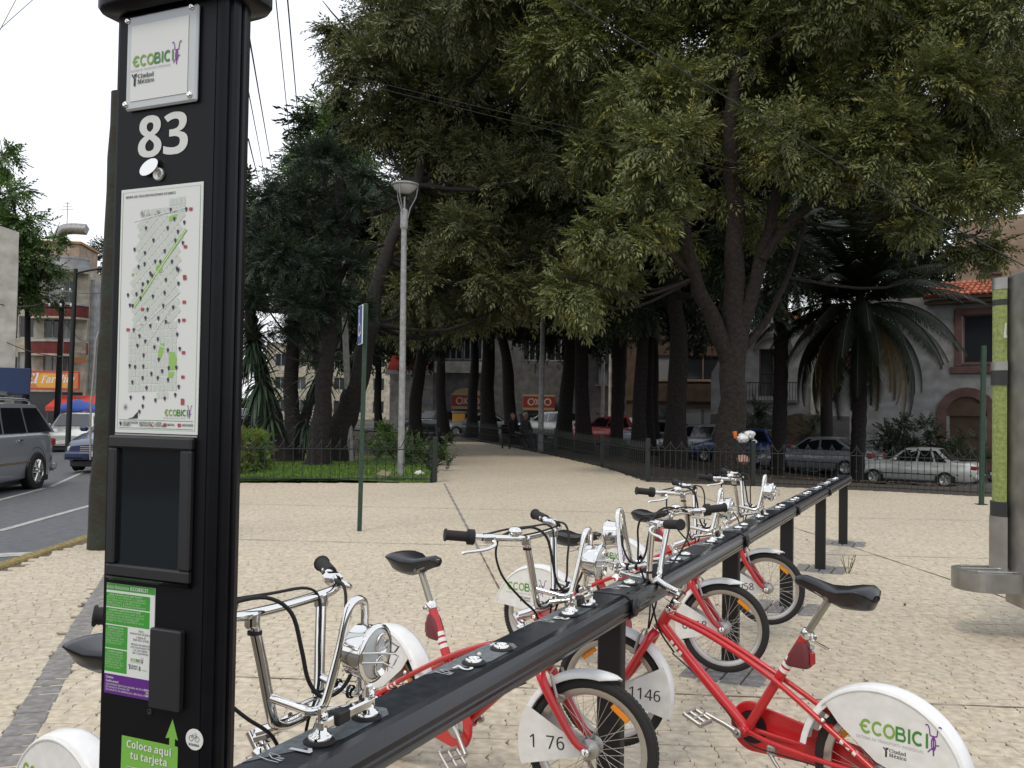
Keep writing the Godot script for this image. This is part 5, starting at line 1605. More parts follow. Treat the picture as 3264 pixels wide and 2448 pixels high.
# ---------------------------------------------------------------- vehicles
# local +X forward; s holds [length, width, height, wheel radius, front wheel x, rear wheel x, cowl x, roof front x, roof rear x, rear glass base x, belt y, hood y, tail y]
func car(called: String, label: String, category: String, paint: String, at: Vector3, yaw: float, s: Array, group: String, opt := {}) -> Node3D:
	var t := thing(called, label, category, at, yaw, group)
	var L: float = s[0]
	var W: float = s[1] * 0.5
	var H: float = s[2]
	var R: float = s[3]
	var belt: float = s[10]
	var st := []          # x, top y, half width
	for i in 23:
		var q := i / 22.0
		var x := lerpf(-L * 0.5, L * 0.5, q)
		var y := belt
		if x > s[6]: y = lerpf(belt, s[11], smoothstep(s[6], L * 0.5, x))
		if x < s[9]: y = lerpf(belt, s[12], smoothstep(s[9], -L * 0.5, x))
		var e := minf(1.0, (minf(q, 1.0 - q)) * 22.0 / 2.2)
		var w := W * lerpf(0.80, 1.0, sqrt(clampf(e, 0, 1))) * (1.0 - 0.03 * absf(q - 0.5))
		st.append([x, y - (0.10 if i == 0 or i == 22 else 0.0), w, i == 0 or i == 22])
	var P := []
	for e in st:
		var y: float = e[1]
		var w: float = e[2]
		var b: float = 0.22 if not e[3] else 0.32
		var row := PackedVector3Array()
		for k in [[-0.82, b], [-0.95, b + 0.06], [-0.995, lerpf(b, y, 0.38)], [-1.0, lerpf(b, y, 0.62)], [-0.965, lerpf(b, y, 0.9)], [-0.90, y], [-0.55, y + 0.03], [0.0, y + 0.045], [0.55, y + 0.03], [0.90, y], [0.965, lerpf(b, y, 0.9)], [1.0, lerpf(b, y, 0.62)], [0.995, lerpf(b, y, 0.38)], [0.95, b + 0.06], [0.82, b]]:
			row.append(Vector3(e[0], k[1], k[0] * w))
		P.append(row)
	var g := G.new()
	g.sheet(P)
	for e in [0, 22]:
		var f := []
		for p in P[e]: f.append(p)
		g.face(f, Vector3(-1 if e == 0 else 1, 0, 0))
	part("body", g, paint, t)
	# greenhouse
	var wb := W * 0.89
	var wr := W * (0.70 if H < 1.7 else 0.78)
	var fr := [[s[6], belt, wb], [s[7], H - 0.03, wr], [lerpf(s[7], s[8], 0.5), H, wr * 1.01], [s[8], H - 0.03, wr], [s[9], belt, wb]]
	P = []
	for e in fr:
		P.append(PackedVector3Array([Vector3(e[0], e[1], -e[2]), Vector3(e[0], e[1] + 0.012, -e[2] * 0.9), Vector3(e[0], e[1] + 0.03, 0), Vector3(e[0], e[1] + 0.012, e[2] * 0.9), Vector3(e[0], e[1], e[2])]))
	g = G.new()
	g.sheet(P)
	for sd in [-1.0, 1.0]:
		var f := []
		for e in fr: f.append(Vector3(e[0], e[1], e[2] * sd))
		var cen := (Vector3(s[7], H, wr * sd) + Vector3(s[8], H, wr * sd)) * 0.5
		g.face([f[0], f[1], f[2], f[3], f[4]], Vector3(0, 0.35, sd).normalized())
	part("cabin", g, paint, t)
	# glass
	var n := Vector3(0, 0.3, 1).normalized()
	for sd in [-1.0, 1.0]:
		var lo := func(x: float) -> Vector3: return Vector3(x, belt + 0.02, (wb - 0.004) * sd + 0.012 * sd)
		var hi := func(x: float) -> Vector3: return Vector3(x, H - 0.085, (wr + 0.016) * sd + 0.012 * sd)
		var x0: float = s[6] - 0.16
		var x1: float = s[9] + 0.16
		var r0: float = s[7] - 0.03
		var r1: float = s[8] + 0.03
		var cuts: Array = opt.get("cuts", [0.46])
		var c := [0.0]
		c.append_array(cuts); c.append(1.0)
		for i in c.size() - 1:
			var a0 := lerpf(x0, x1, c[i]) + (-0.035 if i > 0 else 0.0)
			var a1 := lerpf(x0, x1, c[i + 1]) + (0.035 if i < c.size() - 2 else 0.0)
			var b0 := lerpf(r0, r1, (c[i] - 0.12) / 0.76 if i > 0 else 0.0) + (-0.035 if i > 0 else 0.0)
			var b1 := lerpf(r0, r1, (c[i + 1] - 0.12) / 0.76 if i < c.size() - 2 else 1.0) + (0.035 if i < c.size() - 2 else 0.0)
			g = G.new()
			g.quad(lo.call(a0), lo.call(a1), hi.call(b1), hi.call(b0), Vector3(0, 0.3, sd))
			part("side_window", g, "car_glass", t)
		# wheels, arches, handles, mirror
		for wx in [s[4], s[5]]:
			g = G.new()
			g.lathe([Vector2(0, 0.0), Vector2(R * 1.16, 0.0), Vector2(R * 1.16, 0.02)], Transform3D(Basis(Vector3(1, 0, 0), PI / 2 * sd), Vector3(wx, R + 0.03, sd * (W * 0.975))), 22)
			part("wheel_arch", g, "car_trim", t)
			var at2 := Transform3D(Basis(Vector3(1, 0, 0), PI / 2 * sd), Vector3(wx, R, sd * (W - 0.17)))
			g = G.new()
			g.lathe([Vector2(R * 0.62, 0.19), Vector2(R * 0.85, 0.205), Vector2(R * 0.97, 0.19), Vector2(R, 0.15), Vector2(R, 0.0), Vector2(R * 0.5, 0.0)], at2, 24)
			var wh := part("wheel", g, "tyre", t)
			g = G.new()
			g.lathe([Vector2(R * 0.64, 0.19), Vector2(R * 0.60, 0.20), Vector2(R * 0.57, 0.165), Vector2(R * 0.2, 0.15)], at2, 24)
			for k in 6:
				var a := TAU * k / 6
				g.tube([at2 * Vector3(cos(a) * R * 0.1, 0.19, sin(a) * R * 0.1), at2 * Vector3(cos(a) * R * 0.59, 0.185, sin(a) * R * 0.59)], R * 0.075, 5)
			g.lathe([Vector2(R * 0.16, 0.16), Vector2(R * 0.15, 0.205), Vector2(0, 0.21)], at2, 10)
			part("rim", g, "rim_metal" if not opt.has("chrome") else "chrome", wh)
		for hx in opt.get("handles", [0.1, -0.85]):
			g = G.new()
			g.box(Vector3(0.2, 0.035, 0.03), T(hx, belt - 0.12, sd * (W * 0.985)), 0.01)
			part("door_handle", g, "chrome" if opt.has("chrome") else paint, t)
		g = G.new()
		g.box(Vector3(0.16, 0.14, 0.22), T(s[6] - 0.28, belt + 0.10, sd * (W + 0.07)), 0.05)
		part("mirror", g, "chrome" if opt.has("chrome") else paint, t)
		g = G.new()
		g.box(Vector3(L * 0.5, 0.03, 0.02), T((s[4] + s[5]) / 2, 0.52 * belt, sd * W * 1.0), 0.006)
		part("side_moulding", g, "chrome" if opt.has("chrome") else "car_trim", t)
		g = G.new()
		g.box(Vector3(0.28, 0.15, 0.34), T(L * 0.5 - 0.15, s[11] - 0.17, sd * (W * 0.66)), 0.04)
		part("headlight", g, "lamp_glass", t)
		g = G.new()
		g.box(Vector3(0.22, opt.get("tail_h", 0.16), 0.34), T(-L * 0.5 + 0.10, s[12] - 0.16 - opt.get("tail_drop", 0.0), sd * (W * 0.72)), 0.03)
		part("tail_light", g, "lens_red", t)
		for cu in [s[7], s[8]]: pass
	var up := Vector3(0, 0.016, 0)
	g = G.new()
	g.quad(Vector3(s[6] - 0.06, belt + 0.07, -wb * 0.88) + Vector3(0.02, 0.02, 0), Vector3(s[6] - 0.06, belt + 0.07, wb * 0.88) + Vector3(0.02, 0.02, 0), Vector3(s[7] + 0.03, H - 0.06, wr * 0.88) + Vector3(0.03, 0.035, 0), Vector3(s[7] + 0.03, H - 0.06, -wr * 0.88) + Vector3(0.03, 0.035, 0), Vector3(1, 0.5, 0))
	part("windscreen", g, "car_glass", t)
	g = G.new()
	g.quad(Vector3(s[9] + 0.04, belt + 0.08, -wb * 0.86) + Vector3(-0.03, 0.02, 0), Vector3(s[9] + 0.04, belt + 0.08, wb * 0.86) + Vector3(-0.03, 0.02, 0), Vector3(s[8] - 0.03, H - 0.07, wr * 0.86) + Vector3(-0.03, 0.035, 0), Vector3(s[8] - 0.03, H - 0.07, -wr * 0.86) + Vector3(-0.03, 0.035, 0), Vector3(-1, 0.5, 0))
	part("rear_window", g, "car_glass", t)
	for e in [-1.0, 1.0]:
		g = G.new()
		g.box(Vector3(0.16, 0.2, W * 1.86), T(e * (L * 0.5 - 0.03), 0.42, 0), 0.06)
		part("bumper", g, opt.get("bumper", paint), t)
		g = G.new()
		g.box(Vector3(0.012, 0.13, 0.34), T(e * (L * 0.5 + 0.055), 0.46 + (0.28 if e < 0 and not opt.has("low_plate") else 0.0), 0), 0.003)
		part("number_plate", g, "plate", t)
	g = G.new()
	for k in 4: g.box(Vector3(0.03, 0.02, W * 0.95), T(L * 0.5 + 0.005, s[11] - 0.24 + k * 0.045, 0))
	part("grille", g, "dull_metal", t)
	g = G.new()
	g.box(Vector3(L * 0.93, 0.16, W * 1.66), T(0, 0.22, 0), 0.02)
	part("underbody", g, "car_trim", t)
	if opt.has("rails"):
		for sd in [-1.0, 1.0]:
			g = G.new()
			g.tube(smooth([Vector3(s[7] - 0.25, H - 0.02, wr * 0.92 * sd), Vector3(s[7] - 0.45, H + 0.075, wr * 0.92 * sd), Vector3(s[8] + 0.35, H + 0.075, wr * 0.92 * sd), Vector3(s[8] + 0.12, H - 0.02, wr * 0.92 * sd)], 4), 0.022, 6)
			part("roof_rail", g, "chrome", t)
	return t

func on_ground(x: float, z: float) -> Vector3:
	return Vector3(x, height(x, z) + 0.012, z)

func vehicles() -> void:
	var sedan := [4.5, 1.72, 1.43, 0.31, 1.33, -1.3, 0.95, 0.25, -0.85, -1.62, 0.93, 0.74, 0.95]
	var boxy := [4.3, 1.66, 1.38, 0.29, 1.28, -1.14, 0.82, 0.22, -0.82, -1.35, 0.88, 0.76, 0.90]
	var hatch := [3.9, 1.66, 1.46, 0.29, 1.2, -1.2, 0.95, 0.25, -1.45, -1.85, 0.94, 0.76, 0.92]
	var wagon := [4.2, 1.68, 1.48, 0.29, 1.25, -1.2, 0.95, 0.25, -1.6, -1.98, 0.93, 0.76, 0.92]
	var suv := [5.15, 1.95, 1.72, 0.385, 1.5, -1.45, 1.15, 0.55, -1.8, -2.5, 1.13, 1.0, 1.08]
	# across the road, left
	var p := Vector3(-10.32, 0, -17.75)
	p.y = road_y(p.x, p.z)
	car("silver_suv", "large silver off road car with chrome wheels leaving the left edge", "car", "car_grey", p, -87.0, suv, "traffic on the left road", {"cuts": [0.36, 0.66], "chrome": true, "rails": true, "handles": [0.25, -0.75]})
	p = Vector3(-10.1, 0, -25.6)
	p.y = road_y(p.x, p.z)
	car("saloon_car", "dark blue saloon with reflecting windscreen following the silver off road car", "car", "car_navy", p, -87.0, sedan, "traffic on the left road", {})
	p = Vector3(-16.6, 0, -37.0)
	p.y = -0.42
	car("white_pickup", "white cab parked behind the blue saloon under the blue parasol", "car", "car_white", p, -78.0, wagon, "traffic on the left road", {})
	p = Vector3(-15.0, 0, -54.0)
	p.y = road_y(p.x, p.z)
	car("saloon_car", "black saloon far down the left road beyond the hedge", "car", "car_black", p, -110.0, sedan, "traffic on the left road", {})
	p = Vector3(-17.4, 0, -60.0)
	p.y = road_y(p.x, p.z)
	car("white_van", "white van behind the black saloon far down the left road", "van", "car_white", p, -110.0, [4.9, 1.9, 2.1, 0.33, 1.6, -1.5, 1.7, 1.2, -2.2, -2.4, 1.15, 0.95, 1.1], "traffic on the left road", {"cuts": [0.3]})
	# parked along the street on the right, noses away to the left
	var yaw := 137.0
	car("saloon_car", "boxy white saloon with red tail lights parked behind the looped fence at the right", "car", "car_white", on_ground(14.75, -35.2), yaw + 8.0, boxy, "cars parked on the right street", {"bumper": "car_white", "cuts": [0.46, 0.78], "tail_h": 0.13, "low_plate": true})
	car("saloon_car", "rounded grey silver saloon parked behind the end of the bike rack", "car", "car_grey", on_ground(12.0, -37.6), yaw + 5.0, sedan, "cars parked on the right street", {"cuts": [0.48], "tail_h": 0.2})
	car("estate_car", "pale silver estate car parked left of the ash trunk", "car", "car_silver", on_ground(8.35, -42.6), yaw, wagon, "cars parked on the right street", {"cuts": [0.36, 0.68]})
	car("hatchback", "silver blue hatchback parked behind the red car", "car", "car_grey", on_ground(6.6, -45.4), yaw, hatch, "cars parked on the right street", {})
	car("hatchback", "red hatchback parked in the middle distance", "car", "car_red", on_ground(4.85, -47.6), yaw, hatch, "cars parked on the right street", {"tail_drop": -0.1})
	car("saloon_car", "white car half hidden behind the bench at the far end", "car", "car_white", on_ground(2.2, -51.0), yaw, sedan, "cars parked on the right street", {})
	car("hatchback", "dark blue car hidden in shade behind the litter bin", "car", "car_blue", on_ground(9.6, -40.6), yaw, hatch, "cars parked on the right street", {})
	car("hatchback", "black car nose at the far right beside the steel booth", "car", "car_black", on_ground(18.6, -32.9), yaw, hatch, "cars parked on the right street", {})
	car("hatchback", "dark car far behind the path fence at the left of the store", "car", "car_black", Vector3(-4.9, -0.1, -59.5), 170.0, hatch, "cars parked on the right street", {})
	car("saloon_car", "pale car in front of the store at the far end of the park", "car", "car_silver", Vector3(-1.9, -0.2, -58.5), 175.0, sedan, "cars parked on the right street", {})

# ---------------------------------------------------------------- lettering shared by the bikes and the totem
# the ECOBICI mark drawn about its left end, cap height 1, about 7.1 wide
func logo(parent: Node, at: Transform3D, caption := true) -> void:
	var g := G.new()
	var w := 0.2
	g.stroke(arc(0.55, 0.5, 0.42, 42, 318, 14), w, at)
	g.stroke([Vector2(-0.06, 0.5), Vector2(0.62, 0.5)], w * 0.9, at * T(0, 0, 0.002))
	g.stroke(arc(1.55, 0.5, 0.42, 45, 315, 14), w, at)
	g.stroke(arc(2.55, 0.5, 0.42, 0, 352, 20), w, at, true)
	part("logo_letters", g, "logo_light", parent)
	g = G.new()
	g.stroke([Vector2(3.2, 0.0), Vector2(3.2, 1.0)], w, at)
	var b := [Vector2(3.2, 0.92)]
	b.append_array(arc(3.62, 0.73, 0.19, 90, -90, 8)); b.append(Vector2(3.2, 0.53))
	g.stroke(b, w * 0.85, at * T(0, 0, 0.002))
	b = [Vector2(3.2, 0.53)]
	b.append_array(arc(3.68, 0.30, 0.225, 90, -90, 8)); b.append(Vector2(3.2, 0.08))
	g.stroke(b, w * 0.85, at * T(0, 0, 0.004))
	g.stroke([Vector2(4.25, 0), Vector2(4.25, 1.0)], w, at)
	g.stroke(arc(5.0, 0.5, 0.42, 50, 310, 14), w, at)
	g.stroke([Vector2(5.72, 0), Vector2(5.72, 1.0)], w, at)
	part("logo_letters", g, "logo_dark", parent)
	g = G.new()
	var k := at * T(6.25, -0.15, 0)
	for s in [-1.0, 1.0]:
		g.stroke(smooth([Vector2(0.06 * s, 1.05), Vector2(0.28 * s, 1.12), Vector2(0.32 * s, 1.45), Vector2(0.46 * s, 1.75), Vector2(0.66 * s, 1.72)], 4), 0.1, k)
		g.stroke([Vector2(0.0, 0.22), Vector2(0.22 * s, 0.32 + 0.16 * s), Vector2(0.46 * s, 0.22 + 0.3 * s)], 0.09, k * T(0, 0, 0.002))
	g.stroke([Vector2(0, -0.25), Vector2(0, 1.1)], 0.12, k * T(0, 0, 0.003))
	var ov := []
	for i in 20: ov.append(Vector2(cos(TAU * i / 20) * 0.17, 0.55 + sin(TAU * i / 20) * 0.42))
	g.stroke(ov, 0.1, k * T(0, 0, 0.004), true)
	part("logo_bicycle", g, "logo_purple", parent)
	if caption:
		g = G.new()
		g.text("SISTEMA DE TRANSPORTE INDIVIDUAL", 0.2, at * T(-0.35, -0.42, 0), false, 0, false, 1.2)
		part("caption", g, "print_grey", parent)

func city_mark(parent: Node, at: Transform3D, h: float) -> void:
	var g := G.new()
	var k := at.scaled_local(Vector3(h, h, 1))
	g.stroke([Vector2(0.18, 0), Vector2(0.2, 0.6)], 0.2, k)
	g.stroke([Vector2(-0.08, 0.92), Vector2(0.15, 0.62), Vector2(0.42, 0.95)], 0.14, k * T(0, 0, 0.0006))
	g.stroke(arc(0.2, 0.85, 0.05, 0, 340, 6), 0.1, k, true)
	g.text("Ciudad", 0.34, k * T(0.48, 0.56, 0), true, 0, true)
	g.text("México", 0.34, k * T(0.48, 0.12, 0), true, 0, true)
	part("city_mark", g, "print_black", parent)

func totem() -> void:
	var P0 := Vector3(-0.4785, 0, -1.5225)
	var t := thing("bike_totem", "tall black bicycle hire totem with map, screen and stickers in the left foreground", "totem", P0, -24.85)
	# cross-section: flat face, grooved rounded corners
	var half := [Vector2(0.0, 0.0), Vector2(0.006, -0.001), Vector2(0.011, -0.006), Vector2(0.013, -0.012), Vector2(0.0095, -0.015), Vector2(0.0095, -0.018), Vector2(0.015, -0.021), Vector2(0.0165, -0.031), Vector2(0.0165, -0.037), Vector2(0.012, -0.0395), Vector2(0.012, -0.0425), Vector2(0.0165, -0.045), Vector2(0.016, -0.052), Vector2(0.011, -0.066), Vector2(0.0, -0.075)]
	var rowx := []
	for p in half: rowx.append(Vector3(p.x, 0, p.y))
	for i in range(half.size() - 1, -1, -1): rowx.append(Vector3(-0.209 - half[i].x, 0, half[i].y))
	var g := G.new()
	for i in rowx.size():
		var a: Vector3 = rowx[i]
		var b: Vector3 = rowx[(i + 1) % rowx.size()]
		g.quad(a, b, b + Vector3(0, 2.135, 0), a + Vector3(0, 2.135, 0), (a + b) * 0.5 - Vector3(-0.1045, 0, -0.0375))
	part("column", g, "black_paint", t)
	g = G.new()
	g.rect(-0.2085, 0.0, -0.0005, 2.135, T(0, 0, 0.0012))
	part("front_panel", g, "black_face", t)
	# cap
	g = G.new()
	var prof := [[2.128, 0.70], [2.134, 0.96], [2.142, 1.0], [2.162, 1.0], [2.168, 0.97], [2.169, 0.0]]
	var S := []
	for e in prof:
		var row := PackedVector3Array()
		for k in 32:
			var a := TAU * k / 32
			var c := cos(a)
			var s := sin(a)
			row.append(Vector3(-0.1045 + signf(c) * pow(absf(c), 0.35) * 0.142 * e[1], e[0], -0.0375 + signf(s) * pow(absf(s), 0.35) * 0.075 * e[1]))
		S.append(row)
	g.sheet(S, true)
	part("cap", g, "black_paint", t)
	# logo plate
	g = G.new()
	g.box(Vector3(0.153, 0.157, 0.008), T(-0.1083, 2.0425, 0.0062), 0.003)
	var pl := part("logo_plate", g, "frosted", t)
	g = G.new(); g.rect(-0.1725, 1.978, -0.0488, 2.104, T(0, 0, 0.0112))
	part("print_sheet", g, "paper", pl)
	for c in [[-0.1815, 2.1145], [-0.0435, 2.1165], [-0.182, 1.9745], [-0.0435, 1.9745]]:
		g = G.new(); g.lathe([Vector2(0.0052, 0), Vector2(0.0052, 0.002), Vector2(0.0035, 0.0042), Vector2(0.0015, 0.0042), Vector2(0, 0.003)], Transform3D(Basis(Vector3(1, 0, 0), PI / 2), Vector3(c[0], c[1], 0.0104)), 12)
		part("screw", g, "chrome", pl)
	var sc := 0.0152
	logo(pl, Transform3D(Basis.from_scale(Vector3(sc, sc * 1.2, 0.02)), Vector3(-0.167, 2.0345, 0.0122)))
	city_mark(pl, T(-0.166, 2.003, 0.0122), 0.021)
	# number
	g = G.new()
	g.text("83", 0.068, T(-0.1655, 1.8845, 0.0022), true, 0, false, 1.12)
	part("station_number", g, "number_white", t)
	# lock with its swung cover
	g = G.new(); g.lathe([Vector2(0.011, 0), Vector2(0.011, 0.004), Vector2(0.0085, 0.0055), Vector2(0.006, 0.002), Vector2(0, 0.002)], Transform3D(Basis(Vector3(1, 0, 0), PI / 2), Vector3(-0.1125, 1.854, 0.0015)), 16)
	var lk := part("lock", g, "dull_metal", t)
	g = G.new()
	var ov := PackedVector2Array()
	for k in 18: ov.append(Vector2(cos(TAU * k / 18) * 0.021, sin(TAU * k / 18) * 0.0115))
	g.prism(ov, 0.006, 0.0085, Transform3D(Basis(Vector3(0, 0, 1), 0.42), Vector3(-0.130, 1.8665, 0)))
	part("lock_cover", g, "chrome", lk)
	map_poster(t)
	# screen
	g = G.new()
	var fx0 := -0.2005
	var fx1 := -0.0215
	for q in [[fx0, 1.4065, fx1, 1.4265], [fx0, 1.1965, fx1, 1.2165], [fx0, 1.2165, fx0 + 0.019, 1.4065], [fx1 - 0.0235, 1.2165, fx1, 1.4065]]:
		g.box(Vector3(q[2] - q[0], q[3] - q[1], 0.012), T((q[0] + q[2]) / 2, (q[1] + q[3]) / 2, 0.0072), 0.003)
	var sf := part("screen_frame", g, "black_plastic", t)
	g = G.new(); g.rect(fx0 + 0.019, 1.2165, fx1 - 0.0235, 1.4065, T(0, 0, 0.004))
	part("screen", g, "screen", sf)
	g = G.new(); g.quad(Vector3(fx0, 1.1965, 0.0132), Vector3(fx1, 1.1965, 0.0132), Vector3(fx1 - 0.003, 1.1875, 0.0022), Vector3(fx0 + 0.003, 1.1875, 0.0022), Vector3(0, -0.5, 1))
	part("lower_bevel", g, "beam_side", sf)
	g = G.new(); g.box(Vector3(0.176, 0.0025, 0.002), T(-0.1065, 1.4285, 0.0024))
	part("panel_seam", g, "dull_metal", t)
	info_sticker(t)
	# card reader and tap panel
	g = G.new(); g.box(Vector3(0.064, 0.126, 0.014), T(-0.0645, 1.0595, 0.0082), 0.0025)
	part("card_reader", g, "black_plastic", t)
	g = G.new(); g.lathe([Vector2(0.0048, 0), Vector2(0.0048, 0.002), Vector2(0.0032, 0.002), Vector2(0.003, 0.0004), Vector2(0, 0.0004)], Transform3D(Basis(Vector3(1, 0, 0), PI / 2), Vector3(-0.1037, 0.985, 0.0015)), 12)
	part("screw_hole", g, "rubber", t)
	g = G.new()
	g.prism(PackedVector2Array([Vector2(-0.1641, 0.80), Vector2(-0.043, 0.80), Vector2(-0.043, 0.9375), Vector2(-0.0455, 0.9385), Vector2(-0.0495, 0.9385), Vector2(-0.0495, 0.9505), Vector2(-0.0433, 0.9485), Vector2(-0.0552, 0.9800), Vector2(-0.0690, 0.9485), Vector2(-0.0608, 0.9505), Vector2(-0.0608, 0.9385), Vector2(-0.1625, 0.9385)]), 0.0014, 0.0022)
	var tp := part("tap_sticker", g, "sticker_lime", t)
	g = G.new()
	g.text("Coloca aquí", 0.0118, T(-0.1515, 0.9215, 0.0032), true, 0, false, 1.05)
	g.text("tu tarjeta", 0.0118, T(-0.1425, 0.9045, 0.0032), true, 0, false, 1.05)
	g.stroke([Vector2(-0.150, 0.80), Vector2(-0.150, 0.889), Vector2(-0.1475, 0.8915), Vector2(-0.0595, 0.8915), Vector2(-0.057, 0.889), Vector2(-0.057, 0.80)], 0.0008, T(0, 0, 0.0032))
	part("lettering", g, "number_white", tp)
	# round bicycle sticker
	var cp := PackedVector2Array()
	for k in 26: cp.append(Vector2(-0.0095 + cos(TAU * k / 26) * 0.0175, 0.9555 + sin(TAU * k / 26) * 0.0165))
	g = G.new(); g.prism(cp, 0.0016, 0.0022)
	var rs := part("round_sticker", g, "paper", t)
	g = G.new()
	for x in [-0.0155, -0.0035]: g.stroke(arc(x, 0.957, 0.0042, 0, 345, 14), 0.0007, T(0, 0, 0.003), true)
	g.stroke([Vector2(-0.0155, 0.957), Vector2(-0.0125, 0.963), Vector2(-0.0055, 0.963), Vector2(-0.009, 0.957), Vector2(-0.0125, 0.963)], 0.0007, T(0, 0, 0.0032))
	g.stroke([Vector2(-0.0035, 0.957), Vector2(-0.0055, 0.965), Vector2(-0.008, 0.966)], 0.0007, T(0, 0, 0.0034))
	g.text("RODADA", 0.0037, T(-0.0097, 0.9455, 0.003), true, 1)
	part("bicycle_drawing", g, "print_black", rs)

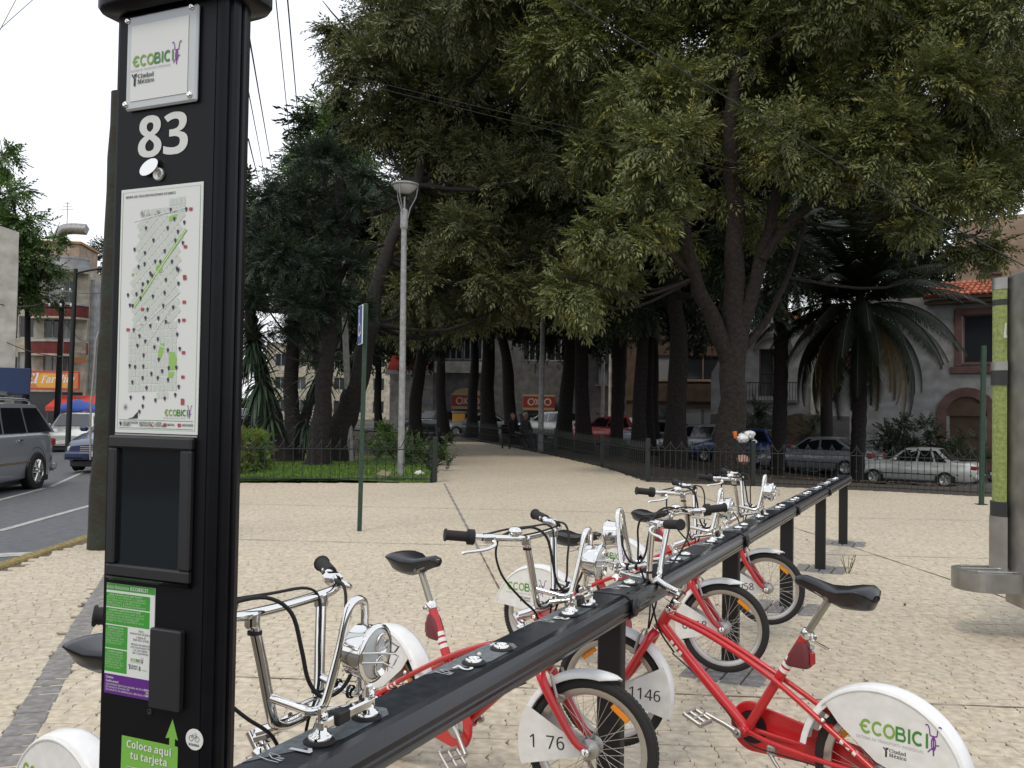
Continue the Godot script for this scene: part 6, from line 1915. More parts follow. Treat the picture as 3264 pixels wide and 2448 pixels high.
func map_poster(t: Node3D) -> void:
	var z := 0.0030
	var g := G.new()
	g.box(Vector3(0.1768, 0.4035, 0.0016), T(-0.1064, 1.6328, 0.0021), 0.0004)
	var mp := part("map_poster", g, "paper", t)
	g = G.new()
	g.stroke([Vector2(-0.190, 1.437), Vector2(-0.023, 1.437), Vector2(-0.023, 1.829), Vector2(-0.190, 1.829)], 0.0007, T(0, 0, z + 0.0003), true)
	g.stroke([Vector2(-0.186, 1.4395), Vector2(-0.027, 1.4395), Vector2(-0.027, 1.4525), Vector2(-0.186, 1.4525)], 0.0007, T(0, 0, z + 0.0004), true)
	part("border_line", g, "logo_dark", mp)
	# city plan: blocks cut by streets
	var r := RandomNumberGenerator.new()
	r.seed = 83
	var plan := PackedVector2Array([Vector2(-0.155, 1.801), Vector2(-0.098, 1.806), Vector2(-0.086, 1.818), Vector2(-0.068, 1.826), Vector2(-0.054, 1.822), Vector2(-0.052, 1.79), Vector2(-0.057, 1.70), Vector2(-0.058, 1.60), Vector2(-0.06, 1.50), Vector2(-0.09, 1.478), Vector2(-0.12, 1.49), Vector2(-0.168, 1.486), Vector2(-0.171, 1.60), Vector2(-0.166, 1.625), Vector2(-0.174, 1.66)])
	g = G.new()
	for f in 2:
		var ang := 0.72 if f == 0 else 0.03
		var e1 := Vector2(cos(ang), sin(ang))
		var e2 := Vector2(-e1.y, e1.x)
		var bw := 0.0088
		var bh := 0.0125
		for i in range(-40, 41):
			for j in range(-30, 31):
				var o := Vector2(-0.11, 1.65) + e1 * i * bw + e2 * j * bh
				if (o.y > 1.605 and o.y < 1.785) != (f == 0): continue
				var q := PackedVector2Array()
				var s := r.randf_range(0.78, 0.9)
				for k in [[0, 0], [s, 0], [s, s + 0.04], [0, s + 0.04]]: q.append(o + e1 * k[0] * bw + e2 * k[1] * bh)
				var inside := true
				for p in q:
					if not Geometry2D.is_point_in_polygon(p, plan): inside = false
				if inside:
					g.face([Vector3(q[0].x, q[0].y, z + 0.0003), Vector3(q[1].x, q[1].y, z + 0.0003), Vector3(q[2].x, q[2].y, z + 0.0003), Vector3(q[3].x, q[3].y, z + 0.0003)], Vector3(0, 0, 1))
	part("city_blocks", g, "map_block", mp)
	g = G.new()
	g.stroke([Vector2(-0.159, 1.638), Vector2(-0.1065, 1.699)], 0.0055, T(0, 0, z + 0.0006))
	g.stroke([Vector2(-0.1065, 1.699), Vector2(-0.051, 1.760)], 0.0055, T(0, 0, z + 0.0006))
	g.prism(PackedVector2Array([Vector2(-0.098, 1.578), Vector2(-0.091, 1.577), Vector2(-0.094, 1.560), Vector2(-0.098, 1.552), Vector2(-0.104, 1.556), Vector2(-0.104, 1.565)]), z, z + 0.0006)
	g.prism(PackedVector2Array([Vector2(-0.080, 1.563), Vector2(-0.068, 1.563), Vector2(-0.064, 1.552), Vector2(-0.066, 1.535), Vector2(-0.080, 1.534)]), z, z + 0.0006)
	g.prism(PackedVector2Array([Vector2(-0.081, 1.531), Vector2(-0.068, 1.531), Vector2(-0.072, 1.522), Vector2(-0.081, 1.522)]), z, z + 0.0006)
	g.prism(PackedVector2Array([Vector2(-0.088, 1.775), Vector2(-0.072, 1.778), Vector2(-0.072, 1.786), Vector2(-0.088, 1.783)]), z, z + 0.0006)
	g.stroke(arc(-0.1065, 1.699, 0.0058, 0, 345, 16), 0.003, T(0, 0, z + 0.0008), true)
	g.stroke(arc(-0.1638, 1.692, 0.0014, 0, 330, 6), 0.003, T(0, 0, z + 0.0008), true)
	part("park_areas", g, "map_green", mp)
	g = G.new()
	for l in [[-0.159, 1.638, -0.051, 1.760], [-0.171, 1.605, -0.09, 1.57], [-0.15, 1.60, -0.06, 1.66], [-0.13, 1.575, -0.075, 1.64], [-0.165, 1.78, -0.055, 1.795], [-0.15, 1.735, -0.062, 1.64]]:
		g.stroke([Vector2(l[0], l[1]), Vector2(l[2], l[3])], 0.0012, T(0, 0, z + 0.0009))
	part("main_streets", g, "map_street", mp)
	# station pins
	g = G.new()
	var pins := [-0.0845, 1.7935, -0.0515, 1.792, -0.076, 1.778, -0.137, 1.767, -0.09, 1.764, -0.055, 1.771, -0.068, 1.757, -0.12, 1.746, -0.073, 1.743, -0.161, 1.733, -0.138, 1.726, -0.095, 1.727, -0.057, 1.738, -0.115, 1.711, -0.104, 1.710, -0.151, 1.704, -0.138, 1.708, -0.079, 1.709, -0.125, 1.692, -0.121, 1.688, -0.068, 1.697, -0.065, 1.695, -0.141, 1.675, -0.13, 1.678, -0.091, 1.680, -0.064, 1.673, -0.142, 1.664, -0.154, 1.659, -0.173, 1.658, -0.145, 1.652, -0.118, 1.654, -0.093, 1.659, -0.168, 1.641, -0.162, 1.640, -0.129, 1.633, -0.095, 1.638, -0.074, 1.635, -0.133, 1.619, -0.105, 1.618, -0.089, 1.612, -0.061, 1.613, -0.122, 1.606, -0.158, 1.600, -0.145, 1.590, -0.064, 1.591, -0.105, 1.584, -0.132, 1.581, -0.149, 1.574, -0.112, 1.571, -0.083, 1.566, -0.058, 1.568, -0.135, 1.558, -0.102, 1.551, -0.165, 1.541, -0.153, 1.539, -0.135, 1.540, -0.080, 1.537, -0.064, 1.538, -0.094, 1.532, -0.117, 1.528, -0.136, 1.521, -0.103, 1.521, -0.158, 1.514, -0.081, 1.518, -0.127, 1.505, -0.058, 1.507, -0.161, 1.489, -0.133, 1.489, -0.107, 1.485, -0.065, 1.494, -0.087, 1.488, -0.134, 1.475, -0.141, 1.466, -0.182, 1.446]
	for i in range(0, pins.size(), 2):
		var c := Vector2(pins[i], pins[i + 1])
		g.prism(PackedVector2Array([c + Vector2(0, -0.0042), c + Vector2(0.0026, 0.001), c + Vector2(0.0019, 0.003), c + Vector2(0, 0.0038), c + Vector2(-0.0019, 0.003), c + Vector2(-0.0026, 0.001)]), z + 0.0010, z + 0.0012)
	part("station_pins", g, "map_pin", mp)
	g = G.new()
	for c in [[-0.042, 1.792], [-0.0515, 1.732], [-0.0515, 1.684], [-0.051, 1.681], [-0.051, 1.643], [-0.0508, 1.614], [-0.050, 1.562], [-0.050, 1.523], [-0.0495, 1.486], [-0.0495, 1.481], [-0.140, 1.634], [-0.171, 1.601], [-0.055, 1.446], [-0.085, 1.446]]:
		g.rect(c[0] - 0.0035, c[1] - 0.0025, c[0] + 0.0035, c[1] + 0.0025, T(0, 0, z + 0.0010))
	g.stroke(arc(-0.1118, 1.446, 0.0034, 0, 345, 12), 0.0011, T(0, 0, z + 0.001), true)
	part("metro_marks", g, "map_red", mp)
	g = G.new()
	g.text("MAPA DE CICLOESTACIONES ECOBICI", 0.0034, T(-0.184, 1.8195, z + 0.0009), true, 0, false, 1.28)
	for e in [[-0.177, 1.4465, "CICLOESTACIÓN"], [-0.177, 1.4425, "ECOBICI"], [-0.141, 1.4465, "SENTIDO DE"], [-0.141, 1.4425, "CIRCULACIÓN"], [-0.1055, 1.4465, "USTED"], [-0.1055, 1.4425, "ESTÁ AQUÍ"], [-0.080, 1.4445, "METRO"], [-0.049, 1.4445, "METROBÚS"]]:
		g.text(e[2], 0.0022, T(e[0], e[1], z + 0.001), true, 0, false, 0.9)
	for a in 8: g.stroke([Vector2(-0.172, 1.4735), Vector2(-0.172 + cos(a * 0.785) * 0.006, 1.4735 + sin(a * 0.785) * 0.006)], 0.0006, T(0, 0, z + 0.001 + a * 0.00002))
	g.prism(PackedVector2Array([Vector2(-0.166, 1.452 + 0.0025), Vector2(-0.145, 1.4555), Vector2(-0.145, 1.466), Vector2(-0.155, 1.457)]), z, z + 0.0009)
	part("lettering", g, "print_black", mp)
	logo(mp, Transform3D(Basis.from_scale(Vector3(0.0083, 0.0105, 0.01)), Vector3(-0.0865, 1.4605, z + 0.0008)))

func info_sticker(t: Node3D) -> void:
	var z := 0.0024
	var g := G.new()
	g.box(Vector3(0.1065, 0.18, 0.0012), T(-0.1515, 1.0925, 0.0018))
	var st := part("info_sticker", g, "paper", t)
	g = G.new()
	g.rect(-0.2045, 1.1715, -0.0985, 1.1825, T(0, 0, z + 0.0003))
	for q in [[-0.2045, 1.1445, -0.1085, 1.1675], [-0.2045, 1.116, -0.1085, 1.1425], [-0.2045, 1.077, -0.1555, 1.114], [-0.2045, 1.0385, -0.1555, 1.075]]:
		g.rect(q[0], q[1], q[2], q[3], T(0, 0, z + 0.0003))
	part("green_field", g, "sticker_green", st)
	g = G.new()
	g.rect(-0.2045, 1.0025, -0.0985, 1.0345, T(0, 0, z + 0.0003))
	part("purple_field", g, "sticker_purple", st)
	g = G.new()
	g.text("ómo funciona", 0.0056, T(-0.2043, 1.1742, z + 0.0008), false, 0, false, 1.02)
	g.text("ECOBICI?", 0.0056, T(-0.1515, 1.1742, z + 0.0008), true, 0, false, 1.12)
	g.text("Costos", 0.0038, T(-0.2005, 1.0275, z + 0.0008), true)
	g.text("Tarifa anual:", 0.0028, T(-0.2005, 1.0215, z + 0.0008), true)
	for e in [["Uso ilimitado diario por periodos de 30 minutos", 1.0165, "$300"], ["De minuto 31 al minuto 60", 1.012, "$10"], ["De minuto 61 en adelante por cada hora o fracción", 1.0075, "$35"]]:
		g.text(e[0], 0.0023, T(-0.2005, e[1], z + 0.0008), false, 0, false, 0.92)
		g.text(e[2], 0.0029, T(-0.1045, e[1], z + 0.0008), true, 2)
	part("lettering", g, "number_white", st)
	# small print: ruled lines of tiny type
	g = G.new()
	var words := ["¿Qué necesito para usar la bici?", "Acude a un módulo y registra", "tus datos con una identificación", "elige tu bici y verifica que", "las llantas y frenos funcionen", "y vuelve a ponerla en el rack"]
	var k := 0
	for q in [[1.163, 5, 0.095, -0.2025], [1.138, 5, 0.092, -0.2025], [1.109, 7, 0.046, -0.2025], [1.070, 7, 0.046, -0.2025]]:
		for i in q[1]:
			var s: String = words[k % 6]
			if q[2] < 0.05: s = s.substr(0, 17)
			g.text(s, 0.0021, T(q[3] + (0.004 if i == 0 else 0.0), q[0] - i * 0.0042, z + 0.0008), i == 0, 0, false, 1.0, q[2] * (0.94 if i % 3 else 0.82) - 0.004)
			k += 1
	part("small_print", g, "sticker_text", st)
	g = G.new()
	for e in [["Visita", 1.109], ["www.ecobici.df.gob.mx", 1.1045], ["o llama al", 1.099], ["5005-BICI (2424)", 1.0945], ["Módulo de atención:", 1.087], ["José Vasconcelos 102", 1.0825], ["Col. San Rafael,", 1.078], ["Del. Cuauhtémoc", 1.0735]]:
		g.text(e[0], 0.0021, T(-0.126, e[1], z + 0.0008), false, 1, false, 0.95)
	part("small_print", g, "print_black", st)
	logo(st, Transform3D(Basis.from_scale(Vector3(0.0041, 0.0052, 0.01)), Vector3(-0.147, 1.0605, z + 0.0007)))
	city_mark(st, T(-0.150, 1.0475, z + 0.0008), 0.0085)
	g = G.new(); g.stroke([Vector2(-0.127, 1.0475), Vector2(-0.127, 1.0545)], 0.003, T(0, 0, z + 0.0008))
	g.stroke([Vector2(-0.122, 1.049), Vector2(-0.112, 1.049)], 0.0006, T(0, 0, z + 0.0008))
	part("small_mark", g, "logo_dark", st)

# ---------------------------------------------------------------- docking rail
func rack() -> void:
	var t := thing("docking_rail", "long black bicycle docking rail on square posts, running away from the totem", "bike rack", rail_at(0.0), 65.15)
	var sec := [Vector2(-0.060, 0.694), Vector2(-0.076, 0.70), Vector2(-0.081, 0.74), Vector2(-0.077, 0.774), Vector2(-0.066, 0.785), Vector2(0.044, 0.785), Vector2(0.062, 0.780), Vector2(0.076, 0.768), Vector2(0.083, 0.752), Vector2(0.084, 0.740), Vector2(0.079, 0.736), Vector2(0.083, 0.731), Vector2(0.083, 0.722), Vector2(0.077, 0.718), Vector2(0.080, 0.713), Vector2(0.075, 0.702), Vector2(0.055, 0.694)]
	var J := [-4.36, -2.13, 0.0, 2.0, 4.0, 6.06]
	for i in 5:
		var a: float = J[i] + 0.012
		var b: float = J[i + 1] - 0.012
		var g := G.new()
		var top := G.new()
		for k in sec.size():
			var p: Vector2 = sec[k]
			var q: Vector2 = sec[(k + 1) % sec.size()]
			var o := Vector3(0, -(p.x - q.x) * -1.0, 0)
			var mid := (p + q) * 0.5 - Vector2(0, 0.74)
			o = Vector3(0, mid.y * 2.0, mid.x)
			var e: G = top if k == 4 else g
			var n := 6
			for m in n:
				var x0 := lerpf(a, b, float(m) / n)
				var x1 := lerpf(a, b, float(m + 1) / n)
				e.quad(Vector3(x0, p.y, p.x), Vector3(x1, p.y, p.x), Vector3(x1, q.y, q.x), Vector3(x0, q.y, q.x), o)
		for x in [a, b]:
			var f := []
			for p in sec: f.append(Vector3(x, p.y, p.x))
			g.face([f[0], f[2], f[4], f[5], f[7], f[9], f[14], f[16]], Vector3(-1 if x == a else 1, 0, 0))
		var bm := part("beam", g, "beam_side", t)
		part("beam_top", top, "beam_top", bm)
	for i in 6:
		var g := G.new()
		var ring := PackedVector2Array()
		for p in sec: ring.append((p - Vector2(0, 0.74)) * (1.07 if i in [1, 2, 3, 4] else 1.02) + Vector2(0, 0.74))
		var at := Transform3D(Basis(Vector3(0, 0, 1), Vector3(0, 1, 0), Vector3(-1, 0, 0)), Vector3(J[i], 0, 0))
		if i > 0:
			g.prism(ring, -0.019, 0.019, at)
			if i < 5: g.lathe([Vector2(0, 0.0), Vector2(0.036, 0.0), Vector2(0.036, 0.008), Vector2(0.03, 0.012), Vector2(0.008, 0.012), Vector2(0.006, 0.016), Vector2(0, 0.016)], Transform3D(Basis(Vector3(1, 0, 0), PI / 2), Vector3(J[i], 0.742, 0.088)), 16)
			part("joint_collar" if i < 5 else "end_cap", g, "black_plastic", t)
			g = G.new()
			g.box(Vector3(0.06, 0.80, 0.095), T(J[i] if i < 5 else J[i] - 0.06, 0.292, 0.0), 0.006)
			part("post", g, "post_dark", t)
	for k in 14:
		var s := -3.9 + 0.70 * k + (0.0 if k < 3 else -0.03)
		if s > 5.9: continue
		var g := G.new()
		var poly := PackedVector2Array([Vector2(-0.25, 0.064), Vector2(-0.20, 0.065), Vector2(0.13, 0.065), Vector2(0.165, 0.050), Vector2(0.17, 0.0), Vector2(0.135, -0.028), Vector2(-0.04, -0.030), Vector2(-0.10, -0.012), Vector2(-0.22, 0.050)])
		g.prism(poly, 0.7857, 0.7868, Transform3D(Basis(Vector3(1, 0, 0), Vector3(0, 0, -1), Vector3(0, 1, 0)), Vector3(s, 0, 0)))
		var dp := part("dock_plate", g, "dock_grey", t)
		for q in [-0.088, 0.088]:
			g = G.new(); g.lathe([Vector2(0.033, 0.0), Vector2(0.033, 0.004), Vector2(0.029, 0.007), Vector2(0.020, 0.007), Vector2(0.020, 0.0)], T(s + q, 0.787, 0.0), 20)
			part("gasket", g, "rubber", dp)
			g = G.new(); g.lathe([Vector2(0.024, 0.0), Vector2(0.024, 0.010), Vector2(0.021, 0.014), Vector2(0.016, 0.014), Vector2(0.013, 0.010), Vector2(0.013, -0.004), Vector2(0.0, -0.004)], T(s + q, 0.7885, 0.0), 20)
			part("dock_socket", g, "chrome", dp)
		g = G.new()
		var B := Basis(Vector3(-1, 0, 0), Vector3(0, 0, 1), Vector3(0, 1, 0))
		for e in [[-0.185, -0.05, 1.0, -0.122, -0.030], [0.150, -0.062, 0.8, 0.148, -0.052]]:
			g = G.new()
			g.text(str(k + 1), 0.052, Transform3D(B, Vector3(s + e[3], 0.7878, e[4])), true)
			part("dock_number", g, "number_white", dp)
			g = G.new()
			var at := Transform3D(B.scaled(Vector3.ONE * e[2]), Vector3(s + e[0], 0.7878, e[1]))
			g.stroke([Vector2(0.0, 0.0), Vector2(0.004, 0.030), Vector2(0.012, 0.031), Vector2(0.012, 0.046), Vector2(0.016, 0.046), Vector2(0.016, 0.030), Vector2(0.022, 0.030), Vector2(0.023, 0.05)], 0.0018, at)
			g.stroke([Vector2(0.006, 0.004), Vector2(0.02, 0.022), Vector2(0.026, 0.048)], 0.0022, at * T(0, 0, 0.0001))
			g.stroke([Vector2(0.026, -0.004), Vector2(0.033, 0.022), Vector2(0.035, 0.05)], 0.0024, at * T(0, 0, 0.0002))
			part("hand_mark", g, "number_white", dp)
		g = G.new(); g.lathe([Vector2(0.006, 0), Vector2(0.006, 0.004), Vector2(0.003, 0.007), Vector2(0, 0.0075)], T(s, 0.787, -0.028), 10)
		part("status_light", g, "number_white", dp)

# ---------------------------------------------------------------- bicycles
# bike axes: +X forward, +Y up, +Z to the rider's right; rear hub above the origin
const PIVOT := Vector3(0.865, 0.63, 0)
const HUB := Vector3(1.087, 0.32, 0)
const FRONT_PARTS := ["fork", "front_wheel", "front_fender", "stem", "handlebar", "grip", "brake_lever", "dock_frame", "headlight", "cable", "bell", "front_brake", "cable_tie"]

func wheel(parent: Node, called: String, c: Vector3, R: float, reflector := 0.8) -> MeshInstance3D:
	var at := Transform3D(Basis(Vector3(1, 0, 0), PI / 2), Vector3())
	var g := G.new()
	var prof := []
	for i in 13:
		var a := TAU * i / 12 - PI / 2
		prof.append(Vector2(R - 0.021 + cos(a) * 0.021, sin(a) * 0.021))
	g.lathe(prof, at, 44)
	for k in 88:
		var a := TAU * k / 88
		for s in [-1.0, 1.0]:
			var an := a + (0.018 if s > 0 else -0.018)
			g.box(Vector3(0.0035, 0.012, 0.006), Transform3D(Basis(Vector3(0, 0, 1), an), Vector3(cos(an) * (R - 0.0035), sin(an) * (R - 0.0035), s * 0.0095)))
	var w := part(called, g, "tyre", parent, Transform3D(Basis(), c))
	g = G.new()
	g.lathe([Vector2(R - 0.041, -0.013), Vector2(R - 0.036, -0.014), Vector2(R - 0.057, -0.011), Vector2(R - 0.062, 0.0), Vector2(R - 0.057, 0.011), Vector2(R - 0.036, 0.014), Vector2(R - 0.041, 0.013)], at, 44)
	part("rim", g, "rim_metal", w)
	g = G.new()
	for k in 36:
		var a := TAU * k / 36
		var s := -1.0 if k % 2 else 1.0
		var b := a + (0.62 if (k / 2) % 2 else -0.62)
		g.tube([Vector3(cos(b) * 0.029, sin(b) * 0.029, s * 0.024), Vector3(cos(a) * (R - 0.056), sin(a) * (R - 0.056), s * 0.003)], 0.0011, 4, false)
	var sp := part("spokes", g, "rim_metal", w)
	sp.set_meta("kind", "stuff")
	g = G.new()
	g.lathe([Vector2(0, -0.055), Vector2(0.008, -0.055), Vector2(0.008, -0.03), Vector2(0.034, -0.028), Vector2(0.036, -0.02), Vector2(0.022, -0.016), Vector2(0.022, 0.016), Vector2(0.036, 0.02), Vector2(0.034, 0.028), Vector2(0.008, 0.03), Vector2(0.008, 0.055), Vector2(0, 0.055)], at, 20)
	part("hub", g, "dull_metal", w)
	g = G.new()
	g.box(Vector3(0.075, 0.022, 0.008), Transform3D(Basis(Vector3(0, 0, 1), reflector + PI / 2), Vector3(cos(reflector), sin(reflector), 0) * (R * 0.70) + Vector3(0, 0, 0.006)), 0.003)
	part("reflector", g, "amber", w)
	return w

func channel(c: Vector2, R: float, a0: float, a1: float, half_w: float, drop: float, tip0 := false) -> G:
	# a U-shaped mudguard strip
	var g := G.new()
	var P := []
	var n := 26
	for i in n + 1:
		var q := float(i) / n
		var a := deg_to_rad(lerpf(a0, a1, q))
		var w := half_w
		var d := drop
		if tip0:
			var f := clampf(q * 9.0, 0.0, 1.0)
			w *= sqrt(f) * 0.97 + 0.03; d *= f
		var row := PackedVector3Array()
		for k in [[-1.0, d], [-1.0, d * 0.35], [-0.72, 0.006], [0.0, 0.0], [0.72, 0.006], [1.0, d * 0.35], [1.0, d]]:
			var r: float = R - k[1]
			row.append(Vector3(c.x + cos(a) * r, c.y + sin(a) * r, k[0] * w))
		P.append(row)
	g.sheet(P)
	var Q := []
	for row in P:
		var r2 := PackedVector3Array()
		for p in row:
			var d := Vector2(p.x - c.x, p.y - c.y)
			r2.append(Vector3(c.x, c.y, 0) + Vector3(d.x, d.y, 0) * (1.0 - 0.003 / maxf(d.length(), 0.01)) + Vector3(0, 0, p.z * 0.965))
		Q.append(r2)
	g.sheet(Q)
	return g

func make_bike() -> Node3D:
	var t := thing("share_bicycle", "-", "bicycle", Vector3(), 0.0, "red hire bicycles docked at the rail")
	var g := G.new()
	var BB := Vector3(0.480, 0.275, 0)
	var SEAT := Vector3(0.245, 0.665, 0)
	var HT := Vector3(0.832, 0.676, 0)
	var HB := Vector3(0.893, 0.585, 0)
	# frame
	g.tube([HT, HB], 0.0225, 14)
	g.tube(smooth([HB + Vector3(-0.012, 0.028, 0), Vector3(0.715, 0.468, 0), BB + Vector3(0.01, 0.01, 0)], 6), 0.021, 14)
	g.tube([BB, SEAT], 0.0185, 14)
	for s in [-1.0, 1.0]:
		g.tube(smooth([HT + Vector3(-0.005, -0.022, 0.020 * s), Vector3(0.62, 0.600, 0.022 * s), Vector3(0.362, 0.496, 0.026 * s), Vector3(0.13, 0.375, 0.050 * s), Vector3(-0.062, 0.262, 0.062 * s)], 6), 0.0105, 9)
		g.tube(smooth([BB + Vector3(-0.01, 0, 0.018 * s), Vector3(0.30, 0.258, 0.045 * s), Vector3(-0.05, 0.250, 0.062 * s)], 5), 0.0095, 9)
		g.prism(PackedVector2Array([Vector2(-0.08, 0.235), Vector2(-0.02, 0.238), Vector2(-0.005, 0.262), Vector2(-0.05, 0.285), Vector2(-0.08, 0.272)]), 0.058 * s, 0.066 * s)
	g.tube([Vector3(0.13, 0.375, -0.05), Vector3(0.13, 0.375, 0.05)], 0.007, 6)
	g.lathe([Vector2(0, -0.036), Vector2(0.024, -0.036), Vector2(0.024, 0.036), Vector2(0, 0.036)], Transform3D(Basis(Vector3(1, 0, 0), PI / 2), BB), 16)
	var fr := part("frame", g, "red", t)
	g = G.new()
	for e in [[BB, SEAT, 0.66, 0.0192], [BB, SEAT, 0.715, 0.0192], [BB, SEAT, 0.77, 0.0192], [HB + Vector3(-0.012, 0.028, 0), Vector3(0.715, 0.468, 0), 0.42, 0.0218], [HB + Vector3(-0.012, 0.028, 0), Vector3(0.715, 0.468, 0), 0.54, 0.0218], [HB + Vector3(-0.012, 0.028, 0), Vector3(0.715, 0.468, 0), 0.66, 0.0218]]:
		var d: Vector3 = (e[1] - e[0]).normalized()
		var p: Vector3 = e[0].lerp(e[1], e[2])
		if e[3] > 0.02: p.y -= 0.0045 * sin(PI * e[2])
		g.tube([p - d * 0.008, p + d * 0.008], e[3], 14, false)
	for s in [-1.0, 1.0]:
		for q in [0.30, 0.42, 0.54]:
			var a := Vector3(0.13, 0.375, 0.050 * s).lerp(Vector3(-0.062, 0.262, 0.062 * s), q)
			var d := Vector3(-0.192, -0.113, 0.012 * s).normalized()
			g.tube([a - d * 0.007, a + d * 0.007], 0.0114, 9, false)
	part("stripes", g, "stripe_white", fr)
	g = G.new()
	for s in [-1.0, 1.0]:
		g.lathe([Vector2(0, 0), Vector2(0.012, 0.0), Vector2(0.012, 0.008), Vector2(0, 0.009)], Transform3D(Basis(Vector3(1, 0, 0), PI / 2 * s), Vector3(-0.05, 0.25, 0.067 * s)), 8)
		for q in [Vector3(0.145, 0.4, 0.058 * s), Vector3(-0.07, 0.285, 0.070 * s)]:
			g.lathe([Vector2(0, -0.02), Vector2(0.004, -0.02), Vector2(0.004, 0), Vector2(0.009, 0.0), Vector2(0.009, 0.004), Vector2(0.004, 0.009), Vector2(0, 0.01)], Transform3D(Basis(Vector3(1, 0, 0), PI / 2 * s), q), 8)
	g.lathe([Vector2(0.0195, -0.012), Vector2(0.023, -0.012), Vector2(0.023, 0.010), Vector2(0.018, 0.010)], Transform3D(Basis(Vector3(0, 0, 1), 0.58), HT), 14)
	g.lathe([Vector2(0.0225, -0.010), Vector2(0.026, -0.006), Vector2(0.026, 0.004), Vector2(0.0228, 0.008)], Transform3D(Basis(Vector3(0, 0, 1), 0.58), HB), 14)
	part("fittings", g, "chrome", fr)
	wheel(t, "rear_wheel", Vector3(-0.05, 0.25, 0), 0.25, 2.3 - PI * 0.5)
	# rear mudguard with side panels
	g = channel(Vector2(0, 0.25), 0.305, 9.0, 170.0, 0.042, 0.03)
	var rf := part("rear_fender", g, "white_plastic", t, T(-0.05, 0, 0))
	for s in [-1.0, 1.0]:
		var pts := []
		for p in arc(0, 0.25, 0.286, 47, 168, 22): pts.append(p)
		pts.append_array([Vector2(-0.285, 0.300), Vector2(-0.06, 0.278), Vector2(0.01, 0.30), Vector2(0.145, 0.40)])
		g = G.new()
		g.prism(PackedVector2Array(pts), 0.0425 * s, 0.0455 * s)
		var rim := []
		for p in arc(0, 0.25, 0.287, 44, 168, 22): rim.append(Vector3(p.x, p.y, 0.0445 * s))
		g.tube(rim, 0.005, 6)
		var pn := part("side_panel", g, "panel_white", rf)
		var sc := 0.0385
		var at := Transform3D(Basis.from_scale(Vector3(sc * 1.03, sc * 1.25, 0.05)), Vector3(-0.205, 0.388, 0.0463)) if s > 0 else Transform3D(Basis(Vector3.UP, PI).scaled_local(Vector3(sc * 1.03, sc * 1.25, 0.05)), Vector3(0.065, 0.388, -0.0463))
		logo(pn, at)
		city_mark(pn, Transform3D(Basis(), Vector3(-0.115, 0.325, 0.0464)) if s > 0 else Transform3D(Basis(Vector3.UP, PI), Vector3(-0.02, 0.325, -0.0464)), 0.034)
	g = G.new()
	g.tube(smooth([Vector3(0.05, 0.05, 0), Vector3(0.02, 0.10, 0.045), Vector3(0, 0.25, 0.05)], 3), 0.0025, 5)
	# saddle
	var P := []
	var prof := [[0.240, 0.004, 0.862, 0.014], [0.230, 0.018, 0.871, 0.028], [0.20, 0.025, 0.875, 0.038], [0.15, 0.031, 0.864, 0.044], [0.10, 0.046, 0.852, 0.050], [0.05, 0.074, 0.853, 0.062], [0.0, 0.090, 0.864, 0.070], [-0.03, 0.088, 0.867, 0.070], [-0.052, 0.070, 0.858, 0.058], [-0.064, 0.030, 0.836, 0.018]]
	for e in prof:
		var row := PackedVector3Array()
		for k in 16:
			var a := TAU * k / 16
			var sy := sin(a)
			row.append(Vector3(e[0], e[2] - 0.02 + (sy * 0.02 if sy > 0 else sy * (e[3] - 0.014) * 1.25), cos(a) * e[1] * (1.0 if sy > -0.3 else 0.8)))
		P.append(row)
	g = G.new()
	g.sheet(P, true)
	g.face([P[0][0], P[0][4], P[0][8], P[0][12]], Vector3(1, 0, 0))
	g.face([P[9][0], P[9][4], P[9][8], P[9][12]], Vector3(-1, 0, 0))
	part("saddle", g, "saddle_skin", t, T(0.055, 0, 0))
	g = G.new()
	for s in [-1.0, 1.0]:
		g.tube(smooth([Vector3(0.18, 0.838, 0.01 * s), Vector3(0.13, 0.812, 0.02 * s), Vector3(0.05, 0.808, 0.022 * s), Vector3(-0.03, 0.822, 0.03 * s)], 4), 0.0035, 6)
	g.tube([Vector3(0.205, 0.64, 0), Vector3(0.112, 0.793, 0)], 0.0135, 12)
	g.box(Vector3(0.04, 0.022, 0.05), Transform3D(Basis(Vector3(0, 0, 1), 0.1), Vector3(0.105, 0.805, 0)), 0.006)
	g.tube([Vector3(0.105, 0.805, -0.03), Vector3(0.105, 0.805, 0.03)], 0.009, 8)
	part("seat_post", g, "post_metal", t, T(0.055, 0, 0))
	g = G.new()
	g.lathe([Vector2(0.0145, -0.014), Vector2(0.022, -0.014), Vector2(0.022, 0.014), Vector2(0.0145, 0.014)], Transform3D(Basis(Vector3(0, 0, 1), 0.545), Vector3(0.182, 0.678, 0)), 14)
	g.box(Vector3(0.02, 0.022, 0.026), T(0.158, 0.668, 0), 0.004)
	g.tube([Vector3(0.156, 0.668, -0.022), Vector3(0.156, 0.668, 0.022)], 0.006, 8)
	g.box(Vector3(0.075, 0.006, 0.014), Transform3D(Basis(Vector3(0, 0, 1), 0.32), Vector3(0.118, 0.652, -0.022)), 0.002)
	part("seat_clamp", g, "chrome", t, T(0.055, 0, 0))
	# tail light moulding round the seat tube
	g = G.new()
	P = []
	for e in [[0.552, 0.262, 0.018, 0.175], [0.560, 0.264, 0.026, 0.165], [0.600, 0.246, 0.027, 0.163], [0.632, 0.226, 0.025, 0.172], [0.648, 0.214, 0.020, 0.180]]:
		var row := PackedVector3Array()
		for k in 18:
			var a := TAU * k / 18
			var c := cos(a)
			var s := sin(a)
			row.append(Vector3(lerpf(e[3], e[1], 0.5 + 0.5 * signf(c) * pow(absf(c), 0.6)), e[0], signf(s) * pow(absf(s), 0.6) * e[2]))
		P.append(row)
	g.sheet(P, true)
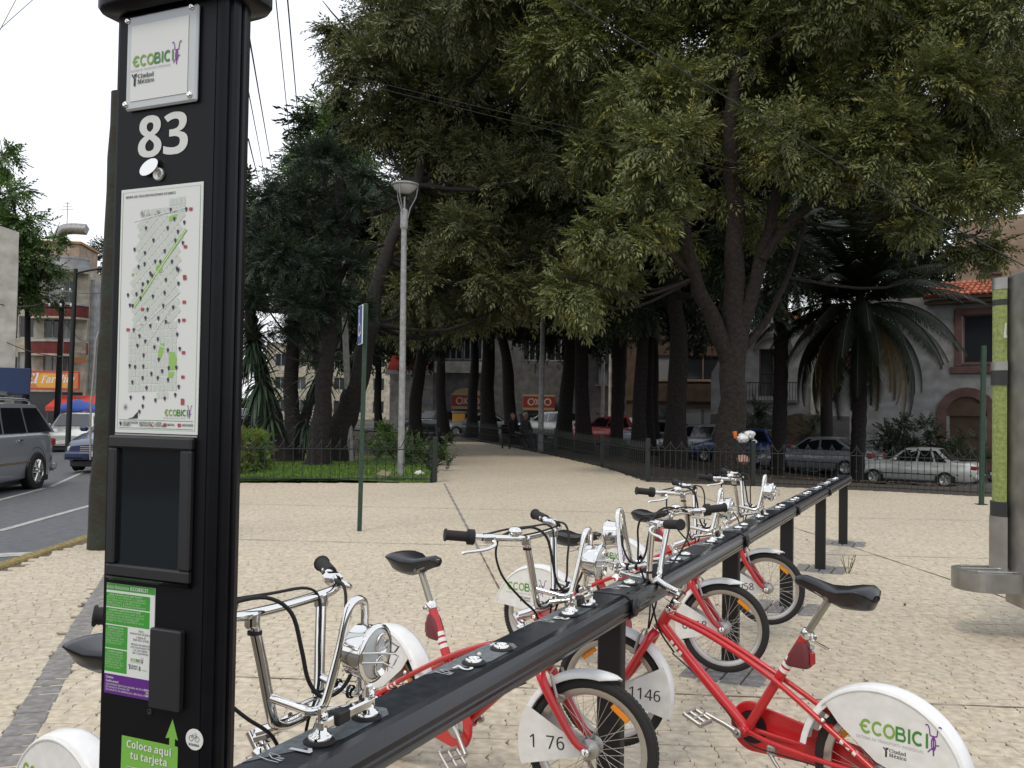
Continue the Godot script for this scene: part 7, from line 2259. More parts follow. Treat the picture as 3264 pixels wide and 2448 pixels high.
	g.face(Array(P[0]), Vector3(0, -1, 0)); g.face(Array(P[4]), Vector3(0, 1, 0))
	var tl := part("tail_light", g, "maroon", t, T(0.055, 0, 0))
	g = G.new(); g.box(Vector3(0.014, 0.05, 0.03), Transform3D(Basis(Vector3(0, 0, 1), -0.05), Vector3(0.160, 0.592, 0)), 0.006)
	part("lens", g, "lens_red", tl)
	g = G.new(); g.lathe([Vector2(0, 0), Vector2(0.011, 0), Vector2(0.008, 0.01), Vector2(0, 0.013)], Transform3D(Basis(Vector3(0, 0, 1), PI / 2), Vector3(0.165, 0.632, 0)), 10)
	part("lamp", g, "lamp_glass", tl)
	# chain guard, chainring, cranks, pedals
	g = G.new()
	var cg := []
	for p in arc(BB.x, BB.y, 0.088, -100, 118, 18): cg.append(p)
	for p in arc(-0.03, 0.25, 0.035, 110, 250, 8): cg.append(p)
	g.prism(PackedVector2Array(cg), 0.040, 0.054)
	var edge := []
	for p in cg: edge.append(Vector3(p.x, p.y, 0.047))
	edge.append(edge[0])
	g.tube(edge, 0.008, 6, false)
	var guard := part("chain_guard", g, "red", t)
	g = G.new(); g.lathe([Vector2(0.052, 0.0), Vector2(0.050, 0.004), Vector2(0.036, 0.005), Vector2(0.034, 0.008), Vector2(0.0, 0.008)], Transform3D(Basis(Vector3(1, 0, 0), PI / 2), BB + Vector3(0, 0, 0.0545)), 24)
	part("chainring_cover", g, "rim_metal", guard)
	g = G.new(); g.lathe([Vector2(0.0, 0.0), Vector2(0.062, 0.0), Vector2(0.062, 0.002)], Transform3D(Basis(Vector3(1, 0, 0), -PI / 2), BB + Vector3(0, 0, 0.0395)), 22)
	part("chainring", g, "rubber", guard)
	for s in [1.0, -1.0]:
		g = G.new()
		g.tube(smooth([Vector3(0, 0, 0.066 * s), Vector3(0.05, 0.004, 0.072 * s), Vector3(0.135, 0, 0.085 * s)], 4), [0.016, 0.014, 0.0125, 0.0115, 0.011, 0.0105, 0.011, 0.0125, 0.014], 8, true, 0.75)
		g.lathe([Vector2(0, 0), Vector2(0.017, 0), Vector2(0.017, 0.012), Vector2(0.010, 0.014), Vector2(0.009, 0.008), Vector2(0, 0.008)], Transform3D(Basis(Vector3(1, 0, 0), PI / 2 * s), Vector3(0, 0, 0.063 * s)), 14)
		var cr := part("crank", g, "dull_metal", t, Transform3D(Basis(), BB))
		g = G.new()
		g.tube([Vector3(0.135, 0, 0.085 * s), Vector3(0.135, 0, 0.18 * s)], 0.008, 8)
		for x in [-0.038, 0.038]: g.box(Vector3(0.012, 0.020, 0.085), T(0.135 + x, 0, 0.145 * s), 0.004)
		for z in [0.106, 0.146, 0.184]: g.box(Vector3(0.076, 0.016, 0.010), T(0.135, 0, z * s), 0.004)
		part("pedal", g, "dull_metal", cr)
	# kickstand
	g = G.new()
	g.box(Vector3(0.035, 0.045, 0.03), T(0.30, 0.235, -0.035), 0.008)
	g.tube(smooth([Vector3(0.30, 0.22, -0.045), Vector3(0.22, 0.17, -0.075), Vector3(0.08, 0.145, -0.085)], 4), 0.007, 8)
	part("kickstand", g, "dull_metal", t, T(0.055, 0, 0))
	# ---- steered parts
	g = G.new()
	for s in [-1.0, 1.0]:
		g.tube(smooth([Vector3(0.900, 0.572, 0.012 * s), Vector3(0.910, 0.562, 0.040 * s), Vector3(0.925, 0.535, 0.053 * s), Vector3(0.985, 0.435, 0.055 * s), Vector3(1.045, 0.350, 0.055 * s), HUB + Vector3(0.004, 0.0, 0.055 * s)], 4), [0.018, 0.018, 0.018, 0.018, 0.018, 0.018, 0.018, 0.0175, 0.017, 0.017, 0.0165, 0.016, 0.0155, 0.015, 0.0145, 0.014, 0.0135, 0.013, 0.012, 0.0115, 0.011], 10)
	g.tube([HB, Vector3(0.903, 0.570, 0)], 0.020, 12)
	var fk := part("fork", g, "red", t)
	g = G.new()
	for s in [-1.0, 1.0]: g.lathe([Vector2(0, 0), Vector2(0.015, 0.0), Vector2(0.015, 0.006), Vector2(0.009, 0.010), Vector2(0, 0.010)], Transform3D(Basis(Vector3(1, 0, 0), PI / 2 * s), HUB + Vector3(0, 0, 0.062 * s)), 12)
	part("axle_nut", g, "chrome", fk)
	wheel(t, "front_wheel", HUB, 0.24, 0.9)
	g = channel(Vector2(HUB.x, HUB.y), 0.268, 66.0, 200.0, 0.034, 0.024, true)
	var ff := part("front_fender", g, "white_plastic", t)
	for s in [-1.0, 1.0]:
		g = G.new()
		var pl := [Vector2(HUB.x - 0.025, HUB.y + 0.012)]
		for p in arc(HUB.x, HUB.y, 0.262, 152, 199, 7): pl.append(p)
		pl.append(Vector2(HUB.x - 0.03, HUB.y - 0.028))
		g.prism(PackedVector2Array(pl), 0.0335 * s, 0.036 * s)
		part("number_panel", g, "panel_white", ff)
	g = G.new()
	for s in [-1.0, 1.0]:
		g.box(Vector3(0.012, 0.085, 0.008), Transform3D(Basis(Vector3(0, 0, 1), 0.30), Vector3(0.965, 0.525, 0.050 * s)), 0.003)
		g.box(Vector3(0.03, 0.012, 0.012), T(0.985, 0.49, 0.035 * s), 0.003)
	g.tube(smooth([Vector3(0.95, 0.565, -0.05), Vector3(0.95, 0.58, 0), Vector3(0.95, 0.568, 0.05)], 3), 0.003, 5)
	part("front_brake", g, "dull_metal", t)
	# stem and U-shaped bar that rises in two stalks
	g = G.new()
	g.tube([HT, Vector3(0.785, 0.745, 0)], 0.0135, 12)
	g.box(Vector3(0.055, 0.028, 0.030), Transform3D(Basis(Vector3(0, 0, 1), 0.35), Vector3(0.822, 0.738, 0)), 0.009)
	g.tube(smooth([Vector3(0.81, 0.745, 0), Vector3(0.86, 0.765, 0), Vector3(0.90, 0.790, 0)], 3), 0.015, 10)
	g.lathe([Vector2(0.017, -0.01), Vector2(0.022, -0.01), Vector2(0.022, 0.012), Vector2(0.014, 0.016)], Transform3D(Basis(Vector3(0, 0, 1), 0.58), Vector3(0.818, 0.700, 0)), 14)
	part("stem", g, "chrome", t)
	g = G.new()
	g.tube(smooth([Vector3(0.882, 1.035, -0.122), Vector3(0.895, 0.93, -0.102), Vector3(0.907, 0.825, -0.084), Vector3(0.908, 0.800, -0.070), Vector3(0.905, 0.788, -0.04), Vector3(0.905, 0.786, 0), Vector3(0.905, 0.788, 0.04), Vector3(0.908, 0.800, 0.070), Vector3(0.907, 0.825, 0.084), Vector3(0.895, 0.93, 0.102), Vector3(0.882, 1.035, 0.122)], 4), 0.0125, 12)
	g.tube(smooth([Vector3(0.752, 1.057, -0.318), Vector3(0.81, 1.052, -0.275), Vector3(0.862, 1.046, -0.215), Vector3(0.880, 1.042, -0.165), Vector3(0.882, 1.040, -0.12), Vector3(0.883, 1.038, 0), Vector3(0.882, 1.040, 0.12), Vector3(0.880, 1.042, 0.165), Vector3(0.862, 1.046, 0.215), Vector3(0.81, 1.052, 0.275), Vector3(0.752, 1.057, 0.318)], 4), 0.0115, 12)
	for s in [-1.0, 1.0]: g.lathe([Vector2(0.0135, -0.018), Vector2(0.0165, -0.012), Vector2(0.0165, 0.012), Vector2(0.0135, 0.018)], T(0.882, 1.028, 0.121 * s), 12)
	part("handlebar", g, "chrome", t)
	for s in [-1.0, 1.0]:
		g = G.new()
		var a := Vector3(0.775, 1.054, 0.307 * s)
		var b := Vector3(0.700, 1.064, 0.372 * s)
		var R := []
		var L := []
		for i in 25:
			L.append(a.lerp(b, i / 24.0)); R.append(0.0165 + (0.0016 if i % 2 else 0.0) + (0.004 if i > 22 else 0.0) + (0.009 if i < 6 and s > 0 else 0.0))
		g.tube(L, R, 12)
		part("grip", g, "rubber", t)
		g = G.new()
		g.box(Vector3(0.050, 0.032, 0.046), Transform3D(Basis(Vector3.UP, 0.75 * s), Vector3(0.808, 1.048, 0.270 * s)), 0.01)
		g.tube(smooth([Vector3(0.822, 1.042, 0.268 * s), Vector3(0.842, 1.030, 0.285 * s), Vector3(0.825, 1.018, 0.325 * s), Vector3(0.778, 1.012, 0.372 * s), Vector3(0.772, 1.006, 0.378 * s)], 4), [0.012, 0.012, 0.011, 0.010, 0.009, 0.0085, 0.008, 0.0075, 0.0075, 0.0075, 0.0075, 0.0075, 0.008, 0.008, 0.009, 0.009, 0.009], 7, true, 0.7)
		part("brake_lever", g, "chrome", t)
	g = G.new()
	g.lathe([Vector2(0.0, 0.0), Vector2(0.018, 0.0), Vector2(0.024, 0.008), Vector2(0.024, 0.016), Vector2(0.016, 0.026), Vector2(0, 0.029)], T(0.872, 1.055, 0.19), 16)
	g.tube([Vector3(0.872, 1.04, 0.19), Vector3(0.872, 1.06, 0.19)], 0.008, 6)
	part("bell", g, "chrome", t)
	# dock frame: two rails forward, up into a hoop that carries the lamp
	g = G.new()
	g.tube(smooth([Vector3(0.902, 0.862, -0.090), Vector3(0.96, 0.850, -0.082), Vector3(1.00, 0.842, -0.076), Vector3(1.026, 0.850, -0.070), Vector3(1.036, 0.880, -0.062), Vector3(1.052, 0.97, -0.046), Vector3(1.060, 1.035, -0.036), Vector3(1.062, 1.058, -0.024), Vector3(1.063, 1.066, 0.0), Vector3(1.062, 1.058, 0.024), Vector3(1.060, 1.035, 0.036), Vector3(1.052, 0.97, 0.046), Vector3(1.036, 0.880, 0.062), Vector3(1.026, 0.850, 0.070), Vector3(1.00, 0.842, 0.076), Vector3(0.96, 0.850, 0.082), Vector3(0.902, 0.862, 0.090)], 4), 0.0095, 10)
	g.tube([Vector3(0.965, 0.846, -0.08), Vector3(0.965, 0.846, 0.08)], 0.005, 6)
	g.box(Vector3(0.022, 0.022, 0.20), T(1.040, 0.822, 0), 0.004)
	for s in [-1.0, 1.0]:
		g.box(Vector3(0.010, 0.052, 0.026), T(1.040, 0.836, 0.088 * s), 0.006)
		g.lathe([Vector2(0.012, 0.0), Vector2(0.013, 0.012), Vector2(0.022, 0.018), Vector2(0.024, 0.022)].map(func(p): return Vector2(p.x, 0.030 - p.y)), T(1.040, 0.792, 0.088 * s), 14)
		g.lathe([Vector2(0, 0), Vector2(0.011, 0), Vector2(0.011, 0.005), Vector2(0.006, 0.008), Vector2(0, 0.008)], Transform3D(Basis(Vector3(0, 0, 1), -PI / 2), Vector3(1.045, 0.84, 0.088 * s)), 10)
	g.tube([Vector3(0.912, 0.795, -0.03), Vector3(0.985, 0.806, -0.06), Vector3(1.035, 0.82, -0.075)], 0.009, 8)
	var df := part("dock_frame", g, "chrome", t)
	g = G.new(); g.box(Vector3(0.030, 0.028, 0.045), T(1.044, 0.824, 0.03), 0.004)
	part("lock_block", g, "black_plastic", df)
	# lamp with wire guard
	g = G.new()
	var la := Transform3D(Basis(Vector3(0, 0, 1), -PI / 2 - 0.06), Vector3(1.052, 0.962, 0))
	g.lathe([Vector2(0, 0), Vector2(0.046, 0.002), Vector2(0.055, 0.012), Vector2(0.058, 0.05), Vector2(0.062, 0.056), Vector2(0.062, 0.062), Vector2(0.054, 0.064)], la, 26)
	var hl := part("headlight", g, "chrome", t)
	g = G.new()
	g.lathe([Vector2(0.054, 0.061), Vector2(0.045, 0.068), Vector2(0.02, 0.073), Vector2(0, 0.074)], la, 22)
	part("lens", g, "lamp_glass", hl)
	g = G.new()
	for y in [-0.022, 0.024]: g.lathe([Vector2(0.021, 0.066), Vector2(0.024, 0.074), Vector2(0.021, 0.078), Vector2(0.012, 0.070), Vector2(0, 0.069)], la * T(y, 0, 0), 14)
	part("reflector_bowl", g, "chrome", hl)
	g = G.new()
	for e in [[0.012, -0.012], [-0.008, -0.030]]:
		g.tube([la * Vector3(-e[0], 0.058, -0.058), la * Vector3(-e[0] - 0.002, 0.098, -0.03), la * Vector3(-e[0] + e[1] * -0.5, 0.104, 0.0), la * Vector3(-e[0] - 0.002, 0.098, 0.03), la * Vector3(-e[0], 0.058, 0.058)], 0.002, 5)
	part("wire_guard", g, "chrome", hl)
	# cables
	for c in [[0.0048, [0.835, 1.05, 0.235, 0.862, 1.068, 0.17, 0.90, 1.072, 0.10, 0.932, 1.035, 0.055, 0.946, 0.955, 0.035, 0.955, 0.885, 0.02, 0.978, 0.848, 0.0, 1.008, 0.862, -0.03, 1.030, 0.915, -0.045, 1.036, 0.965, -0.042]], [0.0042, [0.835, 1.04, 0.25, 0.828, 0.985, 0.245, 0.838, 0.91, 0.205, 0.875, 0.83, 0.135, 0.902, 0.77, 0.07, 0.91, 0.68, 0.03, 0.93, 0.585, 0.0]], [0.0042, [0.84, 1.05, -0.25, 0.872, 1.062, -0.19, 0.915, 1.055, -0.165, 0.938, 1.01, -0.14, 0.945, 0.94, -0.11, 0.95, 0.87, -0.09, 0.935, 0.80, -0.06, 0.91, 0.70, -0.03, 0.88, 0.59, -0.02, 0.82, 0.50, -0.005]], [0.0035, [0.80, 1.06, 0.29, 0.84, 1.072, 0.20, 0.872, 1.07, 0.05, 0.885, 1.065, -0.06, 0.893, 1.03, -0.10, 0.902, 0.93, -0.09, 0.912, 0.84, -0.075, 0.915, 0.76, -0.03, 0.92, 0.66, -0.02, 0.93, 0.585, -0.01]]]:
		g = G.new()
		g.tube(smooth(V3(c[1]), 5), c[0], 6)
		part("cable", g, "rubber", t)
	g = G.new()
	for p in [Vector3(0.905, 0.83, -0.085), Vector3(0.885, 1.0, 0.116), Vector3(0.96, 0.85, -0.082), Vector3(1.0, 0.843, -0.076)]:
		g.lathe([Vector2(0.0145, -0.004), Vector2(0.0155, -0.004), Vector2(0.0155, 0.004), Vector2(0.0145, 0.004)], Transform3D(Basis(Vector3(0, 0, 1), 0.0 if p.x < 0.92 else PI / 2), p), 10)
	part("cable_tie", g, "rubber", t)
	g = G.new()
	g.tube(smooth([Vector3(0.82, 0.50, -0.005), Vector3(0.70, 0.436, -0.012), Vector3(0.56, 0.335, -0.02), Vector3(0.46, 0.238, -0.03), Vector3(0.30, 0.235, -0.055), Vector3(0.0, 0.235, -0.065)], 4), 0.003, 5)
	part("brake_hose", g, "rubber", t)
	return t

func base_name(n: Node) -> String:
	return String(n.name).rstrip("0123456789").trim_suffix("_")

func dress_bike(b: Node3D, s: float, heading: float, yaw: float, off: float, seat: float, crank: float, number: String) -> void:
	# stand the bike so that its front wheel hangs under dock position s
	var steer := deg_to_rad(heading - yaw)
	var F := Transform3D(Basis(), PIVOT) * Transform3D(Basis(Vector3.UP, steer), Vector3()) * Transform3D(Basis(), -PIVOT)
	var target := rail_at(s) + Vector3(0.907, 0, 0.42) * off
	var R := Basis(Vector3.UP, deg_to_rad(yaw))
	var pos := target - R * (F * HUB)
	b.position = Vector3(pos.x, 0, pos.z)
	b.rotation_degrees = Vector3(0, yaw, 0)
	var k := 0
	for c in b.get_children():
		var n := base_name(c)
		if n in FRONT_PARTS:
			c.transform = F * c.transform
		elif n in ["saddle", "seat_post"]:
			c.position += Vector3(-0.52, 0.85, 0) * seat
		elif n == "crank":
			c.rotation.z = deg_to_rad(crank + 180.0 * k)
			k += 1
		if n == "front_fender":
			for sd in [1.0, -1.0]:
				var g := G.new()
				var at := Transform3D(Basis(Vector3(0, 0, 1), 0.06) if sd > 0 else Basis(Vector3.UP, PI) * Basis(Vector3(0, 0, 1), -0.03), Vector3(HUB.x - 0.152, HUB.y - 0.018, 0.0368 * sd))
				g.text(number, 0.046, at, false, 1)
				part("number_lettering", g, "print_black", c)

func bikes() -> void:
	var first := make_bike()
	var bikes_ := [first]
	for i in 4: bikes_.append(copy(first, "-"))
	var D := [
		[-3.90, -24.85, -39.0, 0.05, -0.03, 200.0, "0731", "red hire bicycle behind the black totem, nearest the camera, locked at dock 1"],
		[-2.48, -24.85, -50.0, 0.05, 0.01, -36.0, "1  76", "red hire bicycle numbered 1 76 on its front mudguard, locked at dock 3"],
		[-1.77, 155.15, 136.0, -0.12, 0.02, 200.0, "1146", "red hire bicycle numbered 1146, the only one standing on the right of the rail"],
		[-0.40, -24.85, -32.0, 0.05, -0.115, 30.0, "0518", "red hire bicycle numbered 0518 with its number half hidden by the red tubes of 1146"],
		[0.91, -24.85, -42.0, 0.05, -0.115, 35.0, "1058", "red hire bicycle numbered 1058 with an amber reflector, farthest along the rail"],
	]
	for i in 5:
		var b: Node3D = bikes_[i]
		b.set_meta("label", D[i][7])
		dress_bike(b, D[i][0], D[i][1], D[i][2], D[i][3], D[i][4], D[i][5], D[i][6])
	for c in bikes_[3].get_children():
		if base_name(c) == "chain_guard":
			c.material_override = M["faded_red"]
			c.set_meta("label", "faded pink chain guard")

# ---------------------------------------------------------------- steel booth at the right edge
func kiosk() -> void:
	var t := thing("phone_booth", "grey steel phone booth with rounded shelf and lime green back at the right edge", "phone booth", Vector3(3.69, 0, -6.55), -4.0)
	var g := G.new()
	g.box(Vector3(0.105, 2.24, 0.34), T(-0.238, 1.335, 0.08), 0.008)
	part("side_column", g, "steel", t)
	g = G.new()
	g.box(Vector3(0.50, 2.24, 0.05), T(0.07, 1.335, -0.07), 0.005)
	part("back_panel", g, "steel", t)
	g = G.new()
	g.tube([Vector3(-0.02, -0.05, -0.02), Vector3(-0.02, 0.24, -0.02)], 0.075, 12)
	g.box(Vector3(0.30, 0.02, 0.30), T(0.05, 0.01, -0.02), 0.004)
	part("foot", g, "steel", t)
	g = G.new()
	g.box(Vector3(0.105, 2.24, 0.60), T(0.40, 1.335, 0.0), 0.008)
	g.box(Vector3(0.40, 0.12, 0.60), T(0.16, 0.275, 0.03), 0.02)
	part("booth_shell", g, "steel", t)
	var half := func(y0: float, y1: float, r: float) -> G:
		var q := G.new()
		var P := []
		for y in [y0, y1]:
			var row := PackedVector3Array()
			for i in 15:
				var a := deg_to_rad(60.0 + 200.0 * i / 14.0)
				row.append(Vector3(-0.30 + cos(a) * r, y, -0.10 + sin(a) * r * -1.25))
			P.append(row)
		q.sheet(P)
		for e in 2:
			q.face(Array(P[e]), Vector3(0, -1 if e == 0 else 1, 0))
		return q
	part("green_back", half.call(0.90, 2.36, 0.068), "booth_lime", t).set_meta("label", "scuffed lime green curved back")
	for e in [[2.36, 2.44, 0.072, "steel"], [2.25, 2.29, 0.07, "car_trim"], [1.70, 1.80, 0.078, "car_trim"], [1.80, 1.86, 0.080, "steel"], [0.80, 0.90, 0.080, "car_trim"]]:
		part("band", half.call(e[0], e[1], e[2]), e[3], t)
	part("lower_column", half.call(0.42, 0.80, 0.085), "steel", t)
	g = G.new()
	g.prism(PackedVector2Array([Vector2(-0.352, 2.02), Vector2(-0.342, 2.12), Vector2(-0.332, 2.12), Vector2(-0.335, 2.05), Vector2(-0.328, 2.02)]), 0.0, 0.002, T(0, 0, 0.02))
	part("handset_mark", g, "number_white", t)
	var outl := PackedVector2Array()
	for i in 17:
		var a := deg_to_rad(90.0 + 180.0 * i / 16.0)
		outl.append(Vector2(-0.50 + cos(a) * 0.16, sin(a) * 0.21))
	outl.append_array(PackedVector2Array([Vector2(-0.28, -0.21), Vector2(-0.28, 0.21)]))
	var at := Transform3D(Basis(Vector3(1, 0, 0), Vector3(0, 0, 1), Vector3(0, -1, 0)), Vector3(0, 0.44, -0.02))
	g = G.new()
	g.prism(outl, 0.0, 0.125, at)
	part("shelf", g, "steel", t)
	g = G.new()
	for z in [-0.14, -0.02, 0.13]: g.box(Vector3(0.27 if z < 0.1 else 0.26, 0.012, 0.012), T(-0.43, 0.447, z), 0.004)
	part("shelf_rib", g, "chrome", t)

# ---------------------------------------------------------------- people on the bench
func figure(g: G, bones: Array, cell: float) -> void:
	# surface nets over a smooth union of tapered capsules [a, b, ra, rb]
	var cells := {}
	for b in bones:
		var r: float = maxf(b[2], b[3]) + cell * 2.0
		var lo: Vector3 = (b[0].min(b[1]) - Vector3.ONE * r) / cell
		var hi: Vector3 = (b[0].max(b[1]) + Vector3.ONE * r) / cell
		for x in range(int(floor(lo.x)), int(ceil(hi.x)) + 1):
			for y in range(int(floor(lo.y)), int(ceil(hi.y)) + 1):
				for z in range(int(floor(lo.z)), int(ceil(hi.z)) + 1):
					var p := Vector3(x, y, z) * cell
					var ab: Vector3 = b[1] - b[0]
					var h := clampf((p - b[0]).dot(ab) / ab.length_squared(), 0, 1)
					var d: float = (p - b[0] - ab * h).length() - lerpf(b[2], b[3], h)
					var k := Vector3i(x, y, z)
					if cells.has(k):
						var e: float = cells[k]
						var m := clampf(0.5 + 0.5 * (e - d) / 0.035, 0, 1)
						cells[k] = lerpf(e, d, m) - 0.035 * m * (1 - m)
					else:
						cells[k] = d
	var verts := {}
	for k in cells:
		var s := Vector3()
		var n := 0
		var ok := true
		var v := []
		for i in 8:
			var q: Vector3i = k + Vector3i(i & 1, (i >> 1) & 1, i >> 2)
			if not cells.has(q): ok = false; break
			v.append(cells[q])
		if not ok: continue
		for e in [[0, 1], [2, 3], [4, 5], [6, 7], [0, 2], [1, 3], [4, 6], [5, 7], [0, 4], [1, 5], [2, 6], [3, 7]]:
			var a: float = v[e[0]]
			var b: float = v[e[1]]
			if (a < 0) != (b < 0):
				var f := a / (a - b)
				s += Vector3(e[0] & 1, (e[0] >> 1) & 1, e[0] >> 2).lerp(Vector3(e[1] & 1, (e[1] >> 1) & 1, e[1] >> 2), f)
				n += 1
		if n:
			var grad := Vector3(v[1] - v[0] + v[3] - v[2] + v[5] - v[4] + v[7] - v[6], v[2] - v[0] + v[3] - v[1] + v[6] - v[4] + v[7] - v[5], v[4] - v[0] + v[5] - v[1] + v[6] - v[2] + v[7] - v[3])
			verts[k] = [(Vector3(k) + s / n) * cell, grad.normalized()]
	for k in verts:
		for ax in 3:
			var o := Vector3i(); o[ax] = 1
			if not cells.has(k + o) or (cells[k] < 0) == (cells[k + o] < 0): continue
			var u := Vector3i(); u[(ax + 1) % 3] = 1
			var w := Vector3i(); w[(ax + 2) % 3] = 1
			var q := [k, k - u, k - u - w, k - w]
			var all_in := true
			for e in q:
				if not verts.has(e): all_in = false
			if not all_in: continue
			var V := []
			for e in q: V.append(verts[e])
			g.tri(V[0][0], V[1][0], V[2][0], V[0][1], V[1][1], V[2][1])
			g.tri(V[0][0], V[2][0], V[3][0], V[0][1], V[2][1], V[3][1])

func bench_people() -> void:
	var o := Vector3(0.35, 0.0, -36.6)
	var t := thing("park_bench", "dark park bench by the right fence far up the path", "bench", o, 40.0)
	var g := G.new()
	for z in [-0.16, -0.05, 0.06, 0.17]: g.box(Vector3(1.5, 0.035, 0.09), T(0, 0.44, z), 0.008)
	part("seat", g, "post_dark", t)
	g = G.new()
	for y in [0.6, 0.72, 0.84]: g.box(Vector3(1.5, 0.09, 0.03), T(0, y, -0.24), 0.008)
	part("backrest", g, "post_dark", t)
	for x in [-0.65, 0.65]:
		g = G.new()
		g.box(Vector3(0.05, 0.42, 0.05), T(x, 0.21, 0.15)); g.box(Vector3(0.05, 0.9, 0.05), T(x, 0.45, -0.27)); g.box(Vector3(0.05, 0.05, 0.4), T(x, 0.40, -0.05))
		part("leg", g, "iron_green", t)
	for e in [[-0.32, "long haired person in dark clothes, legs stretched out, left on the bench", 0.30, "cloth_dark", true], [0.32, "person in dark grey with a pale grey head sitting upright, right on the bench", 0.0, "cloth_grey", false]]:
		var p := thing("person", e[1], "person", o + Vector3(cos(deg_to_rad(40.0)), 0, -sin(deg_to_rad(40.0))) * e[0], 40.0, "people on the bench")
		var B := []
		B.append([Vector3(0, 0.55, -0.10), Vector3(0, 0.78, -0.13), 0.15, 0.14])
		B.append([Vector3(0, 0.78, -0.13), Vector3(0, 0.98, -0.10), 0.14, 0.12])
		B.append([Vector3(-0.15, 0.98, -0.10), Vector3(0.15, 0.98, -0.10), 0.07, 0.07])
		for s in [-1.0, 1.0]:
			var kn := Vector3(0.11 * s, 0.52 - e[2] * 0.15, 0.36 + e[2] * 0.1)
			var an := Vector3(0.12 * s, 0.09, 0.40 + e[2] * 1.3)
			B.append([Vector3(0.09 * s, 0.53, -0.05), kn, 0.09, 0.065])
			B.append([kn, an, 0.062, 0.042])
			B.append([an + Vector3(0, -0.03, 0), an + Vector3(0, -0.03, 0.16), 0.042, 0.035])
			B.append([Vector3(0.19 * s, 0.96, -0.10), Vector3(0.25 * s, 0.72, -0.02), 0.052, 0.043])
			B.append([Vector3(0.25 * s, 0.72, -0.02), Vector3(0.10 * s, 0.62, 0.20), 0.042, 0.034])
		g = G.new()
		figure(g, B, 0.03)
		part("body", g, e[3], p)
		g = G.new()
		var Hd := [[Vector3(0, 1.04, -0.09), Vector3(0, 1.14, -0.07), 0.05, 0.05], [Vector3(0, 1.17, -0.06), Vector3(0, 1.26, -0.07), 0.075, 0.09], [Vector3(0, 1.19, 0.02), Vector3(0, 1.215, 0.035), 0.018, 0.012], [Vector3(-0.085, 1.21, -0.06), Vector3(-0.092, 1.23, -0.065), 0.014, 0.014], [Vector3(0.085, 1.21, -0.06), Vector3(0.092, 1.23, -0.065), 0.014, 0.014]]
		figure(g, Hd, 0.014)
		for s in [-1.0, 1.0]:
			figure(g, [[Vector3(0.10 * s, 0.62, 0.20), Vector3(0.055 * s, 0.60, 0.25), 0.03, 0.028]], 0.012)
			for k in 5:
				var a := Vector3(0.055 * s + (k - 2) * 0.014, 0.605, 0.25)
				g.tube([a, a + Vector3(-0.01 * s, -0.012, 0.035), a + Vector3(-0.02 * s, -0.04, 0.05 + (0.008 if k in [1, 2, 3] else 0.0))], [0.009, 0.0085, 0.007], 6)
		part("head_and_hands", g, "skin", p)
		g = G.new()
		for s in [-1.0, 1.0]: g.box(Vector3(0.018, 0.01, 0.008), T(0.033 * s, 1.225, 0.02), 0.002)
		g.box(Vector3(0.04, 0.008, 0.008), T(0, 1.165, 0.018), 0.002)
		part("face_detail", g, "hair", p)
		g = G.new()
		var hb := [[Vector3(0, 1.27, -0.10), Vector3(0, 1.31, -0.07), 0.09, 0.07]]
		if e[4]: hb.append_array([[Vector3(0.05, 1.24, -0.13), Vector3(0.06, 1.02, -0.15), 0.06, 0.045], [Vector3(-0.05, 1.24, -0.13), Vector3(-0.06, 1.02, -0.15), 0.06, 0.045]])
		figure(g, hb, 0.014)
		part("hair", g, "hair" if e[4] else "print_grey", p)

# ---------------------------------------------------------------- small things
func lump(r: float, seed_: int, squash := 0.7) -> G:
	var g := G.new()
	var f := FastNoiseLite.new()
	f.seed = seed_; f.frequency = 1.6
	var P := []
	for i in 11:
		var row := PackedVector3Array()
		for k in 18:
			var th := PI * i / 10.0
			var a := TAU * k / 18
			var d := Vector3(sin(th) * cos(a), cos(th) * squash, sin(th) * sin(a))
			row.append(d * r * (1.0 + 0.55 * f.get_noise_3dv(d * 1.5) + 0.12 * f.get_noise_3dv(d * 6.0)))
		P.append(row)
	g.sheet(P, true)
	return g

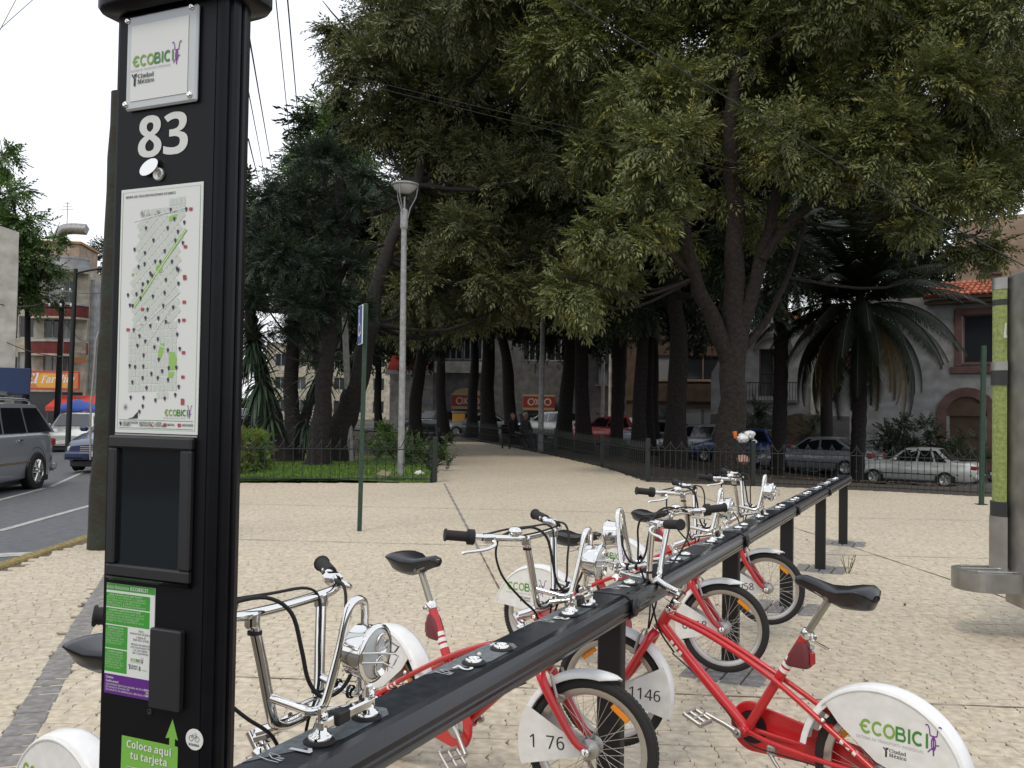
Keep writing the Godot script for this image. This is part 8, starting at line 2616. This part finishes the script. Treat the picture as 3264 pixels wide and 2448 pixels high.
func small_things() -> void:
	# litter bin on a green post
	var o := Vector3(4.93, height(4.93, -20.35), -20.35)
	var t := thing("litter_bin", "round wire litter bin on a green post by the ash trunk", "litter bin", o)
	var g := G.new()
	g.tube(smooth([Vector3(0.16, 0, 0), Vector3(0.16, 0.85, 0), Vector3(0.13, 1.02, 0), Vector3(0.02, 1.08, 0), Vector3(-0.1, 1.04, 0)], 4), 0.035, 8)
	part("post", g, "post_green", t)
	g = G.new()
	for k in 18:
		var a := TAU * k / 18
		g.tube([Vector3(cos(a) * 0.13 - 0.05, 0.22, sin(a) * 0.13), Vector3(cos(a) * 0.19 - 0.05, 0.86, sin(a) * 0.19)], 0.006, 4)
	for y in [0.22, 0.45, 0.65, 0.86]:
		var ring := []
		var r := lerpf(0.13, 0.19, (y - 0.22) / 0.64)
		for k in 17: ring.append(Vector3(cos(TAU * k / 16) * r - 0.05, y, sin(TAU * k / 16) * r))
		g.tube(ring, 0.008, 5, false)
	part("basket", g, "iron_green", t)
	for e in [[Vector3(-0.07, 0.95, 0.05), 0.12, "bag_white", "white plastic bag on the heaped litter bin", "litter_bag"], [Vector3(0.09, 1.03, 0.02), 0.11, "bag_white", "second white bag hanging over the litter bin post", "litter_bag"], [Vector3(0.17, 0.88, 0.06), 0.06, "frosted", "small clear bag at the right of the litter bin", "litter_bag"], [Vector3(-0.05, 0.50, 0.02), 0.13, "pale_pink", "pinkish crumpled rubbish seen through the bin wires", "rubbish"]]:
		var b := part(e[4], lump(e[1], int(e[1] * 1000) + int(e[0].x * 100), 0.8), e[2])
		b.position = o + e[0]
		tag(b, e[3], "rubbish")
	g = G.new(); g.lathe([Vector2(0, 0), Vector2(0.035, 0), Vector2(0.045, 0.13), Vector2(0.048, 0.13), Vector2(0.048, 0.145), Vector2(0, 0.145)], Transform3D(Basis(Vector3(0, 0, 1), 0.15), Vector3()), 12)
	var c := part("paper_cup", g, "orange_plastic")
	c.position = o + Vector3(-0.21, 0.95, 0.03)
	tag(c, "orange cup standing at the left of the heaped litter bin", "cup")
	# rock by the left fence
	var rk := part("rock", lump(0.19, 5, 0.55), "rock")
	rk.position = Vector3(-2.6, 0.05, -20.0)
	tag(rk, "ochre rock on the lawn behind the left fence", "rock")
	var bag := part("litter_bag", lump(0.10, 9, 0.6), "bag_white")
	bag.position = Vector3(-1.95, 0.08, -20.6)
	tag(bag, "white scrap of plastic on the ground right of the street lamp foot", "rubbish")
	# parasol across the road
	t = thing("parasol", "blue street parasol open in front of the restaurant", "parasol", Vector3(-20.2, -0.3, -45.0))
	g = G.new()
	var P := []
	for e in [[0.02, 1.93], [0.5, 1.78], [1.0, 1.52], [1.02, 1.40]]:
		var row := PackedVector3Array()
		for k in 16:
			var a := TAU * k / 16
			row.append(Vector3(cos(a) * e[0], e[1] - (0.05 * e[0] if k % 2 else 0.0), sin(a) * e[0]))
		P.append(row)
	g.sheet(P, true)
	part("canopy", g, "parasol_blue", t)
	g = G.new(); g.tube([Vector3(0, 0, 0), Vector3(0, 1.98, 0)], 0.025, 8)
	part("pole", g, "galvanized", t)
	for k in 8:
		g = G.new()
		var a := TAU * k / 8
		g.tube([Vector3(0, 1.88, 0), Vector3(cos(a) * 0.98, 1.50, sin(a) * 0.98)], 0.008, 4)
		part("rib", g, "galvanized", t)
	# red awning by the restaurant
	var a := thing("red_awning", "red canvas awning right of the restaurant entrance", "awning", Vector3(-26.6, -0.3, -58.5))
	g = G.new()
	g.quad(Vector3(-1.2, 2.2, -0.8), Vector3(1.5, 2.2, -0.8), Vector3(1.5, 1.5, 0.9), Vector3(-1.2, 1.5, 0.9), Vector3(0, 1, 1))
	g.box(Vector3(2.7, 0.25, 0.03), T(0.15, 1.37, 0.9))
	part("canvas", g, "sign_red", a)
	for x in [-1.1, 1.4]:
		g = G.new(); g.tube([Vector3(x, 0, 0.85), Vector3(x, 1.5, 0.85)], 0.03, 6)
		part("post", g, "wall_grey", a)
	# weed by a rack post
	t = thing("weed", "small dry weed growing beside the second last rack post", "plant", Vector3(3.16, 0, -9.05))
	g = G.new()
	for k in 6:
		var b := Vector3(cos(k * 1.3), 0, sin(k * 1.3)) * 0.07
		g.tube(smooth([Vector3(b.x * 0.2, 0, b.z * 0.2), b * 0.7 + Vector3(0, 0.09, 0), b + Vector3(0, 0.13 + 0.02 * (k % 3), 0)], 3), 0.003, 4)
	part("stem", g, "frond_dry", t)
	part("leaves", spray(9, 0.12, 0.05, 0.012, 0.1, 77), "hedge_leaf", t, Transform3D(Basis(Vector3(0, 0, 1), 1.3), Vector3(0.02, 0.03, 0)))
	# rooftop aerial
	t = thing("roof_aerial", "thin television aerial on the corner building roof", "aerial", Vector3(-29.1, 11.7, -62.5))
	g = G.new(); g.tube([Vector3(), Vector3(0, 2.8, 0)], 0.025, 5)
	for k in 3: g.tube([Vector3(-0.4 + 0.1 * k, 2.3 + 0.2 * k, 0), Vector3(0.4 - 0.1 * k, 2.3 + 0.2 * k, 0)], 0.015, 4)
	part("mast", g, "galvanized", t)
	# dry leaves scattered on the plaza
	var leaf := G.new()
	leaf.quad(Vector3(-0.022, 0.001, 0), Vector3(0, 0.005, 0.009), Vector3(0.024, 0.008, 0), Vector3(0, 0.003, -0.009), Vector3.UP)
	var xf := []
	for k in 90:
		var z := -rng.randf_range(3.5, 30.0)
		var x := rng.randf_range(-0.5, 0.5) * -z
		if not on_plaza(x, z): continue
		xf.append(Transform3D(Basis(Vector3.UP, rng.randf() * TAU).scaled(Vector3.ONE * rng.randf_range(0.6, 1.4)), Vector3(x, 0.002, z)))
	tag(many("dry_leaves", leaf.mesh(), "litter", xf, [Color(0.5, 0.5, 0.5), Color(0.8, 0.7, 0.6), Color(0.35, 0.35, 0.35)]), "a few small dry leaves scattered over the plaza paving", "leaves")
